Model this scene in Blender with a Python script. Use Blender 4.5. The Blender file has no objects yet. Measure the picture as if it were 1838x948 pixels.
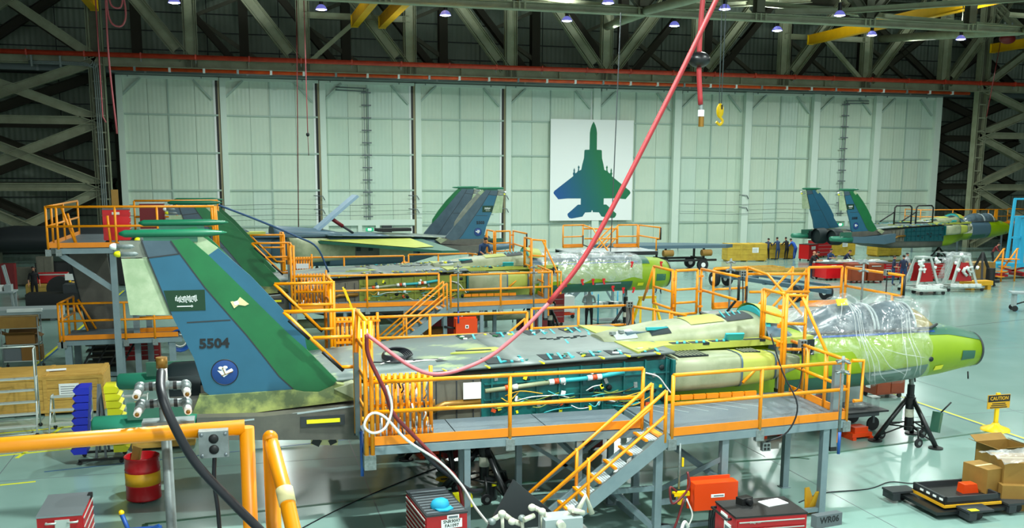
import bpy, math, random
from mathutils import Vector, Matrix
R = math.radians
sc = bpy.context.scene
COL = sc.collection
random.seed(7)

# ------------------------------------------------------------------ camera
cam_d = bpy.data.cameras.new('camera'); cam = bpy.data.objects.new('camera', cam_d); COL.objects.link(cam)
cam_d.sensor_width = 36.0; cam_d.lens = 35.0; cam_d.shift_y = 138.0 / 1838.0
cam_d.clip_start = 0.05; cam_d.clip_end = 400
YAW, PITCH, ROLL = 0.26751158, 0.16786151, 0.00456042
_d = Vector((math.sin(YAW) * math.cos(PITCH), math.cos(YAW) * math.cos(PITCH), -math.sin(PITCH)))
_r = Vector((math.cos(YAW), -math.sin(YAW), 0)); _u = _r.cross(_d)
_r2 = _r * math.cos(ROLL) + _u * math.sin(ROLL); _u2 = -_r * math.sin(ROLL) + _u * math.cos(ROLL)
_m = Matrix((_r2, _u2, -_d)).transposed().to_4x4(); _m.translation = Vector((0, 0, 6.5))
cam.matrix_world = _m
sc.camera = cam

# ------------------------------------------------------------------ world, lamps and added fill lights, exposure
w = bpy.data.worlds.new('world'); sc.world = w; w.use_nodes = True
bg = w.node_tree.nodes['Background']; bg.inputs[0].default_value = (0.86, 1.0, 0.99, 1); bg.inputs[1].default_value = 0.95
sc.view_settings.view_transform = 'Standard'; sc.view_settings.look = 'None'
sc.view_settings.exposure = 0.24; sc.view_settings.gamma = 1.0; sc.view_settings.use_curve_mapping = False
sc.cycles.max_bounces = 6; sc.cycles.transparent_max_bounces = 10
sc.cycles.use_light_tree = True
LAMP_POWER = 1000.0
def hall_lamp(x, y, z=14.8, k=1.0, up=0.0):
    for nm, e, f in (('lamp_down_light', LAMP_POWER * k, 0), ('lamp_up_light', LAMP_POWER * k * up, 1)):
        if e <= 0: continue
        l = bpy.data.lights.new(nm, 'AREA'); l.shape = 'DISK'; l.size = 0.62
        l.energy = e; l.color = (0.9, 1.0, 0.955); l.spread = R(165)
        o = bpy.data.objects.new(nm, l); COL.objects.link(o); o.location = (x, y, z if not f else z + 0.75)
        if f: o.rotation_euler = (math.pi, 0, 0)
for _k in range(9):
    for _y in (49.4, 55.7):
        hall_lamp(-2.7 + 6.78 * _k, _y, 14.8, 0.33 if _k else 0.16, 0.75)
for _k in range(5):
    hall_lamp(2 + 12.6 * _k, 68.3, 14.8, 1.05, 1.0)  # added fill row without fixtures, brightens the doors and the steel above
    for _y, _f in ((-5, 0.7), (8, 1.1), (15.2, 1.35), (29, 0.8), (42, 0.55)):
        hall_lamp(3 + 12.6 * _k, _y, 14.8, _f * ((1.5, 0.75, 0.5, 0.5, 0.5)[_k] if _y < 20 else 1.0))  # unseen fill rows without fixtures, placed and weighted to brighten floor and jets

# ------------------------------------------------------------------ materials
def C(h):
    h = h.lstrip('#'); o = []
    for i in (0, 2, 4):
        c = int(h[i:i + 2], 16) / 255
        o.append(c / 12.92 if c <= 0.04045 else ((c + 0.055) / 1.055) ** 2.4)
    return (*o, 1)
MATS = {}
def mat(name, col, rough=0.5, metal=0.0, col2=None, scale=3.0, lo=0.35, hi=0.65, bump=0.0, bscale=40, spec=0.5, detail=6, emit=0, alpha=1.0, stretch=None, ribs=None):
    m = bpy.data.materials.new(name); m.use_nodes = True; nt = m.node_tree; b = nt.nodes['Principled BSDF']
    b.inputs['Base Color'].default_value = C(col); b.inputs['Roughness'].default_value = rough; b.inputs['Metallic'].default_value = metal
    b.inputs['Specular IOR Level'].default_value = spec
    tc = nt.nodes.new('ShaderNodeTexCoord')
    src = tc.outputs['Object']
    if stretch:
        mp = nt.nodes.new('ShaderNodeMapping'); mp.inputs['Scale'].default_value = stretch
        nt.links.new(src, mp.inputs['Vector']); src2 = mp.outputs[0]
    else: src2 = src
    if col2:
        n = nt.nodes.new('ShaderNodeTexNoise'); n.inputs['Scale'].default_value = scale; n.inputs['Detail'].default_value = detail
        n.inputs['Roughness'].default_value = 0.6
        nt.links.new(src2, n.inputs['Vector'])
        r = nt.nodes.new('ShaderNodeValToRGB'); r.color_ramp.elements[0].position = lo; r.color_ramp.elements[1].position = hi
        r.color_ramp.elements[0].color = C(col); r.color_ramp.elements[1].color = C(col2)
        nt.links.new(n.outputs['Fac'], r.inputs[0]); nt.links.new(r.outputs[0], b.inputs['Base Color'])
    if bump:
        n2 = nt.nodes.new('ShaderNodeTexNoise'); n2.inputs['Scale'].default_value = bscale; n2.inputs['Detail'].default_value = 3
        nt.links.new(src, n2.inputs['Vector'])
        bp = nt.nodes.new('ShaderNodeBump'); bp.inputs['Strength'].default_value = bump; bp.inputs['Distance'].default_value = 0.02
        nt.links.new(n2.outputs['Fac'], bp.inputs['Height']); nt.links.new(bp.outputs[0], b.inputs['Normal'])
    if ribs:                                    # pressed vertical ribs of metal sheet: (axis, period in m, depth)
        gx = nt.nodes.new('ShaderNodeNewGeometry'); sx = nt.nodes.new('ShaderNodeSeparateXYZ'); nt.links.new(gx.outputs['Position'], sx.inputs[0])
        mu = nt.nodes.new('ShaderNodeMath'); mu.operation = 'MULTIPLY'; mu.inputs[1].default_value = 2 * math.pi / ribs[1]
        nt.links.new(sx.outputs[ribs[0]], mu.inputs[0])
        sn = nt.nodes.new('ShaderNodeMath'); sn.operation = 'SINE'; nt.links.new(mu.outputs[0], sn.inputs[0])
        bp = nt.nodes.new('ShaderNodeBump'); bp.inputs['Strength'].default_value = 1.0; bp.inputs['Distance'].default_value = ribs[2]
        nt.links.new(sn.outputs[0], bp.inputs['Height']); nt.links.new(bp.outputs[0], b.inputs['Normal'])
    if emit:
        b.inputs['Emission Color'].default_value = C(col); b.inputs['Emission Strength'].default_value = emit
    MATS[name] = m
    return m
M = MATS
mat('orange', '#f59a00', 0.38, col2='#ea8e00', scale=5)
mat('orange_edge', '#f08c08', 0.4, col2='#e4850a', scale=3)
mat('pale_yellow', '#fbd98a', 0.4)
mat('steel_paint', '#7f9297', 0.4, col2='#71868c', scale=2)
mat('deck_plate', '#62717a', 0.42, 0.3, col2='#707e84', scale=1.5, bump=0.5, bscale=60)
mat('tread', '#bccace', 0.4, 0.1)
mat('aluminium', '#8e989c', 0.35, 0.6)
mat('silver_frame', '#b9c3bd', 0.4, 0.3)
mat('galvanised', '#8b9695', 0.45, 0.3, col2='#747e7c', scale=20)
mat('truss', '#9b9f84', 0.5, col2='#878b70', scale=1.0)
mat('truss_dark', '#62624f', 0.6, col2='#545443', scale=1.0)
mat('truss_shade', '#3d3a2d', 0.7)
mat('siding', '#a3b3a0', 0.5, col2='#93a391', scale=0.35, ribs=(0, 0.4, 0.02))
mat('siding_side', '#8d9f8d', 0.5, col2='#7f917f', scale=0.35, ribs=(1, 0.4, 0.02))
mat('girt', '#3f4a45', 0.5)
mat('door_sheet', '#c9d8c5', 0.33, col2='#bfd1be', scale=0.3, ribs=(0, 0.3, 0.0035))
mat('door_sheet_blue', '#bed3c4', 0.33, col2='#c5d8c9', scale=0.3, ribs=(0, 0.3, 0.0035))
mat('door_sheet_warm', '#c5d7c3', 0.33, col2='#b9cfbd', scale=0.3, ribs=(0, 0.3, 0.0035))
mat('door_frame', '#cfdfd2', 0.45)
mat('door_frame_tan', '#a89e7c', 0.55)
mat('door_girt', '#a2b8ab', 0.45)
mat('roof', '#23261f', 0.8)
mat('crane_yellow', '#e0a800', 0.45, col2='#d29b00', scale=1)
mat('pipe_red', '#d4462c', 0.4, col2='#bd3822', scale=2)
mat('pipe_orange', '#e4591f', 0.45, col2='#c0441c', scale=1.2)
mat('duct', '#5c6a69', 0.4, 0.4)
mat('hose_red', '#a42e33', 0.5)
mat('hose_pink', '#cc666d', 0.5)
mat('hose_maroon', '#6d2023', 0.5)
mat('black', '#111414', 0.5)
mat('black_paint', '#15181a', 0.35)
mat('dark_grey', '#2b3033', 0.5)
mat('rubber', '#1b1d20', 0.7)
mat('mid_grey', '#5d666a', 0.5)
mat('light_grey', '#9aa7a8', 0.45)
mat('white', '#e6ebe8', 0.45)
mat('paper', '#eef2f0', 0.7)
mat('off_white', '#d8d8c6', 0.5, col2='#b9b9a6', scale=6)
mat('lamp_glow', '#eef4ff', 0.5, emit=14)
mat('lamp_shade', '#7b7de0', 0.3, emit=0.5)
mat('lamp_metal', '#8b9094', 0.4, 0.5)
mat('red_tool', '#b10f18', 0.35, col2='#a00d16', scale=2)
mat('red_bright', '#d0121b', 0.35)
mat('red_dark', '#6f0f14', 0.45)
mat('orange_box', '#e2450c', 0.4)
mat('brown_cab', '#8a3a17', 0.4, col2='#7c3315', scale=2)
mat('wood', '#cda44e', 0.65, col2='#b58c3e', scale=3, stretch=(1, 6, 6))
mat('wood_pale', '#c9a552', 0.65, col2='#b3903f', scale=3)
mat('wood_yellow', '#cfae3a', 0.6, col2='#b8962e', scale=2)
mat('card', '#93702f', 0.75, col2='#866428', scale=2)
mat('card_dark', '#7b5622', 0.8)
mat('blue_bin', '#1626b0', 0.4)
mat('yellow_bin', '#d6d312', 0.4)
mat('blue_paint', '#1b4f9c', 0.4)
mat('sky_blue', '#2ea3c9', 0.4)
mat('bright_yellow', '#ffd000', 0.4)
mat('sign_yellow', '#e8e21a', 0.4)
mat('sign_orange', '#d9a21b', 0.5)
mat('green_tape', '#06533a', 0.4)
mat('yellow_tape', '#d9dc2a', 0.4)
mat('blue_tape', '#2b5c86', 0.4)
mat('navy', '#16233f', 0.8)
mat('navy2', '#1f3a63', 0.8)
mat('royal', '#1d55b5', 0.8)
mat('black_cloth', '#121418', 0.85)
mat('grey_shirt', '#a9adb0', 0.85)
mat('jeans', '#31507c', 0.85)
mat('skin', '#b98063', 0.6)
mat('hair', '#1b1512', 0.7)
mat('cap_blue', '#1292b5', 0.7)
mat('pvc_white', '#e8e6e0', 0.4)
mat('cable_black', '#191c22', 0.45)
mat('cable_blue', '#24496f', 0.45)
# aircraft
mat('primer_lime', '#87a502', 0.42, col2='#7e9d02', scale=1.2)
mat('primer_pale', '#9da383', 0.45, col2='#86906f', scale=1.6, lo=0.4, hi=0.6)
mat('primer_yellow', '#adb552', 0.5, col2='#a0aa45', scale=1.5)
mat('fuse_green', '#2f6450', 0.42, col2='#2a5a48', scale=1.5)
mat('fuse_slate', '#4a6472', 0.4)
mat('fin_blue', '#28607a', 0.42, col2='#235870', scale=1.2, lo=0.3, hi=0.7)
mat('fin_slate', '#465a66', 0.45, col2='#3c4f5b', scale=2)
mat('fin_green', '#1b6a3c', 0.42, col2='#175d35', scale=1.2)
mat('fin_bare', '#83877a', 0.45, 0.2, col2='#6c7068', scale=3)
mat('fin_primer', '#b3c1a0', 0.5, col2='#93a884', scale=2.2, lo=0.38, hi=0.6)
mat('pod_green', '#156a4a', 0.35)
mat('boom_green', '#2c7d64', 0.35, col2='#277259', scale=1)
mat('nacelle_grey', '#5d5c53', 0.5, col2='#504f49', scale=2.5)
mat('weathered', '#5b6a45', 0.5, col2='#a3ad62', scale=2.6, lo=0.42, hi=0.62)
mat('deck_skin', '#556663', 0.45, col2='#8a9a72', scale=1.1, lo=0.54, hi=0.64)
mat('deck_skin2', '#737f7b', 0.42, col2='#66726e', scale=1.5)
mat('teal', '#0c6e6b', 0.45, col2='#084e50', scale=2)
mat('teal_dark', '#08474d', 0.5)
mat('teal_light', '#2aa6ac', 0.45)
mat('bay_dark', '#0a1d20', 0.6)
mat('bay_grey', '#6c6a5c', 0.5, col2='#5c5b50', scale=2)
mat('olive_primer', '#7f8c33', 0.5, col2='#6d7a2a', scale=3)
mat('bronze', '#8a6422', 0.4, 0.4)
mat('windscreen', '#9c8f5c', 0.2, spec=0.6)
mat('brake_blue', '#8fa9bd', 0.45, col2='#84a0b6')
mat('canopy_grey', '#46565e', 0.22, col2='#5e7079', scale=2.5, lo=0.4, hi=0.7)
mat('exit_green', '#28a070', 0.4, emit=0.6)
mat('daylight_pane', '#ffffff', 0.4, emit=1.6)
mat('flag_green', '#05331a', 0.5)
mat('emblem_blue', '#123c7c', 0.5)
mat('number_black', '#141619', 0.5)
mat('tape_cream', '#d8cf98', 0.6)
def sheet_mat(name, clear, white, rough, bump):
    m = bpy.data.materials.new(name); m.use_nodes = True; nt = m.node_tree; nt.nodes.remove(nt.nodes['Principled BSDF'])
    out = nt.nodes['Material Output']
    tr = nt.nodes.new('ShaderNodeBsdfTransparent'); df = nt.nodes.new('ShaderNodeBsdfDiffuse'); gl = nt.nodes.new('ShaderNodeBsdfGlossy')
    df.inputs[0].default_value = C(white); gl.inputs['Roughness'].default_value = rough
    tc = nt.nodes.new('ShaderNodeTexCoord'); n = nt.nodes.new('ShaderNodeTexNoise'); n.inputs['Scale'].default_value = 2.2; n.inputs['Detail'].default_value = 3
    n.inputs['Distortion'].default_value = 1.4
    nt.links.new(tc.outputs['Object'], n.inputs['Vector'])
    rp = nt.nodes.new('ShaderNodeValToRGB'); e = rp.color_ramp.elements; e[0].position = 0.5; e[1].position = 0.8
    e[0].color = (clear, clear, clear, 1); e[1].color = (clear + 0.3, clear + 0.3, clear + 0.3, 1)
    nt.links.new(n.outputs['Fac'], rp.inputs[0])
    bp = nt.nodes.new('ShaderNodeBump'); bp.inputs['Strength'].default_value = bump; bp.inputs['Distance'].default_value = 0.1
    nt.links.new(n.outputs['Fac'], bp.inputs['Height']); nt.links.new(bp.outputs[0], gl.inputs['Normal'])
    m1 = nt.nodes.new('ShaderNodeMixShader'); nt.links.new(rp.outputs[0], m1.inputs[0]); nt.links.new(tr.outputs[0], m1.inputs[1]); nt.links.new(df.outputs[0], m1.inputs[2])
    m2 = nt.nodes.new('ShaderNodeMixShader'); m2.inputs[0].default_value = 0.1; nt.links.new(m1.outputs[0], m2.inputs[1]); nt.links.new(gl.outputs[0], m2.inputs[2])
    nt.links.new(m2.outputs[0], out.inputs['Surface']); MATS[name] = m
sheet_mat('plastic_film', 0.07, '#e8efef', 0.12, 0.6)
sheet_mat('plastic_fold', 0.2, '#eef4f4', 0.12, 0.3)
sheet_mat('plastic_cloudy', 0.22, '#dfe8e8', 0.2, 0.6)

# ------------------------------------------------------------------ helpers
class MB:
    def __init__(s): s.v = []; s.f = []; s.mi = []; s.m = 0; s.sm = []
    def add(s, vs, fs, smooth=False):
        o = len(s.v); s.v += [tuple(x) for x in vs]
        for f in fs: s.f.append([o + i for i in f]); s.mi.append(s.m); s.sm.append(smooth)
        return s
    def use(s, i): s.m = i; return s
    def box(s, c, d, rz=0.0, ry=0.0, rx=0.0):
        hx, hy, hz = d[0] / 2, d[1] / 2, d[2] / 2
        vs = [Vector((x, y, z)) for x in (-hx, hx) for y in (-hy, hy) for z in (-hz, hz)]
        if rz or ry or rx:
            m = Matrix.Rotation(rz, 3, 'Z') @ Matrix.Rotation(ry, 3, 'Y') @ Matrix.Rotation(rx, 3, 'X'); vs = [m @ v for v in vs]
        return s.add([(v.x + c[0], v.y + c[1], v.z + c[2]) for v in vs], [(0, 1, 3, 2), (4, 6, 7, 5), (0, 4, 5, 1), (2, 3, 7, 6), (0, 2, 6, 4), (1, 5, 7, 3)])
    def b2(s, a, b): return s.box([(a[i] + b[i]) / 2 for i in range(3)], [abs(b[i] - a[i]) for i in range(3)])
    def frame(s, p, q, up):
        p, q = Vector(p), Vector(q); d = (q - p).normalized(); up = Vector(up)
        if abs(d.dot(up)) > 0.98: up = Vector((1, 0, 0)) if abs(d.x) < 0.9 else Vector((0, 1, 0))
        sd = d.cross(up).normalized(); u = sd.cross(d)
        return p, q, d, sd, u
    def bar(s, p, q, wd, h=None, up=(0, 0, 1)):
        h = h or wd; p, q, d, sd, u = s.frame(p, q, up); a, b = sd * wd / 2, u * h / 2
        return s.add([p - a - b, p + a - b, p + a + b, p - a + b, q - a - b, q + a - b, q + a + b, q - a + b],
                     [(3, 2, 1, 0), (4, 5, 6, 7), (0, 1, 5, 4), (1, 2, 6, 5), (2, 3, 7, 6), (3, 0, 4, 7)])
    def ibeam(s, p, q, wd, h, t=0.03, up=(0, 0, 1)):
        p, q, d, sd, u = s.frame(p, q, up)
        s.bar(p, q, t, h - t, up); o = u * (h / 2 - t / 2)
        s.bar(p + o, q + o, wd, t, up); s.bar(p - o, q - o, wd, t, up); return s
    def tube(s, pts, r, n=8, cap=True):
        pts = [Vector(p) for p in pts]; rs = r if isinstance(r, (list, tuple)) else [r] * len(pts)
        vs = []; pu = None
        for i, p in enumerate(pts):
            if i == 0: d = pts[1] - p
            elif i == len(pts) - 1: d = p - pts[i - 1]
            else: d = (pts[i + 1] - p).normalized() + (p - pts[i - 1]).normalized()
            d.normalize()
            if pu is None: pu = Vector((0, 0, 1)) if abs(d.z) < 0.9 else Vector((1, 0, 0))
            sd = d.cross(pu)
            if sd.length < 1e-4: sd = d.cross(Vector((0, 1, 0)))
            sd.normalize(); u = sd.cross(d); pu = u
            for k in range(n):
                a = 2 * math.pi * k / n; vs.append(p + (sd * math.cos(a) + u * math.sin(a)) * rs[i])
        fs = [(i * n + k, i * n + (k + 1) % n, (i + 1) * n + (k + 1) % n, (i + 1) * n + k) for i in range(len(pts) - 1) for k in range(n)]
        s.add(vs, fs, True)
        if cap:
            o = len(s.v) - len(vs)
            for ring in (range(n - 1, -1, -1), range((len(pts) - 1) * n, len(pts) * n)):
                s.f.append([o + i for i in ring]); s.mi.append(s.m); s.sm.append(False)
        return s
    def lathe(s, c, prof, n=20, axis='z', ang=0.0):
        vs = []
        for r, z in prof:
            for k in range(n):
                a = 2 * math.pi * k / n + ang; x, y = r * math.cos(a), r * math.sin(a)
                v = (x, y, z) if axis == 'z' else ((z, x, y) if axis == 'x' else (y, z, x))
                vs.append((v[0] + c[0], v[1] + c[1], v[2] + c[2]))
        fs = [(i * n + k, i * n + (k + 1) % n, (i + 1) * n + (k + 1) % n, (i + 1) * n + k) for i in range(len(prof) - 1) for k in range(n)]
        return s.add(vs, fs, True)
    def cyl(s, c, r, h, n=16, axis='z'):
        s.lathe(c, [(r, 0), (r, h)], n, axis); s.lathe(c, [(0.0001, 0), (r, 0)], n, axis); s.lathe(c, [(r, h), (0.0001, h)], n, axis); return s
    def prism(s, poly, a, b, plane='xz'):
        def P(u, v, d): return (u, d, v) if plane == 'xz' else ((u, v, d) if plane == 'xy' else (d, u, v))
        n = len(poly); vs = [P(u, v, a) for u, v in poly] + [P(u, v, b) for u, v in poly]
        return s.add(vs, [tuple(range(n)), tuple(range(2 * n - 1, n - 1, -1))] + [(i, i + n, (i + 1) % n + n, (i + 1) % n) for i in range(n)])
    def ell(s, c, r, n=12, m=8):
        r = r if isinstance(r, (list, tuple)) else (r, r, r); vs = []
        for i in range(m + 1):
            t = math.pi * i / m
            for k in range(n):
                a = 2 * math.pi * k / n; vs.append((c[0] + r[0] * math.sin(t) * math.cos(a), c[1] + r[1] * math.sin(t) * math.sin(a), c[2] - r[2] * math.cos(t)))
        return s.add(vs, [(i * n + k, i * n + (k + 1) % n, (i + 1) * n + (k + 1) % n, (i + 1) * n + k) for i in range(m) for k in range(n)], True)
    def loft(s, rings, closed=True, cap=False, smooth=True):
        n = len(rings[0]); o = len(s.v); vs = [p for r in rings for p in r]; kk = n if closed else n - 1
        s.add(vs, [(i * n + k, i * n + (k + 1) % n, (i + 1) * n + (k + 1) % n, (i + 1) * n + k) for i in range(len(rings) - 1) for k in range(kk)], smooth)
        if cap:
            for ring in (range(n - 1, -1, -1), range((len(rings) - 1) * n, len(rings) * n)):
                s.f.append([o + i for i in ring]); s.mi.append(s.m); s.sm.append(False)
        return s
    def mesh(s, name, mats):
        me = bpy.data.meshes.new(name); me.from_pydata(s.v, [], s.f)
        for m in (mats if isinstance(mats, (list, tuple)) else [mats]): me.materials.append(MATS[m])
        me.polygons.foreach_set('material_index', s.mi); me.polygons.foreach_set('use_smooth', s.sm); me.update(); return me
    def build(s, name, mats, parent=None, label=None, kind=None, loc=None):
        return link(name, s.mesh(name, mats), parent, label, kind, loc)
def link(name, me, parent=None, label=None, kind=None, loc=None):
    o = bpy.data.objects.new(name, me); COL.objects.link(o)
    if parent: o.parent = parent
    if label: o['label'] = label
    if kind: o['kind'] = kind
    if loc: o.location = loc
    return o
def thing(name, label, cat, loc=(0, 0, 0), rz=0.0, group=None):
    o = bpy.data.objects.new(name, None); COL.objects.link(o); o.location = loc; o.rotation_euler = (0, 0, rz); o.empty_display_size = 0.2
    o['label'] = label; o['category'] = cat
    if group: o['group'] = group
    return o
def tag(o, label, cat, group=None, kind=None):
    o['label'] = label; o['category'] = cat
    if group: o['group'] = group
    if kind: o['kind'] = kind
    return o
def struct(name, label=None, loc=(0, 0, 0)):
    o = bpy.data.objects.new(name, None); COL.objects.link(o); o.location = loc; o['kind'] = 'structure'
    if label: o['label'] = label
    return o
def dup(root, loc, rz=None, label=None, group=None):
    r = root.copy(); COL.objects.link(r); r.location = loc
    if rz is not None: r.rotation_euler = (0, 0, rz)
    if label: r['label'] = label
    if group: r['group'] = group
    for ch in root.children:
        c = ch.copy(); COL.objects.link(c); c.parent = r
        for g in ch.children:
            d = g.copy(); COL.objects.link(d); d.parent = c
    return r
def bez(pts, n=8):
    pts = [Vector(p) for p in pts]; out = []
    P = [2 * pts[0] - pts[1]] + pts + [2 * pts[-1] - pts[-2]]
    for i in range(1, len(P) - 2):
        for k in range(n):
            t = k / n; a, b, c, d = P[i - 1:i + 3]
            out.append(0.5 * ((2 * b) + (c - a) * t + (2 * a - 5 * b + 4 * c - d) * t * t + (3 * b - 3 * c + d - a) * t ** 3))
    out.append(pts[-1]); return out
def text(name, body, size, mname, parent, loc, rot, ext=0.002, align='CENTER', sx=1.0, bold=0.0):
    cu = bpy.data.curves.new(name, 'FONT'); cu.body = body; cu.size = size; cu.extrude = ext; cu.align_x = align; cu.align_y = 'CENTER'; cu.offset = bold
    cu.resolution_u = 2
    tmp = bpy.data.objects.new('lettering', cu); COL.objects.link(tmp); bpy.context.view_layer.update()
    me = bpy.data.meshes.new_from_object(tmp.evaluated_get(bpy.context.evaluated_depsgraph_get())); bpy.data.objects.remove(tmp); bpy.data.curves.remove(cu)
    me.materials.clear(); me.materials.append(MATS[mname]); me.name = name
    o = link(name, me, parent, loc=loc); o.rotation_euler = rot; o.scale = (sx, 1, 1)
    return o
FRONT = (R(90), 0, 0)                    # text that faces the camera side of the hall (-Y)

# ================================================================== THE HALL
# floor
def floor_mat():
    m = mat('floor_epoxy', '#86a59d', 0.17, col2='#78988f', scale=0.12, detail=8, spec=0.4)
    nt = m.node_tree; b = nt.nodes['Principled BSDF']
    tc = nt.nodes.new('ShaderNodeTexCoord'); n = nt.nodes.new('ShaderNodeTexNoise'); n.inputs['Scale'].default_value = 0.5; n.inputs['Detail'].default_value = 7
    nt.links.new(tc.outputs['Object'], n.inputs['Vector'])
    mr = nt.nodes.new('ShaderNodeMapRange'); mr.inputs[3].default_value = 0.1; mr.inputs[4].default_value = 0.27
    nt.links.new(n.outputs['Fac'], mr.inputs[0]); nt.links.new(mr.outputs[0], b.inputs['Roughness'])
floor_mat()
mb = MB(); mb.b2((-30, -12, -0.3), (95, 92, 0))
floor = mb.build('floor', 'floor_epoxy', kind='structure')
def line(pts, wd, m, z=0.002):
    for a, b in zip(pts[:-1], pts[1:]):
        MB().bar((a[0], a[1], z), (b[0], b[1], z), wd, 0.004).build('floor_line', m, floor)
# walk way lines in yellow with a blue edge, bay lines in green, saw cut joints in the slab
line([(18.72, 24.13), (18.72, 4)], 0.09, 'yellow_tape'); line([(18.62, 24.13), (18.62, 4)], 0.06, 'blue_tape')
line([(18.72, 33), (18.72, 24.4)], 0.05, 'yellow_tape')
line([(-7.05, 29.2), (-6.55, 44), (-6.2, 58)], 0.1, 'yellow_tape'); line([(-6.93, 29.2), (-6.43, 44), (-6.08, 58)], 0.06, 'blue_tape')
line([(-9.3, 33.4), (-7.2, 33.6)], 0.06, 'yellow_tape')
line([(-6.3, 26.6), (-3.0, 27.2)], 0.09, 'yellow_tape'); line([(-6.2, 24.4), (-2.9, 24.9)], 0.09, 'yellow_tape'); line([(-5.1, 24.2), (-4.55, 27)], 0.09, 'yellow_tape')
line([(-6.0, 22.0), (-4.35, 22.2)], 0.07, 'yellow_tape')
line([(-1.9, 18.9), (3.2, 19.36), (10.0, 19.85), (12.27, 19.78), (18.3, 20.65)], 0.1, 'green_tape')
line([(-1.75, 17.2), (-1.9, 18.9)], 0.11, 'green_tape')
line([(5.2, 21.1), (6.25, 21.55), (6.1, 21.95), (5.2, 21.6)], 0.05, 'green_tape'); line([(12.1, 19.9), (12.5, 19.6)], 0.07, 'green_tape')
line([(-4.3, 22.9), (0.2, 23.6), (4.6, 24.3)], 0.05, 'blue_tape'); line([(20.2, 33.5), (36, 37.5)], 0.03, 'dark_grey')
for y in (13.9, 22.4, 31, 39.5, 48, 56.5): line([(-24, y), (60, y)], 0.018, 'mid_grey', 0.0)
for x in (-5.2, 2.4, 11.6, 20.7, 29, 38): line([(x, 4), (x, 76)], 0.018, 'mid_grey', 0.0)
MB().cyl((4.08, 20.2, 0.001), 0.22, 0.004, 24).build('floor_marker', 'bright_yellow', floor)
MB().box((4.08, 20.2, 0.006), (0.22, 0.1, 0.003)).build('floor_marker_arrow', 'number_black', floor)

# back wall of ribbed siding, in sheets, with dark girts
wall = MB().b2((-30, 86.1, -0.3), (95, 86.4, 24)).build('wall_back', 'girt', kind='structure')
sheet = MB().b2((-2.76, 0, 0.03), (2.76, 0.1, 1.38)).mesh('siding_sheet', 'siding')
for k in range(20):
    x = -27 + 5.6 * k
    for j in range(16):
        z = 0.1 + 1.44 * j
        if z < 12.5 and -7 < x < 60: continue
        if x < -24 or x > 82: continue
        link('siding_sheet', sheet, wall, loc=(x, 86.0, z))
for j in range(17):
    z = 0.08 + 1.44 * j
    MB().b2((-28, 85.85, z - 0.04), (84, 86.0, z + 0.04)).build('girt', 'girt', wall)
MB().b2((-30.3, -12, -0.3), (-30, 92, 24)).build('wall_left', 'siding_side', kind='structure')
MB().b2((95, -12, -0.3), (95.3, 92, 24)).build('wall_right', 'siding_side', kind='structure')
ceil = MB().b2((-30, -12, 24), (95, 92, 24.3)).build('ceiling', 'roof', kind='structure')
for k in range(9):
    MB().ibeam((-30, 46 + 5 * k, 23.6), (95, 46 + 5 * k, 23.6), 0.25, 0.5).build('purlin', 'truss_dark', ceil)

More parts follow.
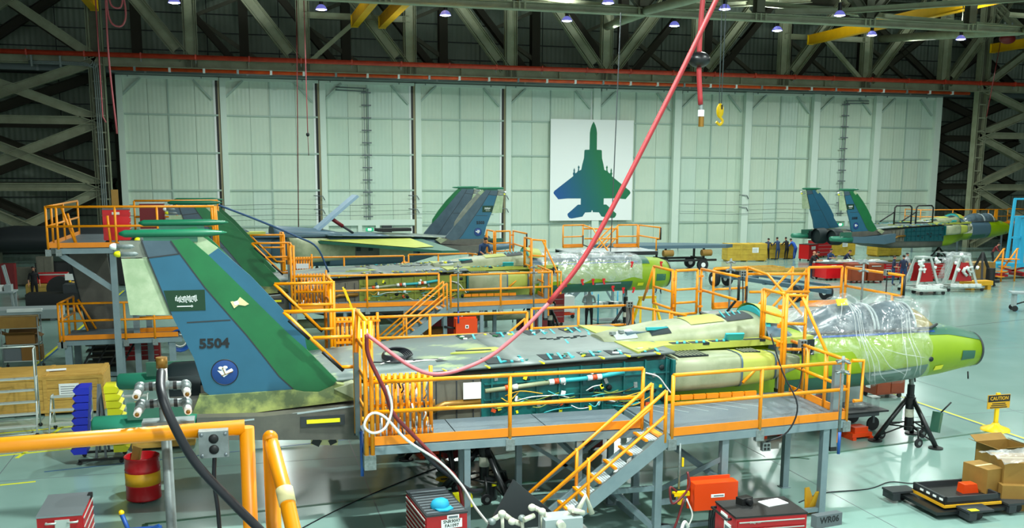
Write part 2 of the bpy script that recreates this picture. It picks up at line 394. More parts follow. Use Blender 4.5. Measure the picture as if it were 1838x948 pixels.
# ten sliding door leaves
JX = [-8.2, -1.0, 6.3, 13.7, 21.1, 28.9, 36.1, 42.6, 49.1, 55.2, 61.4]
GZ = [0.12, 2.3, 5.05, 7.82, 10.58, 13.2]
DY = [79.0, 79.15, 79.3, 79.45, 79.6, 79.6, 79.45, 79.3, 79.15, 79.0]
for i in range(10):
    x0, x1, y = JX[i], JX[i + 1], DY[i]; wd = x1 - x0
    d = struct('door_%d' % (i + 1), loc=(x0, y, 0))
    left = i < 5
    MB().b2((0.2, 0.12, 0), (wd - 0.05, 0.2, 13.3)).build('backing', 'door_girt', d)
    qs = [0.45, 0.45 + (wd - 0.6) * 0.26, wd * 0.5, 0.45 + (wd - 0.6) * 0.76, wd - 0.12]
    for c in range(4):
        for r in range(5):
            m = random.choice(['door_sheet', 'door_sheet', 'door_sheet_blue', 'door_sheet_warm'])
            MB().b2((qs[c] + 0.012, 0.04, GZ[r] + 0.02), (qs[c + 1] - 0.012, 0.12, GZ[r + 1] - 0.02)).build('door_panel', m, d)
    for r in range(1, 5): MB().b2((0.4, -0.06, GZ[r] - 0.06), (wd - 0.1, 0.05, GZ[r] + 0.06)).build('door_girt', 'door_girt', d)
    MB().b2((0.2, -0.1, 13.1), (wd, 0.1, 13.32)).build('top_rail', 'door_frame', d)
    MB().b2((0.2, -0.1, 0.0), (wd, 0.1, 0.2)).build('bottom_rail', 'door_frame', d)
    MB().b2((wd * 0.5 - 0.05, -0.05, 0.2), (wd * 0.5 + 0.05, 0.04, 13.1)).build('mullion', 'door_girt', d)
    if left:
        MB().b2((0.06, -0.3, 0), (0.5, 0.1, 13.3)).build('door_post', 'door_frame', d)
        if i: MB().b2((-0.26, -0.1, 0), (0.06, 0.1, 13.3)).build('door_seal', 'door_frame_tan', d)
        MB().b2((wd - 0.42, 0.0, 0), (wd - 0.26, 0.1, 13.3)).build('edge_strip', 'white', d)
        MB().b2((wd - 0.26, -0.02, 0), (wd - 0.1, 0.1, 13.3)).build('gap_strip', 'black', d)
    else:
        MB().b2((-0.3, -0.35, 0), (0.32, 0.12, 13.35)).build('door_post', 'door_frame', d)
        MB().b2((0.32, -0.1, 0), (0.5, 0.1, 13.3)).build('shadow_strip', 'door_girt', d)
    if i == 9: MB().b2((wd - 0.3, -0.35, 0), (wd + 0.35, 0.12, 13.35)).build('door_post', 'door_frame', d)
    for a, b in (((0.45, 11.9), (1.75, 13.15)), ((wd - 0.5, 11.7), (wd - 1.8, 13.1))):
        MB().bar((a[0], -0.1, a[1]), (b[0], -0.1, b[1]), 0.16, 0.14).build('corner_brace', 'door_girt', d)
    for xx in (0.9, wd - 1.2): MB().bar((xx, -0.15, 13.2), (xx, -0.15, 13.8), 0.07).build('hanger', 'galvanised', d)
    if i in (2, 8):                        # leaves with a personnel door
        cx = wd * 0.5
        MB().b2((0.3, -0.16, 2.3), (wd - 0.1, -0.02, 2.75)).build('door_header', 'door_frame', d)
        for xx in (cx - 0.75, cx + 0.65): MB().b2((xx - 0.16, -0.16, 0), (xx + 0.16, 0.0, 2.3)).build('door_jamb', 'door_frame', d)
        lf = MB().b2((cx - 0.55, -0.1, 0.05), (cx + 0.45, -0.02, 1.62)).build('door_leaf', 'light_grey', d)
        MB().b2((cx - 0.45, -0.14, 0.75), (cx + 0.28, -0.1, 1.42)).build('window_pane', 'daylight_pane', lf)
        MB().b2((cx + 0.3, -0.16, 0.55), (cx + 0.4, -0.1, 0.75)).build('door_handle', 'dark_grey', lf)
        MB().b2((cx - 0.6, -0.13, 1.62), (cx + 0.5, -0.02, 1.85)).build('door_lintel', 'door_frame', d)
# exit signs, cable ladders and speakers on the two leaves
for i, nm in ((2, 'behind the speed brake of the far jet'), (8, 'over the far door beside the people')):
    cx = (JX[i] + JX[i + 1]) / 2; y = DY[i] - 0.16
    t = thing('exit_sign', 'small lit green exit sign ' + nm, 'sign', (cx - 0.02, y - 0.04, 1.98))
    MB().b2((-0.3, -0.06, -0.12), (0.3, 0.0, 0.14)).build('sign_box', 'exit_green', t)
    MB().b2((-0.12, -0.075, -0.05), (0.12, -0.06, 0.08)).build('sign_symbol', 'lamp_glow', t)
    MB().tube([(0, -0.03, 0.14), (0.02, -0.03, 0.32)], 0.015, 6).build('conduit', 'mid_grey', t)
    t = thing('cable_ladder', 'vertical dark cable ladder above the ' + ('left' if i == 2 else 'right') + ' personnel door', 'cable ladder', (cx - (0.1 if i == 2 else 0.15), y, 0))
    for s in (-0.16, 0.16): MB().bar((s, -0.06, 2.75), (s, -0.06, 12.8), 0.045).build('stringer', 'mid_grey', t)
    for k in range(11): MB().box((0, -0.08, 3.0 + 0.95 * k), (0.75, 0.05, 0.09)).build('bracket', 'mid_grey', t)
    sx = -1.0 if i == 2 else 1.0
    for dz in (0, 0.22): MB().tube([(0, -0.06, 12.6 + dz), (sx * 2.3, -0.06, 12.65 + dz)], 0.04, 6).build('conduit', 'mid_grey', t)
    t = MB().b2((-0.38, -0.25, -0.3), (0.38, 0, 0.35)).build('speaker', 'dark_grey', loc=(cx + (1.35 if i == 2 else -1.25), y, 1.95))
    tag(t, 'small dark speaker box on the door leaf ' + ('right of the left exit sign' if i == 2 else 'left of the right exit sign'), 'speaker')
# wire brackets on door posts
for k, i in enumerate((2, 3, 4, 7, 8)):
    t = thing('wire_bracket', 'pair of thin cable arms on the %s door post' % ['second', 'third', 'fourth', 'seventh', 'eighth'][k], 'bracket', (JX[i], DY[i] - 0.35, 3.6))
    for z in (0, 1.05): MB().tube([(-0.6, -0.05, z), (0.1, -0.1, z - 0.05), (0.25, -0.1, z - 0.35)], 0.035, 6).build('arm', 'mid_grey', t)
# long wires strung along the leaves
for z, a, b in ((4.0, -8, 20), (3.2, -8, 20), (3.9, 36.4, 61), (3.1, 36.4, 61)):
    n = 5; pts = [(a + (b - a) * k / n, 78.85, z - 0.1 * (k % 2)) for k in range(n + 1)]
    tag(MB().tube(pts, 0.018, 5).build('strung_wire', 'mid_grey'), 'thin %s wire strung across the %s door leaves' % ('upper' if z > 3.5 else 'lower', 'left' if a < 0 else 'right'), 'wire')

# banner with the aircraft silhouette
bn = thing('banner', 'large white banner with a blue to green fighter jet silhouette on the doors', 'banner', (24.9, 79.2, 2.55))
BW, BH = 7.25, 8.25
MB().b2((0, 0, 0), (BW, 0.03, BH)).build('banner_cloth', 'paper', bn)
def bpt(u, v): return ((u - 52) / (775 - 52) * BW, (930 - v) / (930 - 62) * BH)
half = [(421, 78), (437, 108), (447, 140), (452, 175), (453, 318), (490, 319), (497, 325), (500, 390), (515, 450), (522, 490), (541, 500), (540, 478), (536, 470), (545, 452), (553, 470), (549, 478), (551, 498), (558, 512), (572, 522), (578, 512), (577, 495), (583, 474), (590, 495), (588, 512), (595, 520), (590, 545), (752, 672), (760, 688), (757, 698), (718, 745), (640, 738), (522, 738), (522, 792), (545, 792), (552, 797), (637, 872), (634, 890), (622, 907), (600, 912), (505, 896), (482, 860), (428, 858), (425, 842), (421, 842)]
poly = [bpt(*p) for p in half] + [bpt(842 - p[0], p[1]) for p in reversed(half[1:-1])]
m = mat('banner_print', '#0f6b5a', 0.6); nt = m.node_tree; tc = nt.nodes.new('ShaderNodeTexCoord'); sp = nt.nodes.new('ShaderNodeSeparateXYZ')
mx = nt.nodes.new('ShaderNodeMath'); mx.operation = 'MULTIPLY_ADD'; mx.inputs[1].default_value = 1 / BW; mx.inputs[2].default_value = 0
zz = nt.nodes.new('ShaderNodeMath'); zz.operation = 'MULTIPLY_ADD'; zz.inputs[1].default_value = 0.045
rp = nt.nodes.new('ShaderNodeValToRGB'); e = rp.color_ramp.elements; e[0].position = 0.1; e[0].color = C('#124f9a'); e[1].position = 0.8; e[1].color = C('#0f6f47')
x = e.new(0.5); x.color = C('#0d5f6c')
nt.links.new(tc.outputs['Object'], sp.inputs[0]); nt.links.new(sp.outputs[0], mx.inputs[0]); nt.links.new(sp.outputs[2], zz.inputs[0]); nt.links.new(mx.outputs[0], zz.inputs[2])
nt.links.new(zz.outputs[0], rp.inputs[0]); nt.links.new(rp.outputs[0], nt.nodes['Principled BSDF'].inputs['Base Color'])
MB().prism(poly, -0.012, 0.0).build('jet_silhouette', 'banner_print', bn)

# steel over and beside the doors
def brace_set(root, y, m, side):
    pass
TR = struct('door_truss')
NX = [5.05 + 7.78 * k for k in range(-1, 8)]          # bottom chord nodes
ZB, ZT = 14.0, 21.6
def ladder_member(root, name, p, q, wd, m, rungs=True):
    """built-up member: two I-section legs with tie plates"""
    p, q = Vector(p), Vector(q); d = (q - p).normalized(); sd = d.cross(Vector((0, 1, 0))).normalized() * (wd / 2)
    o = MB(); o.ibeam(p - sd, q - sd, 0.5, 0.16, 0.03, up=tuple(sd)); o.ibeam(p + sd, q + sd, 0.5, 0.16, 0.03, up=tuple(sd))
    o.bar(p, q, 0.05, wd * 0.96, up=tuple(sd)) if not rungs else o.bar(p + d * 0.8 + Vector((0, .12, 0)), q - d * 2.6 + Vector((0, .12, 0)), 0.05, wd * 0.9, up=tuple(sd))
    L = (q - p).length
    for t in (1.2, 1.9): o.bar(q - d * t - sd, q - d * t + sd, 0.4, 0.1, up=tuple(d))
    return o.build(name, m, root)
MB().ibeam((-30, 76, 13.95), (95, 76, 13.95), 0.5, 0.62, 0.05).build('bottom_chord', 'truss', TR)
for x in [-2.7 + 3.89 * k for k in range(19)]: MB().b2((x - 0.06, 75.76, 13.7), (x + 0.06, 75.98, 14.25)).build('stiffener', 'truss', TR)
for x in NX:
    for s in (-0.36, -0.12, 0.12, 0.36): MB().b2((x + s - 0.06, 75.7, 13.7), (x + s + 0.06, 75.76, 14.15)).build('gusset', 'truss_dark', TR)
    ladder_member(TR, 'vertical', (x, 76, 14.2), (x, 76, ZT), 0.78, 'truss', False)
NX2 = NX + []
for k, x in enumerate(NX):
    if k <= 4 : ladder_member(TR, 'diagonal', (x - 0.45, 76, 14.3), (x - 6.2, 76, ZT), 0.72, 'truss')
    if k >= 4: ladder_member(TR, 'diagonal', (x + 0.45, 76, 14.3), (x + 6.2, 76, ZT), 0.72, 'truss')
MB().ibeam((-30, 76, ZT), (95, 76, ZT), 0.6, 0.7, 0.05).build('top_chord', 'truss_dark', TR)
for a, b in ((5.05, 12.83), (43.95, 51.73)):            # sub-frames that carry the crane beams
    MB().ibeam((a, 75.9, 17.6), (b, 75.9, 17.6), 0.3, 0.42).build('strut', 'truss', TR)
    s = 1 if a < 20 else -1; c = (a + b) / 2
    MB().ibeam((a + 0.5 if s > 0 else b - 0.5, 75.9, 14.4), (c, 75.9, 17.4), 0.3, 0.34, up=(0, 1, 0)).build('sub_diagonal', 'truss', TR)
# second, darker truss behind
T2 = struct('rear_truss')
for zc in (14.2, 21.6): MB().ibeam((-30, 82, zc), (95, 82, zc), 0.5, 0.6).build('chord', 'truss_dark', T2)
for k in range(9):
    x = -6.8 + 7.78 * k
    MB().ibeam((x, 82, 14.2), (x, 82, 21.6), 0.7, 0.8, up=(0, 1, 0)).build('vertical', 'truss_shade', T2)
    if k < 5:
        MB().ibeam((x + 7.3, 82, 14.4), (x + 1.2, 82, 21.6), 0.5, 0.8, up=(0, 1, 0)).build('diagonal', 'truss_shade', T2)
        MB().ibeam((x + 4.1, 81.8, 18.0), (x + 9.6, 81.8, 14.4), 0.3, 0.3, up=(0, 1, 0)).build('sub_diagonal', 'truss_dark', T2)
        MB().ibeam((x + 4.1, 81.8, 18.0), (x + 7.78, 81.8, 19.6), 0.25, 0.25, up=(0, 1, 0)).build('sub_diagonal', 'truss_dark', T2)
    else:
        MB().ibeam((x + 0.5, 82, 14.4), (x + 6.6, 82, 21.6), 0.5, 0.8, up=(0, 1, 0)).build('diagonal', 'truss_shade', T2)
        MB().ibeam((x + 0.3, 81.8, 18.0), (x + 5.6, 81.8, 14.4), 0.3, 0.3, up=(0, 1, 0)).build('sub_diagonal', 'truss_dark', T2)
        MB().ibeam((x + 0.2, 81.8, 14.4), (x + 3.4, 81.8, 18.0), 0.3, 0.3, up=(0, 1, 0)).build('sub_diagonal', 'truss_dark', T2)
# braced towers left and right of the doors
def tower(name, xc, xo, m):
    t = struct(name); LV = [0.0, 5.35, 9.9, 14.0, 21.6]
    for s in (-0.42, 0.42): MB().ibeam((xc + s, 76, 0), (xc + s, 76, 23.8), 0.6, 0.2, 0.04, up=(1, 0, 0)).build('column_flange', 'truss', t)
    MB().b2((xc - 0.36, 76.1, 0), (xc + 0.36, 76.16, 23.8)).build('column_web', 'truss_dark', t)
    for z in [1 + 1.15 * k for k in range(12)]: MB().b2((xc - 0.4, 75.72, z), (xc + 0.4, 75.78, z + 0.1)).build('tie_plate', 'truss', t)
    MB().ibeam((xo, 76, 0), (xo, 76, 23.8), 0.6, 0.7, up=(1, 0, 0)).build('outer_column', 'truss', t)
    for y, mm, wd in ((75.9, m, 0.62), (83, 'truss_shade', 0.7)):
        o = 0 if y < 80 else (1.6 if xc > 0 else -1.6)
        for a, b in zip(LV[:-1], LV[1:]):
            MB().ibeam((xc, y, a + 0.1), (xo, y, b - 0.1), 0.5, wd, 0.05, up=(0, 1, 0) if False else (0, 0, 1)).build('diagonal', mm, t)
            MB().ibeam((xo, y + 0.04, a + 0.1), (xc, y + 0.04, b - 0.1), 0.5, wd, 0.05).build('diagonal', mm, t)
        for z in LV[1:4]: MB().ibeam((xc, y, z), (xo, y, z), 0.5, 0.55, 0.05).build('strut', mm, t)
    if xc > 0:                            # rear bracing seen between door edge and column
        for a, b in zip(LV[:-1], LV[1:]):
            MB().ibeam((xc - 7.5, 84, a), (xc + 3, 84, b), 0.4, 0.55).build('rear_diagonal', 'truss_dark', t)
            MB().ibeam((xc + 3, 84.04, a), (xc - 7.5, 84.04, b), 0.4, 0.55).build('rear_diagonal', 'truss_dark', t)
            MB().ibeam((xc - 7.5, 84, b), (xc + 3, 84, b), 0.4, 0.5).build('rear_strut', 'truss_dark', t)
    return t
tower('tower_bracing', -9.0, -19.6, 'truss')
tower('tower_bracing', 63.6, 74.2, 'truss')
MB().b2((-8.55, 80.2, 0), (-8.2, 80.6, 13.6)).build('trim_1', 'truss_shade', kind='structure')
# conduit that runs over the chord and down the left column
t = thing('conduit_run', 'pale conduits bending down the steel column left of the doors', 'conduit', (0, 0, 0))
for k in range(3):
    dx = 0.13 * k
    MB().tube(bez([(-13.2, 75.4, 13.75 - 0.08 * k), (-10.4, 75.4, 13.75 - 0.08 * k), (-9.35 + dx, 75.4, 13.6 - 0.1 * k), (-9.12 + dx, 75.4, 12.6), (-9.12 + dx, 75.4, 0.0)], 5), 0.05, 6).build('pipe', 'galvanised', t)
for x in (-13, -11.2): MB().b2((x - 0.06, 75.3, 13.4), (x + 0.06, 75.5, 14.5)).build('clip', 'galvanised', t)

# fire mains and duct along the chord
t = thing('fire_main', 'straight upper red fire main along the door truss', 'pipe', (0, 74.9, 14.28))
MB().tube([(-30, 0, 0), (95, 0, 0)], 0.17, 10).build('pipe', 'pipe_red', t)
for k in range(28): MB().box((-24 + 3.6 * k, 0, 0.0), (0.1, 0.38, 0.38)).build('collar', 'pipe_red', t)
for k in range(28): MB().box((-24 + 3.6 * k, 0.1, -0.25), (0.07, 0.07, 0.3)).build('hanger', 'galvanised', t)
t = thing('sprinkler_main', 'lower orange red sprinkler pipe with pale couplings above the doors', 'pipe', (0, 75.6, 13.45))
MB().tube([(-8.2, 0, 0), (62, 0, 0)], 0.13, 8).build('pipe', 'pipe_orange', t)
for k in range(30): MB().box((-6.5 + 2.3 * k, -0.02, 0), (0.16, 0.3, 0.3)).build('coupling', 'white' if k % 3 else 'galvanised', t)
t = thing('duct_run', 'dark grey duct in the gap between sprinkler pipe and door tops', 'duct', (0, 77.5, 13.55))
MB().b2((-24, -0.5, -0.25), (80, 0.5, 0.3)).build('duct', 'duct', t)
for k in range(14): MB().b2((-20 + 7 * k, -0.54, -0.28), (-19.85 + 7 * k, -0.5, 0.33)).build('flange', 'galvanised', t)
tr = struct('door_track'); MB().b2((-24, 77.4, 13.32), (80, 79.9, 13.4)).build('track_rail', 'black', tr); 
MB().b2((-24, 78.0, 13.4), (80, 80, 14.3)).build('track_header', 'girt', tr)
# roof truss nearer to the camera: its bottom chord crosses the top of the view
RT = struct('roof_truss')
MB().ibeam((-30, 52.0, 15.0), (95, 52.0, 15.1), 0.5, 0.4, 0.06).build('bottom_chord', 'truss', RT)
MB().ibeam((-30, 52, 23), (95, 52, 23), 0.5, 0.6).build('top_chord', 'truss_dark', RT)
for k in range(11):
    x = 0.6 + 6.95 * k
    MB().ibeam((x, 52, 15.3), (x, 52, 23), 0.5, 0.5, up=(0, 1, 0)).build('vertical', 'truss_dark', RT)
    for s in (-0.3, 0, 0.3): MB().b2((x + s - 0.05, 51.7, 14.85), (x + s + 0.05, 51.78, 15.25)).build('gusset', 'truss', RT)
    a, b = ((x, 15.3), (x + 6.95, 23)) if k % 2 else ((x, 23), (x + 6.95, 15.3))
    MB().ibeam((a[0], 52, a[1]), (b[0], 52, b[1]), 0.4, 0.5).build('diagonal', 'truss_dark', RT)
# flat bracing between roof truss and door truss
for dx in (0, 24.5):
    MB().tube([(28.28 + dx, 75.6, 17.7), (21.7 + dx, 52.3, 15.12)], 0.3, 8).build('brace_tube', 'truss', RT); MB().tube([(21.55 + dx, 51.8, 15.08), (20.8 + dx, 45, 14.53), (19.9 + dx, 37, 14.0)], 0.24, 8).build('brace_tube', 'truss', RT)
    for q in ((36.46, 60, 17.6), (15, 60, 16.9)): MB().ibeam((21.6 + dx, 52.1, 15.2), (q[0] + dx, q[1], q[2]), 0.25, 0.3).build('brace', 'truss', RT)
    for q in ((39.8, 45, 15.5), (42.6, 60, 16.85), (27.5, 60, 17.4), (29.5, 52.2, 15.45)): MB().ibeam((33.7 + dx, 52.1, 15.65), (q[0] + dx, q[1], q[2]), 0.25, 0.3).build('brace', 'truss', RT)
MB().ibeam((-30, 64, 19.5), (95, 64, 19.5), 0.4, 0.5).build('strut', 'truss_dark', RT)
for k in range(9): MB().ibeam((-9 + 9 * k, 52, 22.4), (-9 + 9 * k, 76, 21.6), 0.35, 0.5).build('rafter', 'truss_dark', RT)
# crane beams
def crane(x, y0, y1, z, lab, h=0.62):
    t = thing('crane_beam', lab, 'crane beam', (x, 0, z))
    MB().b2((-0.16, y0, -h / 2), (-0.0, y1, h / 2)).build('web_plate', 'crane_yellow', t)
    MB().b2((-0.22, y0, -h / 2 - 0.06), (0.28, y1, -h / 2)).build('bottom_flange', 'crane_yellow', t)
    MB().b2((-0.22, y0, h / 2), (0.28, y1, h / 2 + 0.06)).build('top_flange', 'crane_yellow', t)
    MB().b2((-0.25, y1, -h / 2 - 0.08), (0.3, y1 + 0.1, h / 2 + 0.08)).build('end_plate', 'bright_yellow', t)
    return t
crane(46.0, 45, 75.4, 17.35, 'long yellow crane runway beam running out of the top right corner')
crane(8.7, 45, 75.4, 17.25, 'left one of the paired yellow crane beams at the top', 0.7)
crane(10.7, 45, 75.4, 17.25, 'right one of the paired yellow crane beams at the top', 0.7)
crane(63.9, 45, 75.4, 17.3, 'short yellow crane beam end at the right edge by the column')
crane(-8.9, 45, 75.6, 17.6, 'yellow crane beam end above the left steel column')
for x, y, n in ((52.4, 60.5, 'red hoist trolley hanging left of the lamp below the long crane beam'), (56.2, 51.2, 'red hoist trolley nearest the top right corner')):
    t = thing('hoist_trolley', n, 'hoist', (x, y, 15.95))
    MB().ell((0, 0, -0.1), (0.62, 0.4, 0.36)).build('body', 'red_dark', t); MB().box((0, 0, 0.25), (1.0, 0.3, 0.12)).build('yoke', 'galvanised', t)
    MB().bar((-0.3, 0, 0.2), (-0.3, 0, 1.0), 0.08).build('hanger', 'galvanised', t); MB().bar((0.3, 0, 0.2), (0.3, 0, 1.0), 0.08).build('hanger', 'galvanised', t)

# high bay lamps
LAMPS = [(-2.7, 55.7), (4.7, 55.7), (11.4, 55.7), (18.4, 55.7), (25.0, 55.7), (31.7, 55.7), (38.3, 55.8), (44.8, 55.8), (18.5, 49.4), (25.0, 49.4), (31.9, 49.5), (45.2, 49.5)]
ORD = ['leftmost', 'second from left', 'third from left', 'fourth from left', 'fifth from left', 'sixth from left', 'seventh from left', 'rightmost']
lamp0 = None
for k, (x, y) in enumerate(LAMPS):
    lab = ('violet rimmed high bay lamp, %s of the rear row' % ORD[k]) if k < 8 else 'violet rimmed high bay lamp, %s of the nearer row' % ['leftmost', 'second from left', 'third from left', 'rightmost'][k - 8]
    if lamp0 is None:
        t = lamp0 = thing('high_bay_lamp', lab, 'lamp', (x, y, 14.95), 0, 'high bay lamps under the roof')
        MB().lathe((0, 0, 0), [(0.3, 0.0), (0.29, 0.06), (0.2, 0.2), (0.09, 0.27)], 20).build('shade', 'lamp_shade', t)
        MB().lathe((0, 0, 0.02), [(0.001, -0.07), (0.17, -0.05), (0.28, 0.0), (0.29, 0.02)], 20).build('lens', 'lamp_glow', t)
        MB().cyl((0, 0, 0.26), 0.11, 0.42, 12).build('ballast', 'black_paint', t)
        MB().tube([(0, 0, 0.6), (0, 0, 3)], 0.025, 6).build('stem', 'truss_dark', t)
    else: dup(lamp0, (x, y, 14.95), None, lab)

# ================================================================== FIGHTER JETS UNDER ASSEMBLY
def ring(x, wd, zb, zt, e=2.0, n=24, a0=0.0, a1=360.0, off=0.0, cy=0.0, closed=True):
    cz, hz = (zb + zt) / 2, (zt - zb) / 2 + off; wd += off; o = []
    for k in range(n if closed else n + 1):
        a = R(a0 + (a1 - a0) * k / n); c, s = math.cos(a), math.sin(a)
        o.append((x, cy + wd * math.copysign(abs(c) ** (2 / e), c), cz + hz * math.copysign(abs(s) ** (2 / e), s)))
    return o
def lerp_sec(S, x):
    for a, b in zip(S[:-1], S[1:]):
        if a[0] <= x <= b[0]:
            t = (x - a[0]) / (b[0] - a[0]); return [a[i] + (b[i] - a[i]) * t for i in range(len(a))]
    return list(S[0] if x < S[0][0] else S[-1])
NOSE = [(2.9, 0.98, 1.5, 2.92, 2.8), (4.5, 0.92, 1.5, 2.98, 2.6), (6.2, 0.88, 1.56, 2.98, 2.4), (7.2, 0.8, 1.62, 3.0, 2.3), (8.2, 0.66, 1.7, 2.96, 2.1), (8.85, 0.53, 1.8, 2.8, 2.0), (9.28, 0.45, 1.86, 2.68, 2.0)]
NOSE_MID = [(2.9, 0.98, 1.66, 2.95, 2.8), (4.5, 0.95, 1.72, 3.05, 2.5), (6.2, 0.93, 1.74, 3.1, 2.3), (8.2, 0.85, 1.74, 3.12, 2.1), (8.9, 0.77, 1.77, 3.06, 2.0), (9.28, 0.62, 1.86, 2.94, 2.0)]
MIDS = [(-8.9, 1.5, 1.75, 2.35, 3), (-8, 1.72, 1.62, 2.45, 4), (-6, 1.78, 1.55, 2.58, 5), (-4.5, 1.78, 1.2, 2.68, 8), (-2, 1.78, 1.15, 2.76, 9), (0.4, 1.78, 1.15, 2.84, 9)]
def ztop(x): return lerp_sec(MIDS, x)[3]
FIN = {
 'rudder_tip': ('fin_bare', [(-10.00, 5.30), (-9.63, 5.30), (-9.55, 5.01), (-9.98, 5.00)]),
 'rudder': ('fin_primer', [(-9.98, 4.99), (-9.55, 4.99), (-9.20, 3.98), (-9.89, 4.00)]),
 'fin_box': ('fin_blue', [(-9.54, 5.00), (-9.02, 5.07), (-8.61, 4.45), (-8.18, 3.89), (-7.94, 3.58), (-7.63, 3.14), (-7.39, 2.79), (-7.14, 2.53), (-8.61, 2.49), (-8.71, 2.58), (-8.86, 3.19), (-9.20, 3.98)]),
 'fin_top': ('fin_slate', [(-9.63, 5.30), (-9.15, 5.29), (-9.02, 5.07), (-9.54, 5.00)]),
 'green_panel': ('fin_green', [(-9.15, 5.29), (-8.86, 5.34), (-8.53, 5.03), (-7.86, 4.30), (-7.19, 3.57), (-6.87, 3.26), (-6.34, 2.66), (-6.41, 2.57), (-6.68, 2.46), (-6.95, 2.48), (-7.14, 2.53), (-7.39, 2.79), (-7.63, 3.14), (-7.94, 3.58), (-8.18, 3.89), (-8.61, 4.45), (-9.00, 5.05)]),
 'edge_tip': ('fin_primer', [(-8.86, 5.34), (-8.62, 5.36), (-8.36, 5.15), (-8.53, 5.03)]),
 'leading_edge': ('fin_blue', [(-8.53, 5.03), (-8.36, 5.15), (-7.82, 4.64), (-7.30, 4.04), (-6.90, 3.49), (-6.87, 3.26), (-7.19, 3.57), (-7.86, 4.30)]),
}
def make_fin(jet, y, num, near, scheme, rudder2):
    s = -1 if near else 1
    f = bpy.data.objects.new('tail_fin', None); COL.objects.link(f); f.parent = jet; f.location = (0, y, 0)
    th = {'rudder': 0.03, 'rudder_tip': 0.035, 'edge_tip': 0.03, 'leading_edge': 0.035, 'green_panel': 0.055, 'fin_top': 0.055, 'fin_box': 0.06}
    for nm, (m, p) in FIN.items():
        if rudder2 == 'near' and not near and nm in ('leading_edge', 'edge_tip'): continue
        m = scheme.get(nm, m); MB().prism(p, -th[nm], th[nm]).build(nm, m, f)
    # seams of dark sealant between skin panels
    sm = MB()
    for pl in ([(-9.15, 5.29), (-9.0, 5.05), (-8.61, 4.45), (-8.18, 3.89), (-7.94, 3.58), (-7.63, 3.14), (-7.39, 2.79), (-7.14, 2.53)],
               [(-9.63, 5.3), (-9.54, 5.0), (-9.2, 3.98)], [(-8.2, 3.86), (-8.95, 3.84)], [(-9.02, 5.06), (-9.54, 5.0)]):
        for a, b in zip(pl[:-1], pl[1:]):
            for q in (-1, 1): sm.bar((a[0], q * 0.058, a[1]), (b[0], q * 0.058, b[1]), 0.012, 0.022, up=(0, 0, 1))
    sm.build('panel_seam', 'dark_grey', f)
    MB().loft([ring(x, 0.085 * k, z - 0.075 * k, z + 0.075 * k, 2, 10) for x, k, z in ((-10.0, 0.3, 5.42), (-9.9, 0.9, 5.42), (-8.6, 1, 5.42), (-8.3, 0.55, 5.42), (-8.2, 0.15, 5.42))], cap=True).build('tip_pod', 'pod_green', f)
    MB().b2((-9.6, -0.05, 5.27), (-8.7, 0.05, 5.36)).build('pod_fairing', 'fuse_green', f)
    for x, z, c in ((-10.12, 5.2, 'paper'), (-10.06, 5.07, 'yellow_bin')):
        MB().loft([ring(x + d, 0.05 * k, z - 0.055 * k, z + 0.055 * k, 2, 10) for d, k in ((0.06, 1), (0.3, 1), (0.5, 0.2))], cap=True).build('antenna_pod', 'galvanised', f)
        MB().ell((x + 0.04, 0, z), (0.09, 0.055, 0.058), 10, 6).build('pod_cap', c, f)
    # markings: flag, serial number, round badge, on the outer face
    yo = s * 0.062; rot = FRONT if near else (R(90), 0, R(180)); ys = lambda d: s * (0.062 + d)
    if near or num != '5504':
        q = MB().prism([(-9.31, 4.42), (-8.62, 4.42), (-8.62, 4.05), (-9.22, 4.05)], min(yo, ys(.004)), max(yo, ys(.004))).build('flag_panel', 'flag_green', f)
        sg = MB(); rr = random.Random(3)
        for k in range(17):                        # a line of ornamental script
            x = -9.12 + 0.022 * k; h = rr.uniform(0.05, 0.12); z = 4.265 + rr.uniform(-0.02, 0.02)
            sg.box((x, ys(.006), z), (0.009, 0.004, h)); sg.box((x + 0.008, ys(.006), z + rr.choice((-1, 1)) * h * 0.4), (0.02, 0.004, 0.012), 0, rr.uniform(-0.6, 0.6))
            if k % 2: sg.box((x, ys(.006), 4.265 + rr.choice((-.055, .055))), (0.013, 0.004, 0.013))
        sg.b2((-9.1, ys(.004), 4.125), (-8.83, ys(.008), 4.14)); sg.box((-8.85, ys(.006), 4.133), (0.014, 0.004, 0.04)); sg.build('flag_script', 'white', q)
        text('serial_number', num, 0.235, 'number_black', f, (-8.5, ys(.004), 3.44), rot, 0.002, sx=1.1, bold=0.01)
        b = MB().lathe((-8.34, s * 0.06, 2.91), [(0.0001, s * 0.006), (0.225, s * 0.006), (0.24, 0)], 28, 'y').build('badge', 'emblem_blue', f)
        e = MB(); e.add([(-8.47, ys(.009), 2.95), (-8.36, ys(.009), 2.82), (-8.19, ys(.009), 2.94), (-8.22, ys(.009), 2.98), (-8.32, ys(.009), 2.93)], [(0, 1, 2, 3, 4)])
        for c in ((-8.41, 2.99), (-8.33, 3.0), (-8.36, 2.95)): e.ell((c[0], ys(.006), c[1]), (0.045, 0.004, 0.03), 8, 4)
        e.build('badge_bird', 'white', b); MB().lathe((-8.34, s * 0.06, 2.91), [(0.225, s * 0.005), (0.226, s * 0.009), (0.24, s * 0.009), (0.241, 0)], 28, 'y').build('badge_rim', 'number_black', b); MB().bar((-8.38, ys(.012), 3.0), (-8.33, ys(.012), 2.87), 0.012).bar((-8.4, ys(.012), 2.85), (-8.2, ys(.012), 2.92), 0.012).build('badge_branch', 'bronze', b)
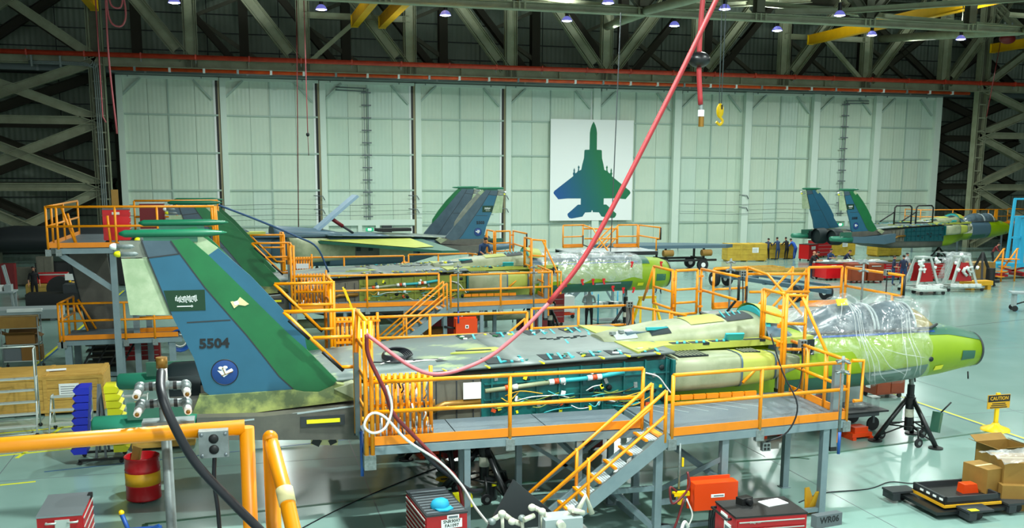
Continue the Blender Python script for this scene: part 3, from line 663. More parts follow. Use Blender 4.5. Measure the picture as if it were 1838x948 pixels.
        if num == '5504':
            MB().prism([(-8.19, 4.19), (-8.15, 4.2), (-8.1, 4.17), (-8.02, 4.27), (-7.87, 4.14), (-7.94, 4.11), (-8.05, 4.13), (-8.13, 4.07)], ys(0), ys(.004)).build('masking_tape', 'tape_cream', f)
            MB().box((-8.09, ys(.006), 4.165), (0.08, 0.004, 0.07), 0, -0.3).build('paper_note', 'paper', f)
    return f
def bay_detail(jet, s, wallm, bright, rr, n=1.0):
    """open equipment bay on one flank: wall, frames, pipes, harnesses, tags"""
    b = MB().prism([(-3.55, 1.7), (0.42, 1.62), (0.42, 2.74), (-3.55, 2.62)], s * 1.8 - 0.02, s * 1.8 + 0.02).build('bay_wall', wallm, jet)
    y = s * 1.84
    for k in range(9):
        x = -3.35 + 0.46 * k; MB().b2((x - 0.015, y - 0.03, 1.75), (x + 0.015, y + 0.03, 2.62 + 0.02 * k)).build('bay_frame', wallm, b)
    for z in (2.1, 2.42): MB().bar((-3.5, y, z), (0.4, y, z + 0.06), 0.05, 0.03).build('stringer', wallm, b)
    for k in range(14):
        x, z = rr.uniform(-3.4, 0.3), rr.uniform(1.9, 2.6); r = rr.uniform(0.03, 0.075)
        MB().lathe((x, y, z), [(0.0001, s * 0.012), (r, s * 0.012), (r, 0)], 12, 'y').build('lightening_hole', 'bay_dark', b)
    if n >= 1:
        ya = s * 1.92
        for a, c, m, r in (((-3.5, 2.3), (-2.05, 2.42), 'primer_pale', 0.045), ((-2.05, 2.42), (-1.2, 2.46), 'teal_light', 0.045), ((-1.2, 2.46), (-0.62, 2.55), 'teal_light', 0.05)):
            MB().tube([(a[0], ya, a[1]), (c[0], ya, c[1])], r, 8).build('duct_pipe', m, b)
        for x, z, m in ((-3.05, 2.34, 'pipe_orange'), (-2.9, 2.35, 'white'), (-2.15, 2.41, 'white'), (-2.05, 2.42, 'pipe_orange'), (-1.92, 2.425, 'white'), (-1.35, 2.455, 'white'), (-1.25, 2.46, 'pipe_orange'), (-1.15, 2.465, 'white')):
            MB().tube([(x - 0.05, ya, z), (x + 0.05, ya, z + 0.008)], 0.058, 8).build('pipe_coupling', m, b)
        for k in range(30):
            x = rr.uniform(-3.5, -0.6); z = rr.uniform(1.78, 2.25); L = rr.uniform(0.3, 0.9)
            MB().tube(bez([(x, ya, z), (x + L * .4, ya + s * 0.03, z + rr.uniform(-.1, .1)), (x + L, ya, z + rr.uniform(-.08, .16))], 4), 0.011, 5).build('harness', rr.choice(['white', 'bright', 'black', 'yellow_bin', 'olive_primer', 'teal_light']) if False else rr.choice(['white', 'black', 'sign_orange', 'olive_primer', 'teal_light']), b)
        for k in range(34):
            x, z = rr.uniform(-3.4, 0.35), rr.uniform(1.8, 2.6)
            MB().box((x, ya, z), (rr.uniform(.04, .09), 0.03, rr.uniform(.05, .13)), 0, rr.uniform(-.5, .5)).build('bay_fitting', rr.choice(['sign_yellow', 'white', 'black', 'pipe_orange', 'galvanised', 'teal_dark']), b)
        MB().tube(bez([(-0.15, ya, 2.5), (0.1, ya - .05 * -s, 2.42), (0.3, ya, 2.2), (0.42, ya, 2.05)], 5), 0.016, 6).build('white_cable', 'pvc_white', b)
    g = MB().prism([(-4.75, 1.75), (-3.58, 1.7), (-3.58, 2.6), (-4.75, 2.48)], s * 1.8 - 0.03, s * 1.8 + 0.03).build('bay_panel', 'bay_grey', jet)
    for x in (-4.45, -4.05, -3.72): MB().b2((x - .012, y, 1.76), (x + .012, y + s * .012, 2.52)).build('panel_joint', 'dark_grey', g)
    MB().tube([(-4.75, s * 1.93, 1.9), (-4.3, s * 1.93, 2.08), (-3.6, s * 1.93, 2.1)], 0.07, 8).build('bronze_duct', 'bronze', g)
    return b
def openings(jet, L, frame_m='teal', zf=None):
    """shallow equipment openings in the upper skin, each with its rim, floor and cross webs"""
    for (x0, x1, y0, y1, nweb) in L:
        zz = (zf or ztop)((x0 + x1) / 2) + 0.075
        o = MB().b2((x0, y0, zz - 0.05), (x1, y1, zz + 0.004)).build('skin_opening', 'bay_dark', jet)
        for k in range(nweb):
            x = x0 + (x1 - x0) * (k + 0.6) / (nweb + 0.4)
            MB().bar((x, y0, zz + 0.012), (x + 0.1, y1, zz + 0.012), 0.05, 0.02).build('web', 'teal_light' if frame_m == 'teal' else 'olive_primer', o)
def make_jet(label, num, loc, rz, v):
    NOSE = NOSE_MID if v == 'mid' else globals()['NOSE']
    rr = random.Random(len(label)); jet = thing('fighter_jet', label, 'aircraft', loc, rz)
    near = v == 'near'; det = v in ('near', 'mid')
    # aft and centre body
    MB().loft([ring(*s[:5], n=28) for s in MIDS], cap=True).build('centre_fuselage', 'nacelle_grey' if v != 'far_left' else 'fuse_slate', jet)
    n = 14; sl = []
    for k in range(n + 1):
        x = -7.6 + 8.1 * k / n; z = ztop(x) + 0.02; hw = 1.9 if x > -4.6 else 1.9 - 0.12 * (-4.6 - x)
        sl.append([(x, -hw, z), (x, -hw, z + 0.05), (x, -hw * .5, z + 0.07), (x, 0, z + 0.08), (x, hw * .5, z + 0.07), (x, hw, z + 0.05), (x, hw, z)])
    d = MB(); d.loft(sl[:9], cap=True); d.m = 0; d.build('upper_skin', 'deck_skin', jet)
    MB().loft(sl[8:], cap=True).build('upper_skin', 'deck_skin2' if v != 'far_left' else 'fuse_slate', jet)
    gl = [(-0.3, -1.86), (0.5, -1.3), (3.8, -1.02), (4.3, -0.92), (4.3, 0.92), (3.8, 1.02), (0.5, 1.3), (-0.3, 1.86)]
    MB().prism(gl, 2.8, 2.93, 'xy').build('glove_deck', 'primer_yellow' if v != 'far_left' else 'fuse_slate', jet)
    # lower forward body
    bl = 'primer_lime' if v in ('near',) else ('primer_yellow' if v == 'mid' else ('primer_lime' if v == 'far_right' else 'fuse_slate'))
    MB().loft([ring(x, a, b, c, e, 24) for x, a, b, c, e in ((0.3, 1.5, 1.12, 2.8, 5), (2.0, 1.35, 1.15 if v != 'mid' else 1.4, 2.82, 4), (3.4, 1.02, 1.4 if v != 'mid' else 1.62, 2.84, 3))], cap=True).build('lower_fuselage', bl, jet)
    # spine
    sp = [(-0.5, 0.5, 2.7, 2.98), (0.1, 0.72, 2.6, 3.1), (0.9, 0.8, 2.6, 3.22), (2.2, 0.84, 2.6, 3.32), (2.9, 0.84, 2.6, 3.38), (3.2, 0.8, 2.6, 3.4)]
    S = MB().loft([ring(x, a, b, c, 2.2, 24) for x, a, b, c in sp], cap=True).build('dorsal_spine', 'primer_pale' if v != 'far_left' else 'fuse_slate', jet)
    if v != 'far_left':
        MB().loft([ring(x, a, b, c, 2.2, 12, 55, 125, 0.012, closed=False) for x, a, b, c in (lerp_sec(sp, q) for q in (1.5, 1.9, 2.3))], False).build('spine_patch', 'primer_yellow', S)
        for q0, q1, a0, a1, m in ((0.5, 0.95, 120, 150, 'bay_dark'), (2.35, 3.0, 88, 128, 'bay_dark'), (-0.25, 0.2, 100, 150, 'silver_frame')):
            MB().loft([ring(*lerp_sec(sp, q), 2.2, 8, a0, a1, 0.014, closed=False) for q in (q0, (q0 + q1) / 2, q1)], False).build('spine_opening', m, S)
        for k in range(4): MB().tube([(2.4 + 0.15 * k, -0.52, 3.24), (2.4 + 0.15 * k, -0.05, 3.42)], 0.02, 6).build('opening_rib', 'teal_light', S)
        MB().b2((0.45, -0.52, 3.13), (0.95, -0.44, 3.19)).build('opening_rib', 'teal_light', S); MB().b2((0.0, -0.5, 3.02), (0.75, -0.36, 3.1)).build('slate_rod', 'fuse_slate', S)
        for k in range(9): MB().box((-0.25 + 0.09 * k, rr.uniform(-.55, -.2), rr.uniform(3.0, 3.12)), (0.09, 0.12, 0.06), rr.uniform(0, 2)).build('spine_fitting', rr.choice(['white', 'galvanised', 'sign_yellow', 'silver_frame']), S)
        # cockpit rear bulkhead
        k = MB().loft([ring(3.18, 0.72, 2.5, 3.52, 2.1, 24), ring(3.34, 0.72, 2.5, 3.55, 2.1, 24)], cap=True).build('cockpit_bulkhead', 'teal_light', jet)
        MB().loft([ring(3.2, 0.76, 2.5, 3.58, 2.1, 14, 20, 160, 0, closed=False), ring(3.75, 0.72, 2.5, 3.5, 2.1, 14, 20, 160, 0, closed=False)], False).build('bulkhead_hood', 'primer_yellow', k)
        for yy in (-0.3, 0.02, 0.3): MB().box((3.17, yy, 3.22), (0.03, 0.16, 0.1)).build('bulkhead_hole', 'bay_dark', k)
        MB().loft([ring(3.2, 0.87, 2.3, 3.3, 2.2, 10, 112, 196, 0.02, closed=False), ring(3.62, 0.93, 2.3, 3.22, 2.2, 10, 112, 196, 0.02, closed=False), ring(3.9, 0.95, 2.3, 3.0, 2.2, 10, 130, 196, 0.02, closed=False)], False).build('side_fairing', 'fuse_slate', k)
    # forward fuselage and nose
    nm = {'near': 'primer_lime', 'mid': 'primer_lime', 'far_right': 'fuse_slate', 'far_left': 'fuse_slate'}[v]
    F = MB().loft([ring(*s, n=32) for s in NOSE], cap=True).build('forward_fuselage', nm, jet)
    def skin(name, xs, a0, a1, m, off=0.008, n=10):
        MB().loft([ring(*lerp_sec(NOSE, x), n, a0, a1, off, closed=False) for x in xs], False).build(name, m, F)
    xs = lambda a, b, k=6: [a + (b - a) * i / k for i in range(k + 1)]
    skin('nose_rim', xs(9.22, 9.29, 1), 0, 360, 'dark_grey', 0.015, 32)
    if det:
        skin('nose_hood', xs(7.6, 9.25 if v == 'near' else 8.3), 40, 140, 'fuse_green')
        skin('lower_panel', xs(3.6, 7.5, 10), 196, 250, 'fuse_green'); skin('lower_panel', xs(3.6, 7.5, 10), 290, 344, 'fuse_green')
        skin('panel_stripe', xs(5.9, 7.0, 4), 199, 204, 'light_grey', 0.014, 3)
        skin('radar_window', xs(8.55, 8.98, 2), 176, 200, 'fuse_green', 0.012, 5); skin('yellow_label', xs(7.75, 8.0, 1), 204, 216, 'sign_yellow', 0.012, 4)
        MB().lathe((7.55, -0.765, 2.22), [(0.0001, -0.012), (0.055, -0.012), (0.06, 0.03)], 14, 'y').build('port_hole', 'bay_dark', F)
        skin('sill_stripe', xs(4.3, 7.8, 8), 128, 133, 'blue_paint', 0.012, 3)
        for x in (7.3, 7.45, 8.95): MB().tube([(x, -0.35, 1.78), (x, -0.38, 1.6)], 0.018, 6).build('drain_mast', 'black', F)
        MB().prism([(3.75, 2.55), (4.3, 2.5), (4.3, 2.86), (3.75, 2.84)], -0.965, -0.95).build('side_opening', 'bay_dark', F)
        for k in range(6): MB().tube(bez([(3.82 + .07 * k, -0.98, 2.56), (3.9 + .05 * k, -1.0, 2.7 + .02 * (k % 3)), (3.98 + .04 * k, -0.98, 2.6)], 4), 0.012, 5).build('cable_loop', 'pvc_white' if k % 2 else 'black', F)
    elif v == 'far_right':
        skin('yellow_nose', xs(6.6, 9.25), 0, 360, 'primer_lime', 0.012, 32); skin('white_section', xs(2.95, 4.5), -8, 188, 'off_white', 0.01); skin('lime_section', xs(2.95, 4.5), 188, 352, 'primer_lime', 0.01); MB().b2((3.0, -0.6, 2.9), (3.9, 0.6, 3.25)).build('cockpit_tub', 'off_white', F); MB().b2((3.2, -0.62, 3.0), (3.5, -0.58, 3.2)).build('tub_opening', 'bay_dark', F); skin('nose_belly', xs(4.2, 9.25), 200, 340, 'fuse_green')
    # canopy
    cp = [(4.25, 0.4, 3.0), (4.7, 0.5, 3.27), (5.2, 0.56, 3.47), (5.7, 0.58, 3.53), (6.1, 0.58, 3.47), (6.3, 0.58, 3.42), (6.55, 0.58, 3.5), (6.9, 0.58, 3.54), (7.3, 0.57, 3.44), (7.65, 0.5, 3.24), (7.98, 0.3, 2.97)]
    CP = lambda x: [x] + lerp_sec(cp, x)[1:]
    def crow(x, off=0.0):
        x, a, t = CP(x); return [(x, -(a + off) * math.cos(R(q)), 2.86 + (t + off - 2.86) * math.sin(R(q))) for q in range(0, 181, 12)]
    if v == 'mid':
        MB().b2((4.2, -.5, 2.95), (7.6, .5, 3.14)).build('cockpit_cover', 'fuse_slate', jet)
        for x, w_ in ((4.9, .7), (6.1, .5)): MB().box((x, -.1, 3.2), (w_, .5, .14), .2).build('seat_block', 'white', jet)
    if v in ('near', 'far_right'):
        c1 = MB().loft([crow(x) for x in (4.25, 4.7, 5.2, 5.7, 6.1)], False, True).build('rear_canopy', 'canopy_grey', jet)
        c2 = MB().loft([crow(x) for x in (6.1, 6.3, 6.55, 6.9, 7.2)], False, True).build('front_canopy', 'canopy_grey', jet)
        MB().loft([crow(x) for x in (7.2, 7.5, 7.65, 7.98)], False).build('windscreen', 'windscreen', jet)
        for x in (4.3, 6.1, 6.2, 7.2): MB().tube(crow(x, 0.01), 0.03, 6).build('canopy_bow', 'light_grey', jet)
        MB().tube([(4.3, -0.62, 2.92), (7.6, -0.58, 2.93), (7.98, -0.32, 2.97)], 0.035, 6).build('canopy_rail', 'dark_grey', jet)
    if v == 'far_left':
        MB().prism([(3.6, 2.95), (7.8, 2.95), (7.6, 3.05), (3.6, 3.08)], -0.5, 0.5).build('cockpit_sill', 'primer_yellow', jet)
        MB().loft([crow(x) for x in (4.25, 4.7, 5.2, 5.7, 6.1, 6.3, 6.9, 7.3, 7.65, 7.98)], False).build('canopy', 'canopy_grey', jet)
        MB().prism([(0.75, 2.98), (0.85, 3.1), (-1.55, 5.05), (-1.68, 4.95)], -0.55, 0.55).build('raised_speed_brake', 'brake_blue', jet)
        MB().box((0.85, 0, 3.05), (0.5, 0.9, 0.12), 0, 0.2).build('brake_hinge', 'dark_grey', jet)
        MB().tube([(-0.1, 0.3, 3.75), (-0.75, 0.3, 3.3)], 0.11, 8).build('strut_sleeve', 'red_dark', jet); MB().tube([(-0.75, 0.3, 3.3), (-1.35, 0.3, 2.9)], 0.07, 8).build('brake_strut', 'dark_grey', jet)
        MB().b2((-4.8, -0.4, 2.95), (-2.8, 0.4, 3.12)).build('speed_brake', 'black', jet)
        for s in (-1, 1):
            wg = [(1.2, 1.75, 2.62), (-4.6, 5.9, 2.22), (-5.6, 5.9, 2.2), (-4.9, 1.75, 2.6)]; w2 = [(1.0, 1.8, 2.66), (-3.4, 4.95, 2.35), (-4.6, 4.7, 2.36), (-4.2, 1.8, 2.65)]
            for nm, pl, m, th in (('wing', wg, 'fuse_green', .14), ('wing_skin', w2, 'primer_yellow', .012)):
                v8 = [(x, s * y, z - th) for x, y, z in pl] + [(x, s * y, z) for x, y, z in pl]
                MB().add(v8, [(3, 2, 1, 0), (4, 5, 6, 7), (0, 1, 5, 4), (1, 2, 6, 5), (2, 3, 7, 6), (3, 0, 4, 7)]).build(nm, m, jet)
    # flank nacelles behind the glove, with louvre grilles
    for s in (-1, 1):
        if v == 'far_left':
            MB().loft([ring(x, a, b, c, 4, 20, cy=s * 1.4) for x, a, b, c in ((-1, .5, 1.5, 2.7), (1.8, .5, 1.4, 2.75), (2.6, .5, 1.7, 2.8))], cap=True).build('engine_intake', 'primer_pale', jet); continue
        N = [(0.5, 0.46, 2.02, 2.76), (1.6, 0.46, 2.05, 2.78), (2.35, 0.44, 2.1, 2.77), (2.95, 0.36, 2.2, 2.73), (3.5, 0.2, 2.36, 2.64)]
        g = MB().loft([ring(x, a, b, c, 4, 24, cy=s * 1.5) for x, a, b, c in N], cap=True).build('flank_nacelle', 'primer_pale', jet)
        MB().loft([[(p[0], p[1], p[2]) for p in ring(*lerp_sec(N, q), 4, 24, off=0.008, cy=s * 1.5)] for q in (2.0, 2.4, 2.8)]).build('nacelle_band', 'primer_yellow', g)
        for q in (2.0, 2.82): MB().loft([ring(*lerp_sec(N, z), 4, 24, off=0.016, cy=s * 1.5) for z in (q - .02, q + .02)]).build('band_strap', 'fuse_slate', g)
        for x0, x1, yy in ((0.62, 1.3, 0.3), (2.15, 2.55, 0.19)):
            q = MB().b2((x0, s * 1.5 - yy, 2.765), (x1, s * 1.5 + yy, 2.79)).build('louvre_grille', 'bay_dark', g)
            for k in range(8 if x0 < 1 else 5):
                x = x0 + (x1 - x0) * (k + 0.5) / (8 if x0 < 1 else 5); MB().b2((x - 0.008, s * 1.5 - yy, 2.79), (x + 0.008, s * 1.5 + yy, 2.8)).build('louvre', 'primer_pale', q)
        for k in range(7): MB().lathe((0.49, s * 1.5 + rr.uniform(-.3, .3), rr.uniform(2.15, 2.65)), [(0.0001, -0.02), (0.05, -0.02), (0.05, 0.02)], 8, 'x').build('end_fitting', rr.choice(['teal_light', 'teal_dark', 'red_dark']), g)
        MB().b2((0.44, s * 1.5 - .44, 2.06), (0.5, s * 1.5 + .44, 2.74)).build('end_frame', 'teal', g)
    if v != 'far_left':
        for s in (-1, 1): bay_detail(jet, s, {'near': 'teal', 'mid': 'olive_primer', 'far_right': 'teal_dark'}[v], True, random.Random(11 + s), 1.0 if near or (v == 'mid' and s < 0) else 0.0)
    else:
        for s in (-1, 1):
            b = MB().b2((-4.4, s * 1.8 - 0.02, 1.6), (-0.5, s * 1.8 + 0.02, 2.35)).build('flank_panel', 'primer_pale', jet)
            MB().b2((-2.4, s * 1.83 - 0.02, 1.7), (-0.6, s * 1.83 + 0.02, 2.3)).build('flank_opening', 'nacelle_grey', b)
            for x in (-1.9, -1.2): MB().b2((x - .12, s * 1.86 - .02, 2.0), (x + .12, s * 1.86 + .02, 2.2)).build('flank_hole', 'bay_dark', b)
    if v != 'far_left':
        big = [(-3.4, -2.35, -1.76, -1.12, 2), (-2.25, -1.5, -1.78, -1.2, 3), (-1.42, -0.95, -1.78, -1.25, 1), (-0.85, -0.35, -1.8, -1.3, 1), (-0.28, 0.38, -1.8, -1.35, 2),
               (-2.4, -1.5, -0.35, 0.15, 0), (-1.42, -0.8, -0.3, 0.2, 2), (-1.75, -1.4, -0.9, -0.68, 0), (-2.15, -1.85, -0.95, -0.72, 0), (-0.9, -0.5, 0.35, 0.6, 0), (-0.25, 0.25, -1.05, -0.8, 1),
               (-3.3, -2.6, 1.1, 1.75, 1), (-2.5, -1.85, 1.1, 1.75, 2), (-1.75, -0.95, 1.05, 1.75, 3), (-0.85, 0.0, 1.0, 1.7, 4), (-0.1, 0.45, 0.6, 0.95, 1), (-0.7, -0.2, 0.55, 0.9, 1), (-3.2, -2.9, .5, .8, 0)]
        for q in big[:5] + big[11:15]:
            for _ in range(5): MB().box((rr.uniform(q[0], q[1]), rr.uniform(q[2] + .05, q[3] - .05), ztop((q[0] + q[1]) / 2) + .088), (rr.uniform(.05, .14), rr.uniform(.03, .08), .03), rr.uniform(0, 3)).build('opening_fitting', rr.choice(['teal_light', 'white', 'sign_yellow', 'black', 'fin_green', 'teal']), jet)
        openings(jet, big, 'teal' if v != 'mid' else 'olive')
        for k in range(8):
            x = -1.6 + 0.13 * k; MB().box((x, 0.45 - 0.09 * (k % 3), ztop(x) + 0.1), (0.15, 0.05, 0.03), 0.3).build('skin_strap', 'bay_dark', jet)
        gz = lambda x: 2.86
        openings(jet, [(0.75, 1.15, -1.22, -1.0, 2), (1.2, 1.6, -1.22, -1.0, 2), (1.7, 2.1, -1.16, -0.95, 2), (2.5, 3.0, -1.1, -0.95, 0), (0.8, 1.7, 0.95, 1.2, 4)], 'teal', gz)
        MB().box((2.25, -1.08, 3.02), (0.42, 0.05, 0.16), -0.1, 0, 0.5).build('raised_flap', 'teal_light', jet)
        MB().prism([(-3.9, -0.55), (-3.2, -0.62), (-2.5, -0.35), (-2.6, -0.05), (-3.3, -0.1)], ztop(-3) + 0.075, ztop(-3) + 0.105, 'xy').build('access_plate', 'primer_yellow', jet)
        MB().b2((-3.75, -0.45, ztop(-3) + 0.1), (-3.0, -0.35, ztop(-3) + 0.115)).build('plate_slot', 'bay_dark', jet)
        for x in (-4.3, -4.0, -3.45, -2.35, -1.1, -0.55, 0.1): MB().box((x, -1.9, ztop(x) + 0.062), (0.035, 0.2, 0.03), 0.2).build('yellow_clip', 'sign_yellow', jet)
    if near:                                     # harness coil on the aft upper skin, card on the flank
        h = MB()
        for k in range(5): h.tube([(-5.05 + .02 * k + (0.24 + .012 * k) * math.cos(a), -0.5 + (0.42 - .03 * k) * math.sin(a), ztop(-5) + 0.13 + 0.016 * k + 0.09 * max(0, math.sin(a))) for a in [2 * math.pi * j / 20 for j in range(21)]], 0.018, 5, False)
        h.build('harness_coil', 'cable_black', jet)
        for k in range(12): MB().tube(bez([(-5.5 + .1 * k, -0.85 + rr.uniform(-.12, .1), ztop(-5) + .1), (-5.2 + .1 * k, -0.9 + rr.uniform(-.1, .1), ztop(-5) + .13), (-4.9 + .1 * k, -0.8 + rr.uniform(-.15, .1), ztop(-5) + .1)], 4), 0.014, 5).build('loose_cable', rr.choice(['cable_black', 'cable_black', 'pvc_white']), jet)
        MB().b2((-3.95, -2.0, 2.18), (-3.6, -1.98, 2.5)).build('white_card', 'paper', jet)
        MB().b2((-4.3, -1.15, ztop(-4) + .078), (-3.7, -0.98, ztop(-4) + .084)).build('dark_slot', 'bay_dark', jet)
    # tail
    for s in (-1, 1):
        near_side = s < 0
        sch = {'near': {}, 'mid': {'fin_box': 'fin_slate', 'edge_tip': 'fin_primer', 'leading_edge': 'fin_green', 'rudder_tip': 'fin_slate'}, 'far_right': {'leading_edge': 'fin_green' if near_side else 'fin_blue', 'green_panel': 'fin_green' if near_side else 'fin_blue', 'rudder_tip': 'fin_primer'},
               'far_left': {'fin_box': 'fin_slate' if s < 0 else 'fin_blue', 'leading_edge': 'fin_green' if s < 0 else 'fin_bare', 'green_panel': 'fin_slate', 'fin_top': 'fin_slate', 'edge_tip': 'fin_green' if s < 0 else 'fin_primer'}}[v]
        make_fin(jet, s * 1.85, num, near_side, sch, v)
        # weathered root fairing and tail boom
        rt = [(-8.8, 2.5), (-7.14, 2.53), (-6.95, 2.48), (-6.68, 2.46), (-6.34, 2.6), (-5.97, 2.53), (-5.98, 2.28), (-6.81, 2.22), (-8.99, 2.06)]
        MB().prism(rt, s * 1.85 - 0.12, s * 1.85 + 0.12).build('fin_root', 'weathered' if v in ('near', 'mid') else 'nacelle_grey', jet)
        MB().prism([(-6.4, 2.52), (-6.05, 2.62), (-5.75, 2.5), (-6.0, 2.3)], s * 1.85 - 0.2, s * 1.85 + 0.14).build('root_cap', 'primer_pale', jet)
        bm = MB().loft([[(x, s * 1.95 - a, zb), (x, s * 1.95 + a, zb), (x, s * 1.95 + a, zt), (x, s * 1.95 - a, zt)] for x, a, zb, zt in ((-8.85, 0.3, 1.77, 2.18), (-7.7, 0.34, 1.7, 2.14), (-5.9, 0.3, 1.58, 2.22), (-4.7, 0.16, 1.7, 2.3))], cap=True, smooth=False).build('tail_boom', 'nacelle_grey' if v != 'far_right' else 'fuse_slate', jet)
        yb = s * 2.285
        if v in ('near', 'mid'):
            MB().b2((-7.05, s * 2.24, 1.9), (-6.25, s * 2.3, 2.09)).build('label_recess', 'dark_grey', bm); MB().b2((-6.94, s * 2.25, 1.96), (-6.34, s * 2.315, 2.03)).build('yellow_strip', 'sign_yellow', bm)
            MB().box((-6.6, s * 1.9, 1.5), (.5, .02, .14), 0, .08).build('hanging_flap', 'tape_cream', bm); MB().box((-6.75, s * 1.915, 1.5), (.16, .02, .13), 0, .5).box((-6.45, s * 1.915, 1.49), (.14, .02, .1), 0, -.4).build('flap_patch', 'black', bm)
            MB().b2((-6.08, s * 2.2, 1.68), (-5.7, s * 2.285, 2.14)).build('boom_opening', 'bay_dark', bm); MB().tube([(-5.95, s * 2.29, 1.98), (-5.75, s * 2.29, 1.96)], .05, 8).build('yellow_duct', 'sign_orange', bm)
            MB().bar((-8.9, yb, 2.02), (-5.95, yb - s * .03, 2.24), 0.02, 0.03).build('edge_strip', 'light_grey', bm)
        MB().loft([[(x, s * 1.95 - a * math.cos(q), z + b * math.sin(q)) for q in [2 * math.pi * k / 14 for k in range(14)]] for x, a, b, z in ((-10.63, 0.1, 0.1, 2.06), (-10.58, 0.22, 0.17, 2.06), (-9.8, 0.3, 0.2, 2.03), (-8.85, 0.32, 0.21, 1.98))], cap=True).build('boom_tip', 'boom_green' if v != 'far_left' else 'fuse_slate', jet)
        MB().b2((-10.0, s * 1.95 - .3, 2.2), (-9.0, s * 1.95 - .22, 2.5)).build('boom_plate', 'fuse_green', jet)
        MB().b2((-9.35, s * 1.62 - .2, 1.85), (-8.75, s * 1.62 + .2, 2.4)).build('tail_fairing', 'bay_dark' if s > 0 else 'nacelle_grey', jet)
        z = MB().lathe((-9.5, s * 0.78, 2.08), [(0.5, 0.0), (0.56, 0.1), (0.58, 0.7)], 20, 'x').lathe((-9.3, s * 0.78, 2.08), [(0.0001, 0.0), (0.52, 0.0)], 20, 'x').build('engine_bay', 'bay_dark', jet)
    return jet
JN = make_jet('nearest unpainted fighter jet numbered 5504 with yellow green nose and plastic over the cockpit', '5504', (8, 20.3, 0), 0, 'near')
JM = make_jet('middle fighter jet behind the nearest one, yellow green nose hung with red ribbons', '5505', (7.7, 38.0, 0), 0, 'mid')
JR = make_jet('farthest fighter jet at the right by the doors with slate nose and dark teal flank', '5508', (49.5, 64.5, 0), 0.18, 'far_right')
JL = make_jet('far fighter jet numbered 5503 with wings and raised pale speed brake pointing left', '5503', (4.9, 57.2, 0.15), math.pi + 0.16, 'far_left')

# plastic film draped over the cockpits
def film(label, jet_loc, x0, x1, lowf, m, cp_h, bump, seed, folds=(), NOSE=NOSE):
    rr = random.Random(seed); t = []
    nx, nv = 44, 34
    ph = [rr.uniform(0, 6) for _ in range(6)]
    for i in range(nx + 1):
        x = x0 + (x1 - x0) * i / nx; s = lerp_sec(NOSE, x); row = []
        lo = lowf(x)
        for j in range(nv + 1):
            a = R(lo + (372 - 2 * lo + lo - 192 + 0 - (lo - lo)) * 0) if False else R(lo - (lo + 10) * j / nv)   # from low on the near side over the top
            c, sn = math.cos(a), math.sin(a); e = s[4]
            hz = (s[3] - s[2]) / 2; cz = (s[3] + s[2]) / 2
            y = s[1] * math.copysign(abs(c) ** (2 / e), c); z = cz + hz * math.copysign(abs(sn) ** (2 / e), sn)
            top = max(0.0, sn) ** 2
            hh = cp_h(x)
            if z > 2.8 and hh > 0: z = max(z, 2.86 + (hh - 2.86) * max(0, 1 - (abs(y) / 0.78) ** 2) ** 0.5)
            fan = math.atan2(x - 5.4, 0.6 + abs(a - 1.9)); f = 0.03 * math.sin(7 * x + 1.5 * a + ph[0]) + 0.026 * abs(math.sin(14 * fan + ph[1])) + 0.02 * abs(math.sin(11 * x + 2 * a + ph[2]))
            k = 1 + (0.035 + f) / max(0.3, s[1])
            row.append((x + 0.02 * math.sin(7 * a + 5 * x), y * k, cz + (z - cz) * k + 0.01))
        t.append(row)
    q = MB().loft(t, False)
    for x0_, x1_, v0, v1 in folds:                # sharp folds hanging down the near flank
        pts = []
        for k in range(25):
            f = k / 24; gi = max(0, min(nx - 1.001, (x0_ + (x1_ - x0_) * f ** 1.3 - x0) / (x1 - x0) * nx)); gj = max(0, min(nv - 1.001, (v0 + (v1 - v0) * f) * nv))
            i, j = int(gi), int(gj); a, b = gi - i, gj - j
            p = sum((Vector(t[i + p_][j + q_]) * ((a if p_ else 1 - a) * (b if q_ else 1 - b)) for p_ in (0, 1) for q_ in (0, 1)), Vector((0, 0, 0))); pts.append(p + Vector((0, -.008, .004)))
        q.m = 1; q.tube(pts, [.003 + .011 * math.sin(math.pi * k / 24) ** .7 for k in range(25)], 5, False); q.m = 0
    o = q.build('plastic_sheet', [m, 'plastic_fold'], loc=jet_loc)
    tag(o, label, 'plastic sheet'); return o
def cph(x):
    p = [(3.4, 3.0), (4.2, 3.1), (4.7, 3.32), (5.2, 3.52), (5.7, 3.58), (6.1, 3.5), (6.3, 3.46), (6.6, 3.56), (6.9, 3.6), (7.3, 3.5), (7.7, 3.3), (8.1, 3.05)]
    return lerp_sec(p, x)[1]
def low1(x): return 165 + 72 * max(0, min(1, (x - 5.3) / 0.8)) - 0
film('clear plastic sheet draped over the cockpit of the nearest jet', (8, 20.3, 0), 4.1, 7.55, low1, 'plastic_film', cph, 1, 5, [(5.4, 5.9, .42, .0), (5.42, 6.15, .42, .0), (5.45, 6.5, .42, .02), (5.4, 5.5, .42, .12), (5.38, 5.1, .42, .18), (6.7, 6.9, .5, .0), (6.8, 7.2, .5, .05), (6.85, 7.45, .5, .0), (5.9, 6.9, .3, .1), (6.1, 7.3, .3, .22)])
film('cloudy plastic sheet wrapped over the cockpit of the middle jet', (7.7, 38.0, 0), 3.5, 7.9, lambda x: 190 + 6 * math.sin(4 * x), 'plastic_cloudy', lambda x: 3.32 + .05 * math.sin(2.4 * x) - .1 * max(0, x - 6.6), 1, 9, [(4.2, 4.6, .45, .02), (5.2, 5.9, .45, .02), (6.4, 6.9, .45, .05), (7.2, 7.6, .5, .05)], NOSE_MID)
o = MB().box((0, 0, 0), (0.3, 0.02, 0.16), 0.1, 0, -0.5).build('yellow_tape', 'sign_yellow', loc=(13.35, 19.95, 3.58)); tag(o, 'yellow tape patch on the plastic over the rear canopy', 'tape')
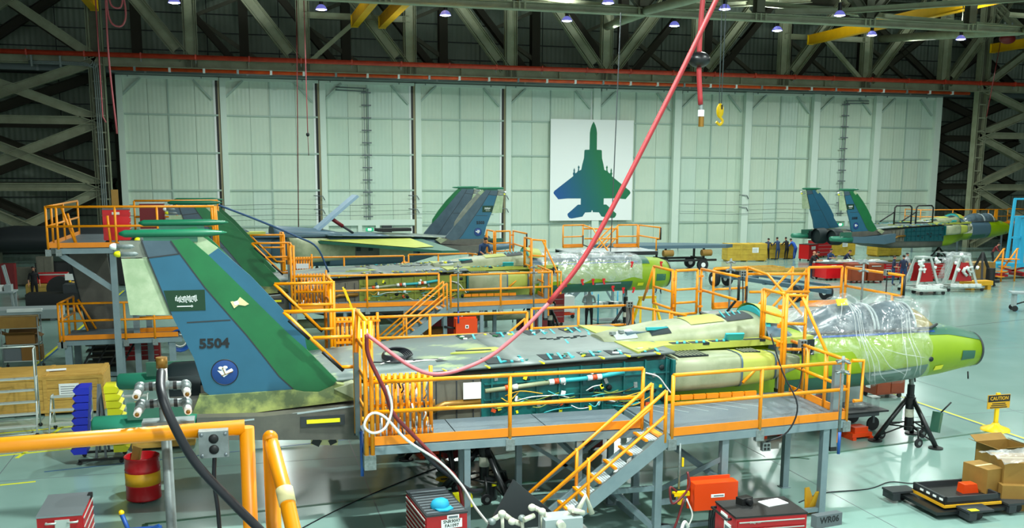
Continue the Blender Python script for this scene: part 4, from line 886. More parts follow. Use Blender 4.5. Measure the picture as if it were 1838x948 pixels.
rr = random.Random(4)
for k, (x, z) in enumerate(((4.6, 2.05), (5.3, 2.1), (5.75, 2.1), (6.2, 2.1), (6.6, 1.8), (7.05, 1.72), (7.5, 1.72), (8.1, 1.72), (7.4, 2.75), (8.7, 2.72))):
    s = lerp_sec(NOSE_MID, x); o = MB().box((0, 0, 0), (0.07, 0.015, 0.2), 0, rr.uniform(-.5, .5)).box((0, -0.005, 0.1), (0.12, 0.02, 0.08)).build('red_ribbon', 'red_bright', loc=(7.7 + x, 38.0 - s[1] - 0.09, z + .12))
    tag(o, 'red ribbon on the middle jet nose, %s' % ['first from the tail', 'second from the tail', 'third from the tail', 'fourth from the tail', 'low one at the stripe start', 'low one under the stripe', 'low one near the stripe end', 'low one at the yellow band', 'upper one by the film edge', 'upper one near the nose tip'][k], 'ribbon', 'red ribbons on the middle jet')

# ================================================================== WORK STANDS AROUND THE JETS
def tb(parent, name, pts, r=0.028, m='orange', n=8): return MB().tube(pts, r * 1.3 if m == 'orange' and r < .04 and parent.name[:7] != 'viewing' else r, n).build(name, m, parent)
def rails(t, a, b, z0, posts, toe=True, ztop_=None, mid=True, toe_m='orange_edge'):
    """guard rail from a to b (local x, y) on a deck at z0, with posts at the given fractions"""
    zt = ztop_ or z0 + 1.09
    P = lambda f, z: (a[0] + (b[0] - a[0]) * f, a[1] + (b[1] - a[1]) * f, z)
    tb(t, 'top_rail', [P(0, zt), P(1, zt)])
    if mid: tb(t, 'mid_rail', [P(0, (z0 + zt) / 2 + .02), P(1, (z0 + zt) / 2 + .02)])
    for f in posts:
        tb(t, 'post', [P(f, z0 - 0.1), P(f, zt)], 0.028)
        p = P(f, z0 - 0.16); MB().box(p, (0.16, 0.1, 0.2)).build('post_socket', 'galvanised', t)
    if toe: MB().bar((a[0], a[1], z0 + 0.06), (b[0], b[1], z0 + 0.06), 0.02, 0.15).build('toe_board', toe_m, t)
def quad(t, name, x0, x1, y0, y1, zz, m, h=0.05):
    return MB().b2((x0, min(y0, y1), zz - h), (x1, max(y0, y1), zz)).build(name, m, t)
def leg(t, x, y, z1, z0=0.0, wd=0.11, m='steel_paint'):
    MB().b2((x - wd / 2, y - wd / 2, z0 + 0.012), (x + wd / 2, y + wd / 2, z1)).b2((x - .1, y - .1, z0), (x + .1, y + .1, z0 + .012)).build('leg', m, t)
def stairs(jx, jy, s, lab, full=True):
    Yo = lambda o: s * o
    t = thing('stairs', lab, 'stairs', (jx, jy, 0))
    xa, za, xb, zb = -0.85, 1.9, -3.15, 0.02
    for o in (3.87, 4.5):
        MB().bar((xa + .1, Yo(o), za - 0.02), (xb, Yo(o), zb + 0.1), 0.05, 0.24).build('stringer', 'steel_paint', t)
        dx, dz = xb - xa, zb - za
        for off, nm in ((1.0, 'hand_rail'), (0.55, 'mid_rail')): tb(t, nm, [(xa, Yo(o), za + off - .18), (xb - .4, Yo(o), zb + off - 0.42 if off < 0.8 else zb + off - 0.5)], 0.024)
        for f, z1 in ((0.0, za + .82), (0.62, za + dz * .62 + .86)):
            tb(t, 'rail_post', [(xa + dx * f, Yo(o), za + dz * f - .12), (xa + dx * f, Yo(o), z1)], 0.026)
    for k in range(8):
        f = (k + 0.35) / 8; x, z = xa + (xb - xa) * f, za + (zb - za) * f + .02
        q = MB()
        for j in range(5): q.b2((x - .2 + .056 * j, Yo(3.9), z - .02), (x - .158 + .056 * j, Yo(4.47), z))
        q.build('tread', 'tread', t)
        MB().b2((x - .26, Yo(3.9), z - .03), (x - .205, Yo(4.47), z + .006)).build('tread_nosing', 'orange', t)
    MB().b2((xa - .1, Yo(3.9), 1.86), (xa + .02, Yo(4.47), 1.9)).build('top_nosing', 'orange', t)
    return t
def left_stand(jx, jy, s, lab):
    Yo = lambda o: s * o
    t = thing('work_platform', lab, 'work platform', (jx, jy, 0))
    for x0, x1 in ((-6.0, -4.4), (-4.38, -2.7), (-2.68, -0.98)): quad(t, 'deck_plate', x0, x1, Yo(2.35), Yo(3.78), 1.9, 'deck_plate', 0.04)
    for o in (2.4, 3.8): MB().bar((-6.05, Yo(o), 1.79), (-0.95, Yo(o), 1.79), 0.06, 0.14).build('edge_beam', 'steel_paint', t)
    for x in (-6.02, -3.5, -0.98): MB().bar((x, Yo(2.4), 1.79), (x, Yo(3.8), 1.79), 0.06, 0.12).build('cross_beam', 'steel_paint', t)
    for x, o in ((-4.28, 3.75), (-4.1, 2.5), (-2.98, 2.5), (-2.2, 3.75), (-1.1, 2.5)): leg(t, x, Yo(o), 1.72)
    for a, b in (((-2.98, 2.5), (-1.1, 2.5)),): 
        MB().bar((a[0], Yo(a[1]), .25), (b[0], Yo(b[1]), 1.5), .07).build('brace', 'steel_paint', t); MB().bar((a[0], Yo(a[1]), 1.5), (b[0], Yo(b[1]), .25), .07).build('brace', 'steel_paint', t)
    MB().bar((-1.1, Yo(2.5), .2), (-1.1, Yo(3.9), .2), .1).build('foot_beam', 'steel_paint', t)
    rails(t, (-6.02, Yo(3.8)), (-1.0, Yo(3.8)), 1.9, (0.5, 1.0))
    # tall corner posts with three short end rails
    for x, o, z0 in ((-6.05, 3.9, 1.75), (-5.95, 3.9, 1.75), (-6.05, 2.4, 1.75), (-5.98, 2.4, 1.75)): tb(t, 'tall_post', [(x, Yo(o), z0), (x, Yo(o), 4.05)], 0.03)
    for o in (3.9, 3.78): MB().b2((-6.1, Yo(o) - .06, 1.5), (-5.9, Yo(o) + .06, 1.75)).build('post_socket', 'galvanised', t)
    for z in (4.03, 3.5, 2.98, 2.4): tb(t, 'end_rail', [(-6.0, Yo(2.4), z), (-6.0, Yo(3.9), z)], 0.028, 'orange')
    MB().b2((-6.1, Yo(2.62), 1.8), (-6.02, Yo(2.75), 3.3)).build('ladder_plate', 'steel_paint', t)
    for k in range(5): MB().b2((-6.0, Yo(3.3), 2.5 + .11 * k), (-5.96, Yo(3.48), 2.55 + .11 * k)).build('black_clip', 'black', t)
    tb(t, 'blue_pipe', [(-6.1, Yo(3.6), 1.3), (-6.1, Yo(3.6), 2.1)], 0.03, 'blue_paint')
    # guard frame cut to the slope of the fin edge, padded in black
    for (xa, z) in ((-7.28, 4.03), (-6.78, 3.54), (-6.3, 2.98)): tb(t, 'guard_rail', [(xa, Yo(2.3), z), (-6.0, Yo(2.3), z)], 0.026)
    tb(t, 'guard_slope', [(-7.28, Yo(2.3), 4.03), (-6.3, Yo(2.3), 2.98)], 0.028)
    tb(t, 'black_pad', [(-7.2, Yo(2.32), 3.88), (-6.85, Yo(2.32), 3.53)], 0.035, 'black', 6); tb(t, 'black_pad', [(-6.62, Yo(2.32), 3.28), (-6.26, Yo(2.32), 2.92)], 0.035, 'black', 6)
    # row of spare upright bars with chains, stored on the deck
    rr = random.Random(int(jy) + s)
    for k in range(10):
        x = -5.8 + 0.105 * k; h = 3.05 if k < 9 else 3.16
        tb(t, 'upright_bar', [(x, Yo(3.45), 1.92), (x, Yo(3.45), h)], 0.027)
        tb(t, 'bar_foot', [(x, Yo(3.45), 1.92), (x, Yo(3.45), 2.05)], 0.04, 'orange_edge')
    for k in range(34):
        x, z = rr.uniform(-5.8, -4.8), rr.uniform(2.0, 3.0)
        MB().tube([(x, Yo(3.52), z), (x + rr.uniform(-.03, .03), Yo(3.53), z - .1), (x + rr.uniform(-.03, .03), Yo(3.52), z - rr.uniform(.12, .22))], 0.015, 5).build('chain', rr.choice(['galvanised', 'bronze', 'orange_edge', 'bronze', 'white', 'black']), t)
    MB().b2((-5.9, Yo(3.35), 2.44), (-4.8, Yo(3.38), 2.5)).build('rack_bar', 'orange', t); MB().b2((-5.9, Yo(3.35), 2.95), (-4.8, Yo(3.38), 3.0)).build('rack_bar', 'orange', t)
    MB().b2((-5.5, Yo(3.2), 2.6), (-5.0, Yo(3.22), 2.8)).build('white_note', 'paper', t)
    return t
def channel_post(t, x, y, z0, z1):
    MB().b2((x - .06, y - .05, z0), (x + .06, y + .05, z1)).build('channel_post', 'aluminium', t); MB().b2((x - .07, y - .06, z0 - .06), (x + .07, y + .06, z0 + .02)).build('post_foot', 'black', t)
    MB().b2((x + .07, y - .04, z0 + .1), (x + .13, y + .04, z1 + .03)).build('orange_channel', 'orange_edge', t)
def right_stand(jx, jy, s, lab, box_lab=None, detail=True):
    Yo = lambda o: s * o
    t = thing('work_platform', lab, 'work platform', (jx, jy, 0))
    F0, F1, B1 = (-0.72, 4.5), (3.05, 4.14), (3.25, 1.75)
    poly = [(-0.72, Yo(4.5)), (3.05, Yo(4.14)), (3.25, Yo(1.75)), (2.3, Yo(1.75)), (1.6, Yo(2.1)), (-0.72, Yo(2.3))]
    MB().prism(poly if s > 0 else poly[::-1], 1.86, 1.9, 'xy').build('deck_plate', 'deck_plate', t)
    for k in range(6): MB().bar((-0.5 + .38 * k, Yo(2.3), 1.904), (-0.1 + .42 * k, Yo(3.0), 1.904), 0.02, 0.006).build('deck_joint', 'light_grey', t)
    for a, b in (((-0.72, 4.5), (3.05, 4.14)), ((3.05, 4.14), (3.25, 1.75)), ((-0.72, 2.3), (-0.72, 4.5))): MB().bar((a[0], Yo(a[1]), 1.79), (b[0], Yo(b[1]), 1.79), 0.06, 0.14).build('edge_beam', 'steel_paint', t)
    for x, o in ((-0.9, 4.35), (0.42, 4.3), (2.62, 4.12), (1.35, 2.5), (2.85, 2.4), (-0.6, 2.6)): leg(t, x, Yo(o), 1.74, 0, 0.13)
    for a, b in (((-0.6, 2.6, 1.7), (0.42, 4.3, .9)), ((0.42, 4.3, 1.35), (-0.5, 3.4, .5)), ((-0.9, 4.35, .9), (-3, 2.6, .3)), ((-0.9, 4.35, .1), (-2.2, 2.6, 1.4))): MB().bar((a[0], Yo(a[1]), a[2]), (b[0], Yo(b[1]), b[2]), .09).build('brace', 'steel_paint', t)
    MB().bar((-0.9, Yo(4.35), .62), (0.42, Yo(4.3), .66), .06, .1).build('lower_beam', 'steel_paint', t); MB().bar((-.9, Yo(4.35), .12), (2.62, Yo(4.12), .12), .08).build('foot_beam', 'steel_paint', t)
    rails(t, F0, F1, 1.9, (0.0, 0.485, 1.0)) if s > 0 else rails(t, (F0[0], -F0[1]), (F1[0], -F1[1]), 1.9, (0.0, 0.485, 1.0))
    rails(t, (3.1, Yo(4.0)), (3.25, Yo(1.75)), 1.9, (0.35, 0.68))
    tb(t, 'end_loop', [(3.2, Yo(4.0), 2.98), (3.42, Yo(4.05), 2.98), (3.42, Yo(4.05), 2.2), (3.25, Yo(4.05), 2.2)])
    channel_post(t, 3.0, Yo(1.72), 1.95, 2.98); channel_post(t, 2.86, Yo(4.02), 1.3, 2.98)
    for k in range(7): MB().b2((0.3 + .29 * k, Yo(2.0), 1.92), (0.56 + .29 * k, Yo(2.06), 2.02)).build('orange_edge_plate', 'orange_edge', t)
    # tall guard frames beside the cockpit
    X = 2.9
    for o, z0 in ((2.06, 1.9), (1.95, 1.9), (1.16, 2.96), (1.06, 2.96)): tb(t, 'gate_post', [(X, Yo(o), z0), (X, Yo(o), 4.03)], 0.028)
    for z in (4.03, 3.55, 3.0): tb(t, 'gate_rail', [(X, Yo(2.0), z), (X, Yo(1.1), z)], 0.026)
    for k in range(4): MB().b2((X - .05, Yo(1.8), 2.5 + .4 * k), (X + .05, Yo(1.88), 2.58 + .4 * k)).build('hinge', 'orange_edge', t)
    for z in (4.0, 3.4, 2.85): tb(t, 'gate_rail', [(X, Yo(1.85), z), (X + .62, Yo(1.8), z - .05)], 0.026)
    tb(t, 'gate_post', [(X + .62, Yo(1.8), 1.9), (X + .62, Yo(1.8), 3.96)], 0.028)
    tb(t, 'gate_brace', [(X + .5, Yo(1.8), 3.96), (X + 1.05, Yo(2.0), 2.75), (X + 1.05, Yo(2.05), 2.2)], 0.027)
    tb(t, 'gate_brace', [(X - .3, Yo(1.85), 2.66), (X - .9, Yo(2.0), 2.2)], 0.024)
    return t
def guard_gate(t, s, fr):
    Yo = lambda o: s * o
    fr((2.84, 4.7), (2.83, 3.45), 4.0, 3.0, (3.45,)); tb(t, 'guard_brace', [(2.84, Yo(4.7), 4.0), (2.8, Yo(5.3), 3.0)]); tb(t, 'guard_brace', [(2.83, Yo(3.45), 2.95), (2.7, Yo(3.1), 2.7)])
    fr((2.9, 3.43), (3.58, 3.55), 4.0, 2.85, (3.5, 3.15))
    for k in range(3): MB().b2((2.83, Yo(3.4), 3.05 + .35 * k), (2.93, Yo(3.5), 3.12 + .35 * k)).build('hinge', 'orange_edge', t); MB().b2((3.58, Yo(3.55), 3.0 + .4 * k), (3.76, Yo(3.6), 3.05 + .4 * k)).build('hinge', 'orange_edge', t)
    tb(t, 'guard_rail', [(3.76, Yo(3.7), 4.0), (3.78, Yo(1.66), 4.0)]); tb(t, 'guard_rail', [(3.76, Yo(3.7), 3.45), (3.78, Yo(1.7), 3.42)]); tb(t, 'guard_post', [(3.76, Yo(3.7), 2.85), (3.76, Yo(3.7), 4.0)]); tb(t, 'guard_rail', [(3.76, Yo(3.7), 2.85), (3.7, Yo(2.5), 2.85)])
    tb(t, 'black_pad', [(3.78, Yo(1.66), 4.0), (3.78, Yo(1.66), 3.42)], .035, 'black'); tb(t, 'black_pad', [(3.78, Yo(1.75), 3.42), (3.74, Yo(2.4), 2.88)], .032, 'black')
def framer(t, s):
    def fr(p, q, zt, zb, mids, n='guard'):
        P = lambda pt, z: (pt[0], s * pt[1], z)
        tb(t, n + '_rail', [P(p, zt), P(q, zt)]); tb(t, n + '_rail', [P(p, zb), P(q, zb)])
        for m in mids: tb(t, n + '_rail', [P(p, m), P(q, m)], .024)
        tb(t, n + '_post', [P(p, zb), P(p, zt)]); tb(t, n + '_post', [P(q, zb), P(q, zt)])
    return fr
def cockpit_stand(jx, jy, s, lab, s_gate=True):
    Yo = lambda o: s * o
    t = thing('cockpit_platform', lab, 'work platform', (jx, jy, 0)); fr = framer(t, s)
    Z = 2.9
    poly = [(3.7, Yo(1.3)), (8.0, Yo(1.3)), (8.0, Yo(3.55)), (3.7, Yo(3.55))]
    MB().prism(poly if s > 0 else poly[::-1], Z - .05, Z, 'xy').build('deck_plate', 'light_grey', t)
    MB().bar((3.7, Yo(3.57), Z - .1), (8.0, Yo(3.57), Z - .1), .06, .16).build('edge_beam', 'black_paint', t); MB().bar((3.7, Yo(1.3), Z - .1), (8.0, Yo(1.3), Z - .1), .06, .16).build('edge_beam', 'black_paint', t)
    for x, o in ((3.9, 3.4), (6.6, 3.4), (3.9, 1.9), (6.6, 1.9), (5.2, 3.4)): leg(t, x, Yo(o), Z - .1)
    for a, b in (((3.9, 3.4, .3), (5.2, 3.4, 2.6)), ((6.6, 3.4, .3), (5.2, 3.4, 2.6))): MB().bar((a[0], Yo(a[1]), a[2]), (b[0], Yo(b[1]), b[2]), .08).build('brace', 'steel_paint', t)
    if s_gate: guard_gate(t, s, fr)
    fr((4.09, 3.63), (5.18, 3.86), 4.0, 2.95, (3.45,)); MB().bar((4.09, Yo(3.63), 3.02), (5.18, Yo(3.8), 3.02), .02, .16).build('toe_board', 'orange_edge', t)
    tb(t, 'black_pad', [(5.17, Yo(3.8), 3.5), (5.17, Yo(3.8), 3.05), (5.35, Yo(3.3), 2.95), (5.6, Yo(2.6), 2.8)], .03, 'black'); tb(t, 'guard_slope', [(5.2, Yo(3.86), 4.0), (5.5, Yo(3.3), 3.85), (5.35, Yo(2.2), 3.5), (5.6, Yo(1.5), 2.9)])
    tb(t, 'guard_rail', [(5.2, Yo(3.86), 3.82), (6.83, Yo(3.5), 3.82)]); tb(t, 'guard_rail', [(5.2, Yo(3.7), 3.35), (6.83, Yo(3.4), 3.35)])
    fr((6.83, 3.49), (7.83, 3.44), 4.0, 2.95, (3.45,)); MB().bar((6.6, Yo(3.45), 3.02), (7.95, Yo(3.45), 3.02), .02, .16).build('toe_board', 'orange_edge', t)
    for dy in (0, .7):
        tb(t, 'stair_rail', [(6.83, Yo(3.6 + dy), 3.9), (5.3, Yo(3.6 + dy), 2.4)]); tb(t, 'stair_rail', [(6.83, Yo(3.6 + dy), 3.4), (5.3, Yo(3.6 + dy), 1.9)], .024); tb(t, 'stair_post', [(6.83, Yo(3.6 + dy), 2.9), (6.83, Yo(3.6 + dy), 3.95)])
        MB().bar((6.9, Yo(3.62 + dy), 2.8), (4.2, Yo(3.62 + dy), .1), .05, .2).build('stair_stringer', 'steel_paint', t)
    for k in range(9): MB().b2((6.6 - .28 * k, Yo(3.65), 2.6 - .28 * k), (6.85 - .28 * k, Yo(4.28), 2.63 - .28 * k)).build('stair_tread', 'tread', t)
    tb(t, 'guard_rail', [(7.84, Yo(3.27), 4.0), (7.96, Yo(0.98), 4.0)]); tb(t, 'guard_rail', [(7.84, Yo(3.27), 3.5), (7.96, Yo(1.0), 3.48)]); tb(t, 'guard_post', [(7.84, Yo(3.27), 2.9), (7.84, Yo(3.27), 4.0)]); tb(t, 'guard_post', [(7.93, Yo(1.35), 2.9), (7.93, Yo(1.35), 3.5)]); tb(t, 'guard_post', [(7.96, Yo(1.02), 3.48), (7.96, Yo(1.02), 4.0)])
    tb(t, 'black_pad', [(7.98, Yo(.98), 4.0), (7.98, Yo(.98), 3.46), (7.96, Yo(1.3), 3.44)], .035, 'black')
    return t
def air_post(x, y, z0, z1, lab):
    t = thing('air_post', lab, 'air post', (x, y, 0))
    tb(t, 'pipe', [(0, 0, z0), (0, 0, z1)], .028, 'galvanised'); tb(t, 'blue_hose', [(0, -.02, z0 - .4), (0, -.02, z0 + .02)], .03, 'blue_paint')
    for z in (z1 - .28, z1 - .08):
        for a in (0.3, 1.87, 3.44, 5.0): tb(t, 'outlet', [(0, 0, z), (.16 * math.cos(a), .16 * math.sin(a), z - .03)], .022, 'galvanised', 6)
        MB().ell((0, 0, z), .05, 8, 6).build('manifold', 'galvanised', t)
    return t
def outlet_box(x, y, z, lab, cable):
    t = thing('outlet_box', lab, 'socket box', (x, y, z))
    MB().box((0, 0, 0), (.16, .1, .16)).build('box', 'galvanised', t)
    for a in (-.035, .035):
        for b in (-.035, .035): MB().box((a, -.052, b), (.045, .01, .045)).build('socket', 'black', t)
    MB().tube(bez(cable, 5), .016, 6).build('cable', 'cable_black', t); return t
for (jx, jy, nm) in ((8, 20.3, 'nearest'), (7.7, 38.0, 'middle')):
    left_stand(jx, jy, -1, 'near side work platform with stored upright bars along the tail of the %s jet' % nm)
    left_stand(jx, jy, 1, 'far side work platform with stored upright bars behind the %s jet' % nm)
    stairs(jx, jy, -1, 'near side metal stairs with orange rails at the %s jet' % nm)
    stairs(jx, jy, 1, 'far side metal stairs with orange rails behind the %s jet' % nm)
    right_stand(jx, jy, -1, 'near side work platform with tall gate beside the nose of the %s jet' % nm)
    right_stand(jx, jy, 1, 'far side work platform behind the forward body of the %s jet' % nm) if False else None
    if nm == 'nearest': cockpit_stand(jx, jy, 1, 'far side high cockpit platform with padded guard frames behind the %s jet' % nm)
    else:
        cockpit_stand(jx + 3.2, jy + 3.9, 1, 'high white decked platform with orange rails in front of the banner', False)
        t = thing('guard_gate', 'tall orange guard gate on the platform behind the middle jet', 'gate', (jx, jy, 0)); guard_gate(t, 1, framer(t, 1))
        for x, o in ((2.83, 3.45), (3.76, 3.7), (2.84, 4.7)): tb(t, 'gate_leg', [(x, o, 0), (x, o, 3.0)], .03, 'steel_paint')
# low forward rails on the far side
for (jx, jy, nm) in ((8, 20.3, 'nearest'), (7.7, 38.0, 'middle')):
    t = thing('work_platform', 'far side forward platform with pale channel posts behind the %s jet' % nm, 'work platform', (jx, jy, 0))
    MB().b2((-0.7, 2.5, 1.86), (2.7, 4.3, 1.9)).build('deck_plate', 'deck_plate', t)
    for a, b in (((-0.7, 4.3), (2.0, 4.45)), ((2.0, 4.45), (2.75, 2.6))): MB().bar((a[0], a[1], 1.79), (b[0], b[1], 1.79), .06, .14).build('edge_beam', 'steel_paint', t)
    for x, o in ((-.6, 4.2), (1.9, 4.3), (-.6, 2.7), (2.3, 2.7)): leg(t, x, o, 1.75)
    rails(t, (-0.7, 4.4), (1.9, 4.45), 1.9, (0.0, 0.5), True); rails(t, (1.95, 4.45), (2.75, 2.4), 1.9, (0.5, 0.75), True)
    channel_post(t, 2.0, 4.35, 1.9, 2.96); channel_post(t, 2.75, 2.75, 1.9, 2.96)
air_post(10.62, 15.72, 1.75, 3.2, 'galvanised air pipe with outlets at the front right corner of the nearest platform')
air_post(10.0, 33.6, 1.75, 3.3, 'galvanised air pipe with blue hose clipped to the middle jet platform by the corner')
air_post(7.2, 33.3, 1.75, 3.4, 'galvanised air pipe standing midway along the rail of the middle jet platform')
air_post(12.4, 23.6, 2.9, 4.3, 'galvanised air pipe rising behind the tall gate of the nearest jet')
air_post(15.7, 22.6, 2.9, 4.3, 'galvanised air pipe on the far cockpit platform above the plastic covered canopy')
outlet_box(11.2, 18.05, 3.02, 'small grey socket box on the end rail near the nose of the nearest jet', [(0, 0, -.08), (0, -.03, -.5), (-.1, -.1, -.9), (-.35, -.1, -1.05)])
outlet_box(15.92, 21.9, 4.02, 'small grey socket box on the far cockpit platform rail', [(0, 0, -.08), (0, 0, -.5), (-.02, -.1, -1.0)])
outlet_box(13.0, 24.05, 3.85, 'small grey socket box on the rail of the far cockpit platform', [(0, 0, -.08), (.02, -.02, -.5), (.02, -.05, -.9)])
outlet_box(9.95, 24.5, 3.05, 'small grey socket box on the far rail crossed by the red hose', [(0, 0, -.08), (.02, -.02, -.4), (-.2, -.05, -.9)])
t = outlet_box(9.28, 16.02, 1.5, 'small grey socket box under the near platform deck', [(0, 0, .08), (.35, -.16, .3), (.5, -.2, .8), (.25, -.05, 1.4), (.05, .1, 2.1)])
# tail stand between the tails: low deck and high deck
t = thing('tail_stand', 'grey legged two level tail stand with orange rails left of the jet tails', 'work platform', (0, 0, 0))
for a in ((-5.5, 32.4, -3.3, 34.4), (-3.3, 32.4, -0.9, 34.4)): MB().b2((a[0], a[1], 4.2), (a[2], a[3], 4.24)).build('deck_plate', 'deck_plate', t)
MB().b2((-5.5, 36.9, 4.2), (-0.6, 38.6, 4.24)).build('deck_plate', 'deck_plate', t); MB().b2((-5.5, 34.4, 4.2), (-3.9, 36.9, 4.24)).build('deck_plate', 'deck_plate', t)
for y in (32.4, 34.4, 38.6): MB().bar((-5.3, y, 4.1), (-0.8, y, 4.1), .1, .16).build('edge_beam', 'steel_paint', t)
rails(t, (-5.5, 32.35), (-0.7, 32.35), 4.22, (0.0, 0.06, 0.4, 0.65, 1.0), True, 5.42); rails(t, (-5.5, 32.35), (-5.5, 38.6), 4.22, (0.15, 0.5, 1.0), True, 5.42)
rails(t, (-3.6, 38.6), (-0.7, 38.6), 4.22, (0.0, 0.5, 1.0), True, 5.42); tb(t, 'short_post', [(-3.75, 32.4, 4.2), (-3.8, 32.4, 5.15)])
for dx in (0, .12, .24): tb(t, 'end_post', [(-0.75 + dx * .5, 33.2 + dx, 4.0), (-0.8 + dx * .5, 33.2 + dx, 5.4)], .04)
tb(t, 'rail_brace', [(-5.1, 32.6, 5.4), (-4.75, 32.6, 4.25)]); tb(t, 'rail_brace', [(-5.0, 33, 5.2), (-4.8, 33, 4.25)])
for x, y in ((-3.72, 32.5), (-3.3, 33.9), (-5.3, 38.3), (-3.0, 35.0)): MB().b2((x - .09, y - .09, 0), (x + .09, y + .09, 4.1)).build('leg', 'steel_paint', t)
MB().b2((-2.95, 33.1, 2.2), (-2.75, 33.3, 4.1)).build('leg', 'silver_frame', t)
MB().bar((-5.2, 32.5, 4.0), (-3.75, 32.5, 2.9), .1, .16).build('knee_brace', 'steel_paint', t)
for k in range(5): tb(t, 'hanging_strap', [(-3.5 + .04 * k, 32.9, 4.1), (-3.35 + .05 * k, 32.9, 3.5 - .12 * k), (-3.2 + .06 * k, 32.9, 2.6 - .05 * k)], .03, 'orange_edge', 5)
MB().b2((-5.45, 33.3, 1.22), (-2.0, 35.3, 1.27)).build('deck_plate', 'deck_plate', t)
for y in (33.3, 35.3): MB().bar((-5.45, y, 1.15), (-1.9, y, 1.15), .1, .14).build('edge_beam', 'steel_paint', t)
rails(t, (-5.5, 33.25), (-2.0, 33.25), 1.27, (0.0, 0.03, 0.55, 0.8), True, 2.4); rails(t, (-5.5, 33.25), (-5.35, 35.3), 1.27, (0.6, 1.0), False, 2.4)
rails(t, (-3.4, 34.3), (-2.0, 34.3), 1.27, (0.0, 1.0), True, 2.2); tb(t, 'rail_brace', [(-5.2, 35.2, 2.3), (-4.7, 35.2, 1.3)]); tb(t, 'rail_brace', [(-5.2, 34.8, 2.2), (-4.9, 34.8, 1.3)])
for x, y in ((-5.3, 33.4), (-3.75, 33.4), (-5.3, 35.2), (-2.2, 33.4)): MB().b2((x - .1, y - .1, 0), (x + .1, y + .1, 1.15)).build('leg', 'steel_paint', t)
MB().bar((-5.3, 33.4, .1), (-3.75, 33.4, .1), .12).build('foot_beam', 'steel_paint', t)
for k in range(5): MB().b2((-4.95, 34.4, .25 + .2 * k), (-3.9, 34.9, .29 + .2 * k)).build('stored_board', 'bay_grey', t)
for k in range(4): MB().bar((-5.1 + .4 * k, 34.0, .1), (-4.6 + .4 * k, 34.2, 1.0), .05).build('stored_bar', 'black', t)
# stand behind the far right jet
t = thing('work_platform', 'far orange railed platform beyond the nose of the farthest jet at right', 'work platform', (0, 0, 0))
MB().b2((54.3, 71.0, 2.34), (65.0, 73.0, 2.4)).build('deck_plate', 'deck_plate', t)
rails(t, (54.4, 71), (64.8, 71), 2.4, (0, .3, .5, .51, .64, .72, 1.0), True, 3.58); rails(t, (54.4, 71), (54.4, 73), 2.4, (1,), True, 3.58); rails(t, (64.8, 71), (64.8, 73), 2.4, (1,), True, 3.58)
for f in (0.51, 0.72): MB().b2((54.4 + 10.4 * f - .2, 70.95, 2.3), (54.4 + 10.4 * f + .1, 71.05, 3.58)).build('wide_post', 'orange', t)
for x in (55, 59.5, 64): leg(t, x, 72.6, 2.34)
t = thing('access_ladder', 'black railed access steps on the back of the farthest jet', 'steps', (48.0, 63.6, 2.75))
for x in (-1.5, 0.35):
    tb(t, 'black_rail', [(x, 0, 0), (x, 0, 1.3), (x + .15, 0, 1.45), (x + 1.3, 0, 1.45), (x + 1.45, 0, 1.3), (x + 1.45, 0, 0)], .06, 'black'); tb(t, 'black_rail', [(x, 0, .2), (x + 1.45, 0, .2)], .05, 'black')
    tb(t, 'black_brace', [(x - 1.2, 0, .3), (x, 0, 1.0)], .05, 'black')

# ================================================================== FLOOR EQUIPMENT
def caster(t, x, y, r=0.07, m='black'):
    MB().cyl((x, y - .025, r), r, .05, 14, 'y').build('caster', m, t)
def tool_cart(lab, loc, sx, sy, h, rz=0, body='red_tool', top='dark_grey', nd=7, front='x-', group=None, base=0.14, sign=None):
    t = thing('tool_cart', lab, 'tool cart', loc, rz, group)
    MB().b2((-sx / 2, -sy / 2, base), (sx / 2, sy / 2, h - .03)).build('body', body, t)
    MB().b2((-sx / 2 - .01, -sy / 2 - .01, h - .03), (sx / 2 + .01, sy / 2 + .01, h)).build('top', top, t)
    for k in range(nd):
        z0 = base + .04 + (h - base - .1) * k / nd; z1 = base + .02 + (h - base - .1) * (k + 1) / nd
        if front == 'x-': d = MB().b2((-sx / 2 - .015, -sy / 2 + .03, z0), (-sx / 2, sy / 2 - .03, z1)); hb = MB().b2((-sx / 2 - .03, -sy / 2 + .05, z1 - .025), (-sx / 2 - .015, sy / 2 - .05, z1 - .008))
        elif front == 'x+': d = MB().b2((sx / 2, -sy / 2 + .03, z0), (sx / 2 + .015, sy / 2 - .03, z1)); hb = MB().b2((sx / 2 + .015, -sy / 2 + .05, z1 - .025), (sx / 2 + .03, sy / 2 - .05, z1 - .008))
        else: d = MB().b2((-sx / 2 + .03, -sy / 2 - .015, z0), (sx / 2 - .03, -sy / 2, z1)); hb = MB().b2((-sx / 2 + .05, -sy / 2 - .03, z1 - .025), (sx / 2 - .05, -sy / 2 - .015, z1 - .008))
        dd = d.build('drawer', body, t); hb.build('drawer_pull', 'silver_frame', dd)
    for x in (-1, 1):
        for y in (-1, 1): caster(t, x * (sx / 2 - .1), y * (sy / 2 - .08), base / 2)
    return t
